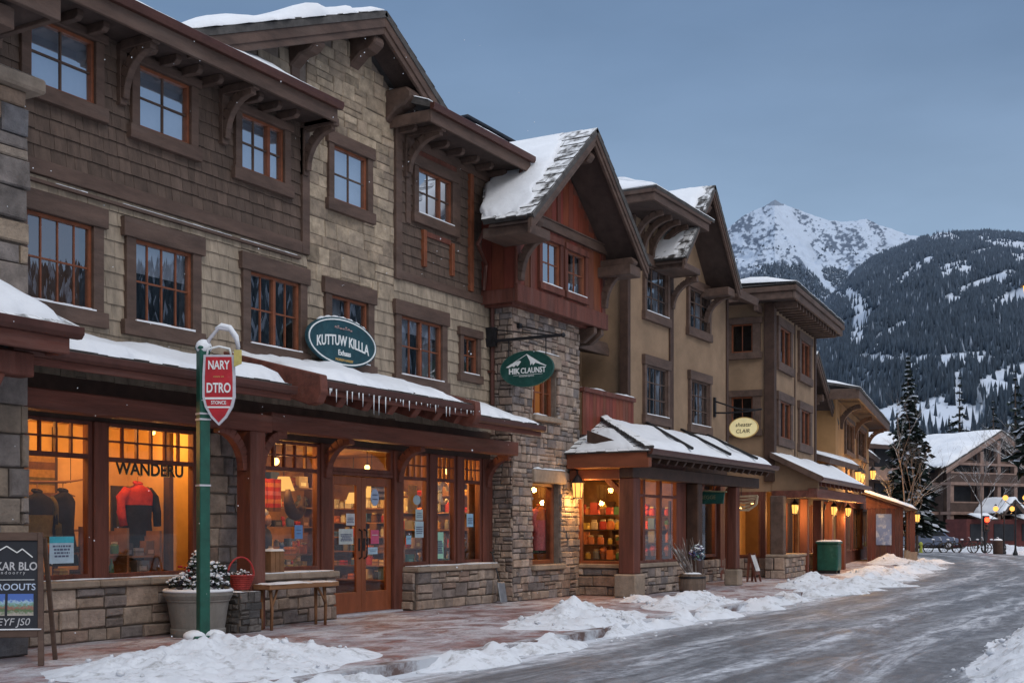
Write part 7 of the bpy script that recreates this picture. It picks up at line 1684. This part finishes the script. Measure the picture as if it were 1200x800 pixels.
shelf_unit('tall crowded shelves at the back of the arched window', 'at the back of the arched window', 16.1, 17.9, 14.3, 14.6, [.45, .8, 1.15, 1.5, 1.85, 2.2], ['orange', 'black', 'blue', 'grey', 'red', 'yellow', 'brown', 'cream', 'blue'], ['box', 'jar', 'fold', 'toy'], (.13, .24), .17)
shelf_unit('low table shelf just behind the arched window', 'just behind the arched window', 15.0, 16.4, 13.15, 13.45, [.5, .8, 1.05], ['blue', 'teal', 'white', 'red', 'yellow', 'orange'], ['box', 'jar', 'toy', 'fold'], (.12, .24), .15)
shelf_unit('tall wooden shelves on the side wall deep behind the double door', 'deep behind the double door', 21.1, 21.38, 15.1, 17.1, [.4, .7, 1.0, 1.3, 1.6, 1.9], ['black', 'blue', 'grey', 'orange', 'brown', 'gold', 'red', 'cream', 'white'], ['box', 'fold', 'jar'], (.16, .28), .2)
shelf_unit('low goods shelves behind the triple window', 'behind the triple window', 18.95, 21.0, 13.1, 13.35, [.5, .8, 1.1], ['yellow', 'grey', 'blue', 'red', 'white', 'black', 'brown', 'teal', 'cream'], ['box', 'jar', 'toy', 'fold', 'bottle'], (.13, .25), .155)
shelf_unit('tall shelves on the side wall behind the triple window', 'on the side wall behind the triple window', 21.1, 21.38, 13.05, 15.0, [.4, .75, 1.1, 1.45, 1.8, 2.15], ['orange', 'black', 'grey', 'gold', 'brown', 'red', 'cream'], ['box', 'fold', 'jar'], (.18, .3), .2)
shelf_unit('dark shelves in the display window of the stone tower', 'in the stone tower window', 23.1, 24.3, 12.75, 12.95, [.55, .95], ['grey', 'white', 'black', 'green', 'brown'], ['fold', 'box', 'toy'], (.2, .3), .24, mt='dark')
shelf_unit('dark shelves facing the street through the narrow side glass of the corner shop', 'behind the narrow side glass', 26.3, 26.55, 12.1, 13.8, [.75, 1.1, 1.45, 1.8], ['orange', 'red', 'yellow', 'green', 'grey', 'cream'], ['pot', 'jar', 'box'], (.16, .28), .2, mt='dark')
shelf_unit('low shelves behind the front panes of the corner shop', 'behind the front panes of the corner shop', 27.45, 27.72, 11.35, 12.9, [.5, .82, 1.14, 1.46, 1.78], ['orange', 'black', 'red', 'brown', 'blue', 'grey', 'green'], ['pot', 'jar', 'toy', 'box', 'bottle'], (.16, .26), .18, mt='dark')
shelf_unit('dark shelves of the recessed shop under the awning', 'of the recessed shop', 30.0, 33.2, 12.8, 13.05, [.55, .95, 1.35, 1.75], ['grey', 'white', 'black', 'blue', 'pink', 'cream'], ['fold', 'box', 'jar', 'toy'], (.22, .34), .36, mt='dark')
jacket('orange and pink coat with a scarf in the stone tower window', (23.5, 12.72, 1.95), CLOTH['pink'], CLOTH['orange'], h=.95, wd=.25)
jacket('white shirt beside the pink coat in the stone tower window', (23.92, 12.75, 1.8), CLOTH['white'], CLOTH['grey'], h=.6, wd=.16)
# hanging textiles
def hung(name, label, cat, x0, x1, y, z0, z1, bands):
    mb = MB(); n = len(bands); m_ = 12
    for i, c in enumerate(bands):
        za, zb = z1 - (z1 - z0) * (i + 1) / n, z1 - (z1 - z0) * i / n
        for k in range(m_):
            xa, xb = x0 + (x1 - x0) * k / m_, x0 + (x1 - x0) * (k + 1) / m_; ya, yb = y + .02 * math.sin(k * 1.6), y + .02 * math.sin((k + 1) * 1.6)
            mb.quad((xa, ya, za), (xb, yb, za), (xb, yb, zb), (xa, ya, zb), CLOTH[c])
    return single(name, mb, M['cloth'], label, cat, ((x0 + x1) / 2, y, z0))
hung('blanket', 'red and orange striped blanket hanging in the arched window', 'blanket', 15.75, 16.3, 13.8, 1.75, 2.3, ['red', 'orange', 'red', 'pink', 'red', 'orange', 'red', 'brown'])
hung('banner', 'plain yellow banner hanging behind the middle of the triple window', 'banner', 19.5, 19.8, 13.4, 1.75, 2.3, ['yellow'] * 3)
hung('blanket', 'grey striped blanket draped at the top of the left triple window pane', 'blanket', 18.45, 19.2, 13.5, 2.0, 2.32, ['white', 'grey', 'white', 'grey', 'white', 'grey'])
hung('blanket', 'golden patterned blanket hanging on the wall of the left display window', 'blanket', 10.9, 12.0, 14.28, 1.75, 2.5, ['gold', 'brown', 'gold', 'olive', 'gold', 'brown', 'gold'])
for k, (x, sz) in enumerate(((19.92, .17), (20.28, .15))):
    mb = MB(); mb.tube([(x + sz * math.cos(t), 13.1, 2.15 + sz * 1.25 * math.sin(t)) for t in [.3 + i * .33 for i in range(17)]], [.03 + .02 * math.sin(i / 16 * math.pi) for i in range(17)], 10)
    single('ring_ornament', mb, M['white'], ['left white ring ornament hanging behind the triple window', 'right white ring ornament hanging behind the triple window'][k], 'ornament', (x, 13.1, 2.0), smooth=True)
mb = MB(); mb.tube([(15.95 + .2 * math.cos(t), 13.2, 2.05 + .36 * math.sin(t)) for t in [math.pi * .95 + i * .35 for i in range(10)]], [.04, .07, .09, .1, .1, .1, .09, .08, .06, .03], 12); single('hanging_saddlebag', mb, M['dark'], 'dark curved leather bag hanging in the arched window', 'bag', (15.95, 13.2, 1.7), smooth=True)
# posters on the glass
def poster(label, x0, x1, z0, z1, col, y=12.77, oval_=False, lines=3, head=None, mapf=None, inkc=(.1, .12, .2)):
    T = Thing('window_poster', label, 'poster', ((x0 + x1) / 2, y, z0)); mb = MB()
    if oval_: oval(mb, ((x0 + x1) / 2, y, (z0 + z1) / 2), X_, Z_, (x1 - x0) / 2, (z1 - z0) / 2, 0, .003, col=col)
    else: mb.box(x0, x1, y - .002, y + .001, z0, z1, col)
    T.part('sheet', mb, M['attr'])
    mb = MB(); w_ = x1 - x0; h_ = z1 - z0
    if head: mb.box(x0, x1, y - .005, y - .0025, z1 - h_ * .24, z1 - .001, head)
    for i in range(lines):
        zz = z1 - h_ * (.36 + .5 * i / max(1, lines)); e = w_ * R.uniform(.1, .22); x = x0 + e
        while x < x1 - e: l = w_ * R.uniform(.05, .14); mb.box(x, min(x + l, x1 - e), y - .006, y - .0052, zz - h_ * .035, zz + h_ * .035, inkc); x += l + w_ * .03
    if mb.f: T.part('print', mb, M['attr'])
poster('pale blue poster with a turquoise header in the left display window', 10.64, 11.02, 1.02, 1.36, (.42, .55, .66), head=(.06, .4, .52), lines=4)
poster('white notice high on the left door leaf', 16.78, 17.02, 1.52, 1.72, (.5, .52, .55), y=12.80, lines=4)
poster('white notice with dense lines lower on the left door leaf', 16.58, 16.98, 1.2, 1.46, (.45, .5, .5), y=12.80, lines=5)
poster('pale blue oval sticker at the top of the right door leaf', 17.48, 17.72, 1.86, 2.16, (.35, .45, .62), y=12.80, oval_=True, lines=2)
poster('pink square sticker in the middle of the right door leaf', 17.48, 17.72, 1.2, 1.44, (.5, .09, .18), y=12.80, lines=1, inkc=(.6, .5, .5))
poster('small pale blue card below the pink sticker on the right door leaf', 17.4, 17.68, 1.02, 1.14, (.35, .5, .62), y=12.80, lines=2)
poster('upper pale blue notice on the left pane of the triple window', 18.82, 19.06, 1.62, 1.82, (.4, .52, .55), lines=3)
poster('lower pale blue notice on the left pane of the triple window', 18.8, 19.08, 1.3, 1.6, (.38, .52, .6), lines=4)
poster('small blue card at the left of the triple window', 18.52, 18.68, 1.18, 1.34, (.25, .45, .6), lines=1)
poster('tall mint green card at the foot of the middle triple window pane', 19.5, 19.76, .9, 1.4, (.3, .55, .42), lines=6)
poster('blue notice on the right pane of the triple window', 20.6, 20.84, 1.5, 1.76, (.3, .5, .68), lines=4)
poster('round pale sticker above the notices on the left triple window pane', 18.74, 18.98, 1.9, 2.08, (.35, .45, .5), oval_=True, lines=0)
poster('small blue card low in the arched window', 15.4, 15.6, 1.3, 1.52, (.12, .25, .5), lines=2)

# ---- the person inside
def person(label, x, y, h, rot, coat, hat):
    T = Thing('person', label, 'person', (x, y, .02)); k = h / 1.75; c, s = math.cos(rot), math.sin(rot)
    J = {'pel': (0, 0, .95), 'ch': (0, .0, 1.3), 'nk': (0, 0, 1.5), 'hd': (0, -.02, 1.62), 'tp': (0, -.02, 1.74), 'la': (-.2, 0, 1.42), 'le': (-.26, -.02, 1.14), 'lw': (-.2, -.22, 1.0), 'ra': (.2, 0, 1.42), 're': (.26, .0, 1.14), 'rw': (.22, -.18, .96),
         'lh': (-.1, 0, .9), 'lk': (-.11, -.02, .5), 'lf': (-.11, .0, .06), 'lt': (-.11, -.16, .04), 'rh': (.1, 0, .9), 'rk': (.11, -.03, .5), 'rf': (.12, .0, .06), 'rt': (.12, -.16, .04)}
    rr = {'pel': .15, 'ch': .17, 'nk': .06, 'hd': .095, 'tp': .075, 'la': .075, 'le': .055, 'lw': .04, 'ra': .075, 're': .055, 'rw': .04, 'lh': .1, 'lk': .07, 'lf': .05, 'lt': .04, 'rh': .1, 'rk': .07, 'rf': .05, 'rt': .04}
    E = [('pel', 'ch'), ('ch', 'nk'), ('nk', 'hd'), ('hd', 'tp'), ('ch', 'la'), ('la', 'le'), ('le', 'lw'), ('ch', 'ra'), ('ra', 're'), ('re', 'rw'), ('pel', 'lh'), ('lh', 'lk'), ('lk', 'lf'), ('lf', 'lt'), ('pel', 'rh'), ('rh', 'rk'), ('rk', 'rf'), ('rf', 'rt')]
    ks = list(J); me = bpy.data.meshes.new('body'); me.from_pydata([((c * J[q][0] - s * J[q][1]) * k, (s * J[q][0] + c * J[q][1]) * k, J[q][2] * k) for q in ks], [(ks.index(a), ks.index(b)) for a, b in E], [])
    o = bpy.data.objects.new('body', me); COL.objects.link(o); o.parent = T.o
    o.modifiers.new('skin', 'SKIN'); sv = me.skin_vertices[0].data
    for i, q in enumerate(ks): sv[i].radius = (rr[q] * k, rr[q] * k); sv[i].use_root = (q == 'pel')
    sb = o.modifiers.new('sub', 'SUBSURF'); sb.levels = 2; sb.render_levels = 2; me.materials.append(mat('dark_coat', coat, .9, .3, 8))
    mb = MB(); mb.ball((x, y, .02 + 1.73 * k), .11 * k, 12, 8, hat, sq=.75); mb.ball((x, y, .02 + 1.83 * k), .03, 8, 6, hat); T.part('hat', mb, M['cloth'], smooth=True)
    mb = MB(); mb.ball((x + s * .09 * k, y - c * .095 * k, .02 + 1.61 * k), .07 * k, 12, 8, (.4, .22, .15), sq=1.3); T.part('face', mb, M['cloth'], smooth=True)
person('person in a dark coat and pale knitted hat standing inside the arched window', 15.52, 13.55, 1.72, .4, (.02, .02, .035), (.45, .42, .4))
# ================================================================== trees
def fir(name, label, x, y, h, rmax, z0=-.1, whorls=26, per=10, snowf=.35, seg=4, group=None, clump=.26, shape=.85, lowest=.06):
    T = Thing(name, label, 'fir tree', (x, y, z0), group=group)
    mb = MB(); mb.tube([(x, y, z0), (x + .03, y, z0 + h * .5), (x, y, z0 + h * .97)], [h * .016, h * .01, .02], 8); T.part('trunk', mb, M['bark'])
    mb = MB()
    for i in range(whorls):
        f = i / (whorls - 1); zz = z0 + h * (lowest + (1 - lowest) * f); r = rmax * (1 - f) ** shape * R.uniform(.8, 1.12) + .05
        for k in range(max(4, int(per * (1 - f * .6)))):
            a = R.uniform(0, 6.28); rr = r * R.uniform(.6, 1.1); droop = R.uniform(.12, .38)
            for s in range(1, seg + 1):
                t = s / seg; d = rr * t; p = Vector((x + math.cos(a) * d, y + math.sin(a) * d, zz + .1 * rr - droop * d * t))
                w_ = clump * (1.15 - .5 * t) * R.uniform(.6, 1.3) * (.45 + .55 * (1 - f)); n = Vector((-math.sin(a), math.cos(a), R.uniform(-.5, .5))); o = Vector((math.cos(a), math.sin(a), -.35)) * rr / seg * .75
                g = R.uniform(.5, 1.3); cl = (.022 * g, .034 * g, .03 * g)
                for q in range(2):
                    j = Vector((R.uniform(-.3, .3), R.uniform(-.3, .3), R.uniform(-.35, .2))) * w_; nn = (n + Vector((0, 0, R.uniform(-.8, .8)))).normalized() * w_
                    mb.add([p + j - nn - o * .3, p + j + o * .8 - nn * .3, p + j + nn - UP * w_ * .35, p + j - o], [(0, 1, 2), (0, 2, 3)], cl)
                if R.random() < snowf:
                    w2 = w_ * R.uniform(.5, .9); mb.add([p + UP * .05 - n * w2, p + UP * .06 + o * .8, p + UP * .05 + n * w2, p + UP * .09 - o * .6], [(0, 1, 2, 3)], (.42, .46, .53))
    T.part('crown', mb, M['leaf']); return T.o
def bare_tree(name, label, x, y, h, z0=-.1, depth=5, spread=.5, snow=True, r0=None, lean=0, seed=1, trunk_frac=.3):
    T = Thing(name, label, 'bare tree', (x, y, z0)); rr = random.Random(seed); tr = MB(); br = MB(); r0 = r0 or h * .016
    def grow(p, d, l, r, lv):
        q = p + d * l * .5 + Vector((rr.uniform(-1, 1), rr.uniform(-1, 1), 0)) * l * .05; e = p + d * l
        (tr if lv == 0 else br).tube([p, q, e], [r, r * .85, r * .7], 6 if lv < 2 else 4, caps=lv == 0)
        if lv >= depth: return
        n = 3 if lv else 5
        for i in range(n):
            f = rr.uniform(.45, 1) if lv else rr.uniform(.3, 1.0); s = p + d * l * f
            nd = (d + Vector((rr.uniform(-1, 1), rr.uniform(-1, 1), rr.uniform(-.25, .6))) * spread * (1.3 if lv else 1.5)).normalized()
            grow(s, nd, l * rr.uniform(.5, .78), r * .55 * (1.15 - f * .4), lv + 1)
        if lv == 0: grow(e, (d + Vector((rr.uniform(-.2, .2), rr.uniform(-.2, .2), 0))).normalized(), l * .85, r * .68, 1)
    grow(Vector((x, y, z0)), Vector((lean, 0, 1)).normalized(), h * .45, r0, 0)
    T.part('trunk', tr, M['snowbark']); T.part('branches', br, M['snowbark']); return T.o
fir('fir_tree', 'tall slender snow-flecked fir rising beside the yellow house', 72.3, 15.3, 11.3, 1.8, whorls=40, per=20, snowf=.5, clump=.34, shape=.9, lowest=.14)
fir('fir_tree', 'shorter broad fir with drooping branches behind the tall slender fir', 77.6, 15.9, 6.2, 1.15, whorls=18, per=9, snowf=.5, clump=.28, lowest=.38)
fir('fir_tree', 'large snow-laden fir reaching in at the right edge of the picture', 52.0, 5.7, 9.8, 1.55, whorls=24, per=13, snowf=.85, clump=.34, lowest=.42)
f0 = fir('fir_tree', 'first fir from the left behind the timber lodge roof', 128, 34, 15, 2.3, whorls=22, per=9, snowf=.25, clump=.5, group='firs standing behind the timber lodge')
names = ['second', 'third', 'fourth', 'fifth', 'sixth', 'seventh', 'eighth', 'ninth', 'tenth']
for i, (x, y, sc) in enumerate(((131, 31.5, .8), (129, 27.0, 1.05), (138, 28.6, 1.12), (133, 24.0, .9), (140, 24.2, 1.25), (136, 20.2, 1.05), (143, 19.0, 1.3), (138, 15.5, .95), (146, 14.2, 1.2))):
    dup(f0, (x, y, -.1), R.uniform(0, 6), f'{names[i]} fir from the left behind the timber lodge roof', (sc, sc, sc * R.uniform(.92, 1.1)))
bare_tree('bare_tree', 'bare snowy birch with a pale trunk at the kerb past the kiosk', 61.8, 13.25, 6.6, depth=5, seed=4, r0=.055)
bare_tree('bare_tree', 'bare twiggy tree in front of the lodge gable behind the traffic light', 93, 14.6, 7.4, depth=5, seed=9, r0=.06)
bare_tree('bare_tree', 'tall bare tree at the right edge beyond the twin lamps', 88.5, 9.6, 10.5, depth=6, seed=13)
bare_tree('bare_tree', 'thin bare tree left of the lodge balconies', 92.5, 19.4, 6.0, depth=5, seed=21)
# ================================================================== far street things
FBk = Frame(0, 0, 0)
def wheel(mb, c, r, ux):
    mb.tube([Vector(c) + Vector(ux) * r * math.cos(t) + UP * r * math.sin(t) for t in [i * math.pi / 9 for i in range(19)]], .035, 6)
    for i in range(6): t = i * math.pi / 3; mb.beam(c, tuple(Vector(c) + Vector(ux) * r * math.cos(t) + UP * r * math.sin(t)), .012, .012, up=(0, 1, 0.1))
T = Thing('bicycle', 'leftmost snow-covered bicycle parked at the far kerb', 'bicycle', (85.0, 16.2, -.12), group='bicycles parked at the far kerb')
bx_, by_ = 85.0, 16.2; ux = tuple(RT)
def K(a, z): p = Vector((bx_, by_, -.12)) + RT * a + UP * z; return tuple(p)
for a in (-.5, .5): mb = MB(); wheel(mb, K(a, .35), .33, ux); T.part('wheel', mb, M['ink'])
mb = MB()
for (a, b) in (((-.5, .35), (-.15, .75)), ((-.15, .75), (.35, .8)), ((.35, .8), (-.05, .33)), ((-.05, .33), (-.5, .35)), ((-.05, .33), (-.17, .85)), ((.35, .85), (.5, .35))): mb.tube([K(*a), K(*b)], .025, 6)
T.part('frame', mb, M['metal']); mb = MB(); mb.ball(K(-.18, .9), .11, 8, 6, sq=.5); T.part('saddle', mb, M['snow']); mb = MB(); mb.tube([K(.36, .85), K(.32, 1.02), K(.2, 1.05)], .02, 6); T.part('handlebar', mb, M['snow'])
for i, l in enumerate(('second bicycle from the left at the far kerb', 'middle bicycle at the far kerb, turned askew', 'fourth bicycle from the left at the far kerb', 'rightmost snow-covered bicycle parked at the far kerb')):
    d_ = .95 * (i + 1); dup(T.o, (85.0 + ST * d_ + .1 * i, 16.2 - CT * d_, -.12), (.3, -.4, .5, .1)[i], l)
FC = Frame(99, 19.4, math.atan2(-CT, ST))
T = Thing('parked_car', 'blue-grey car with snow on its roof parked before the lodge', 'car', (0, 0, -.12), FC)
mb = MB(); mb.prism([(-2.0, .25), (2.0, .25), (2.05, .75), (1.3, .9), (.75, 1.35), (-1.1, 1.38), (-1.7, .92), (-2.05, .85)], 'y', -.8, .8); T.part('body', mb, mat('blue_car_paint', (.06, .09, .16), .3, .1, 4, spec=.6), bevel=.06)
mb = MB(); mb.prism([(-1.45, .95), (1.1, .95), (.68, 1.3), (-1.05, 1.32)], 'y', -.815, -.8); T.part('side_window', mb, M['darkroom'])
mb = MB(); snow_slab(mb, [(-1.2, -.75, 1.37), (.75, -.75, 1.36), (.75, .75, 1.36), (-1.2, .75, 1.37)], .12, 16, 10, lift=0); T.part('roof_snow', mb, M['snow'], smooth=True)
for x in (-1.25, 1.25):
    mb = MB(); mb.prism([(x + .33 * math.cos(t), .21 + .33 * math.sin(t)) for t in [i * math.pi / 10 for i in range(20)]], 'y', -.86, -.62); wl = T.part('wheel', mb, M['ink'], bevel=.03)
    mb = MB(); mb.prism([(x + .19 * math.cos(t), .21 + .19 * math.sin(t)) for t in [i * math.pi / 10 for i in range(20)]], 'y', -.875, -.86); T.part('rim', mb, M['greyrim'], wl)
T = Thing('hydrant', 'small yellow-green hydrant at the far kerb near the drooping fir', 'hydrant', (84.2, 17.0, -.12))
mb = MB(); mb.lathe([(.16, 0), (.16, .08), (.11, .1), (.11, .55), (.14, .56), (.12, .68), (.03, .76)], (84.2, 17.0, -.12), 12); T.part('barrel', mb, mat('hydrant_paint', (.3, .34, .05), .5, .2, 6)); mb = MB(); mb.beam((84.05, 17.1, .3), (84.35, 16.9, .3), .1, .1); T.part('outlet', mb, M['metal'])
T = Thing('litter_bin', 'dark litter bin standing in the snow below the nearer twin lamp', 'litter bin', (82.4, 11.95, -.13))
mb = MB(); mb.lathe([(.27, 0), (.3, .1), (.3, .85), (.26, .9)], (82.4, 11.95, -.13), 14); T.part('body', mb, M['dark']); mb = MB(); mb.ball((82.4, 11.95, .77), .27, 12, 6, sq=.4); T.part('top_snow', mb, M['snow'], smooth=True)
# a few flakes still in the air
mb = MB(); rf = random.Random(3)
for _ in range(330):
    d = rf.uniform(7, 34); a = rf.uniform(-.44, .03); z = 1.45 + d * rf.uniform(-.09, .40); p = FW * d + RT * (a * d)
    if p.y > 11.0 or p.y < -6: continue
    s = rf.uniform(.004, .007); mb.add([(p.x - s, p.y, z), (p.x + s, p.y, z), (p.x, p.y - s, z), (p.x, p.y + s, z), (p.x, p.y, z - s), (p.x, p.y, z + s)], [(0, 2, 5), (2, 1, 5), (1, 3, 5), (3, 0, 5), (2, 0, 4), (1, 2, 4), (3, 1, 4), (0, 3, 4)])
o = mesh_obj('falling_snow', mb, M['snow']); o['kind'] = 'stuff'; o['label'] = 'sparse snowflakes drifting in the air'; o['category'] = 'snow'

scene.render.engine = 'CYCLES'
scene.cycles.use_denoising = True; scene.cycles.max_bounces = 7; scene.cycles.diffuse_bounces = 3; scene.cycles.glossy_bounces = 3; scene.cycles.transparent_max_bounces = 10
scene.cycles.sample_clamp_indirect = 4
scene.view_settings.view_transform = 'Standard'; scene.view_settings.look = 'None'; scene.view_settings.exposure = 0; scene.view_settings.gamma = 1
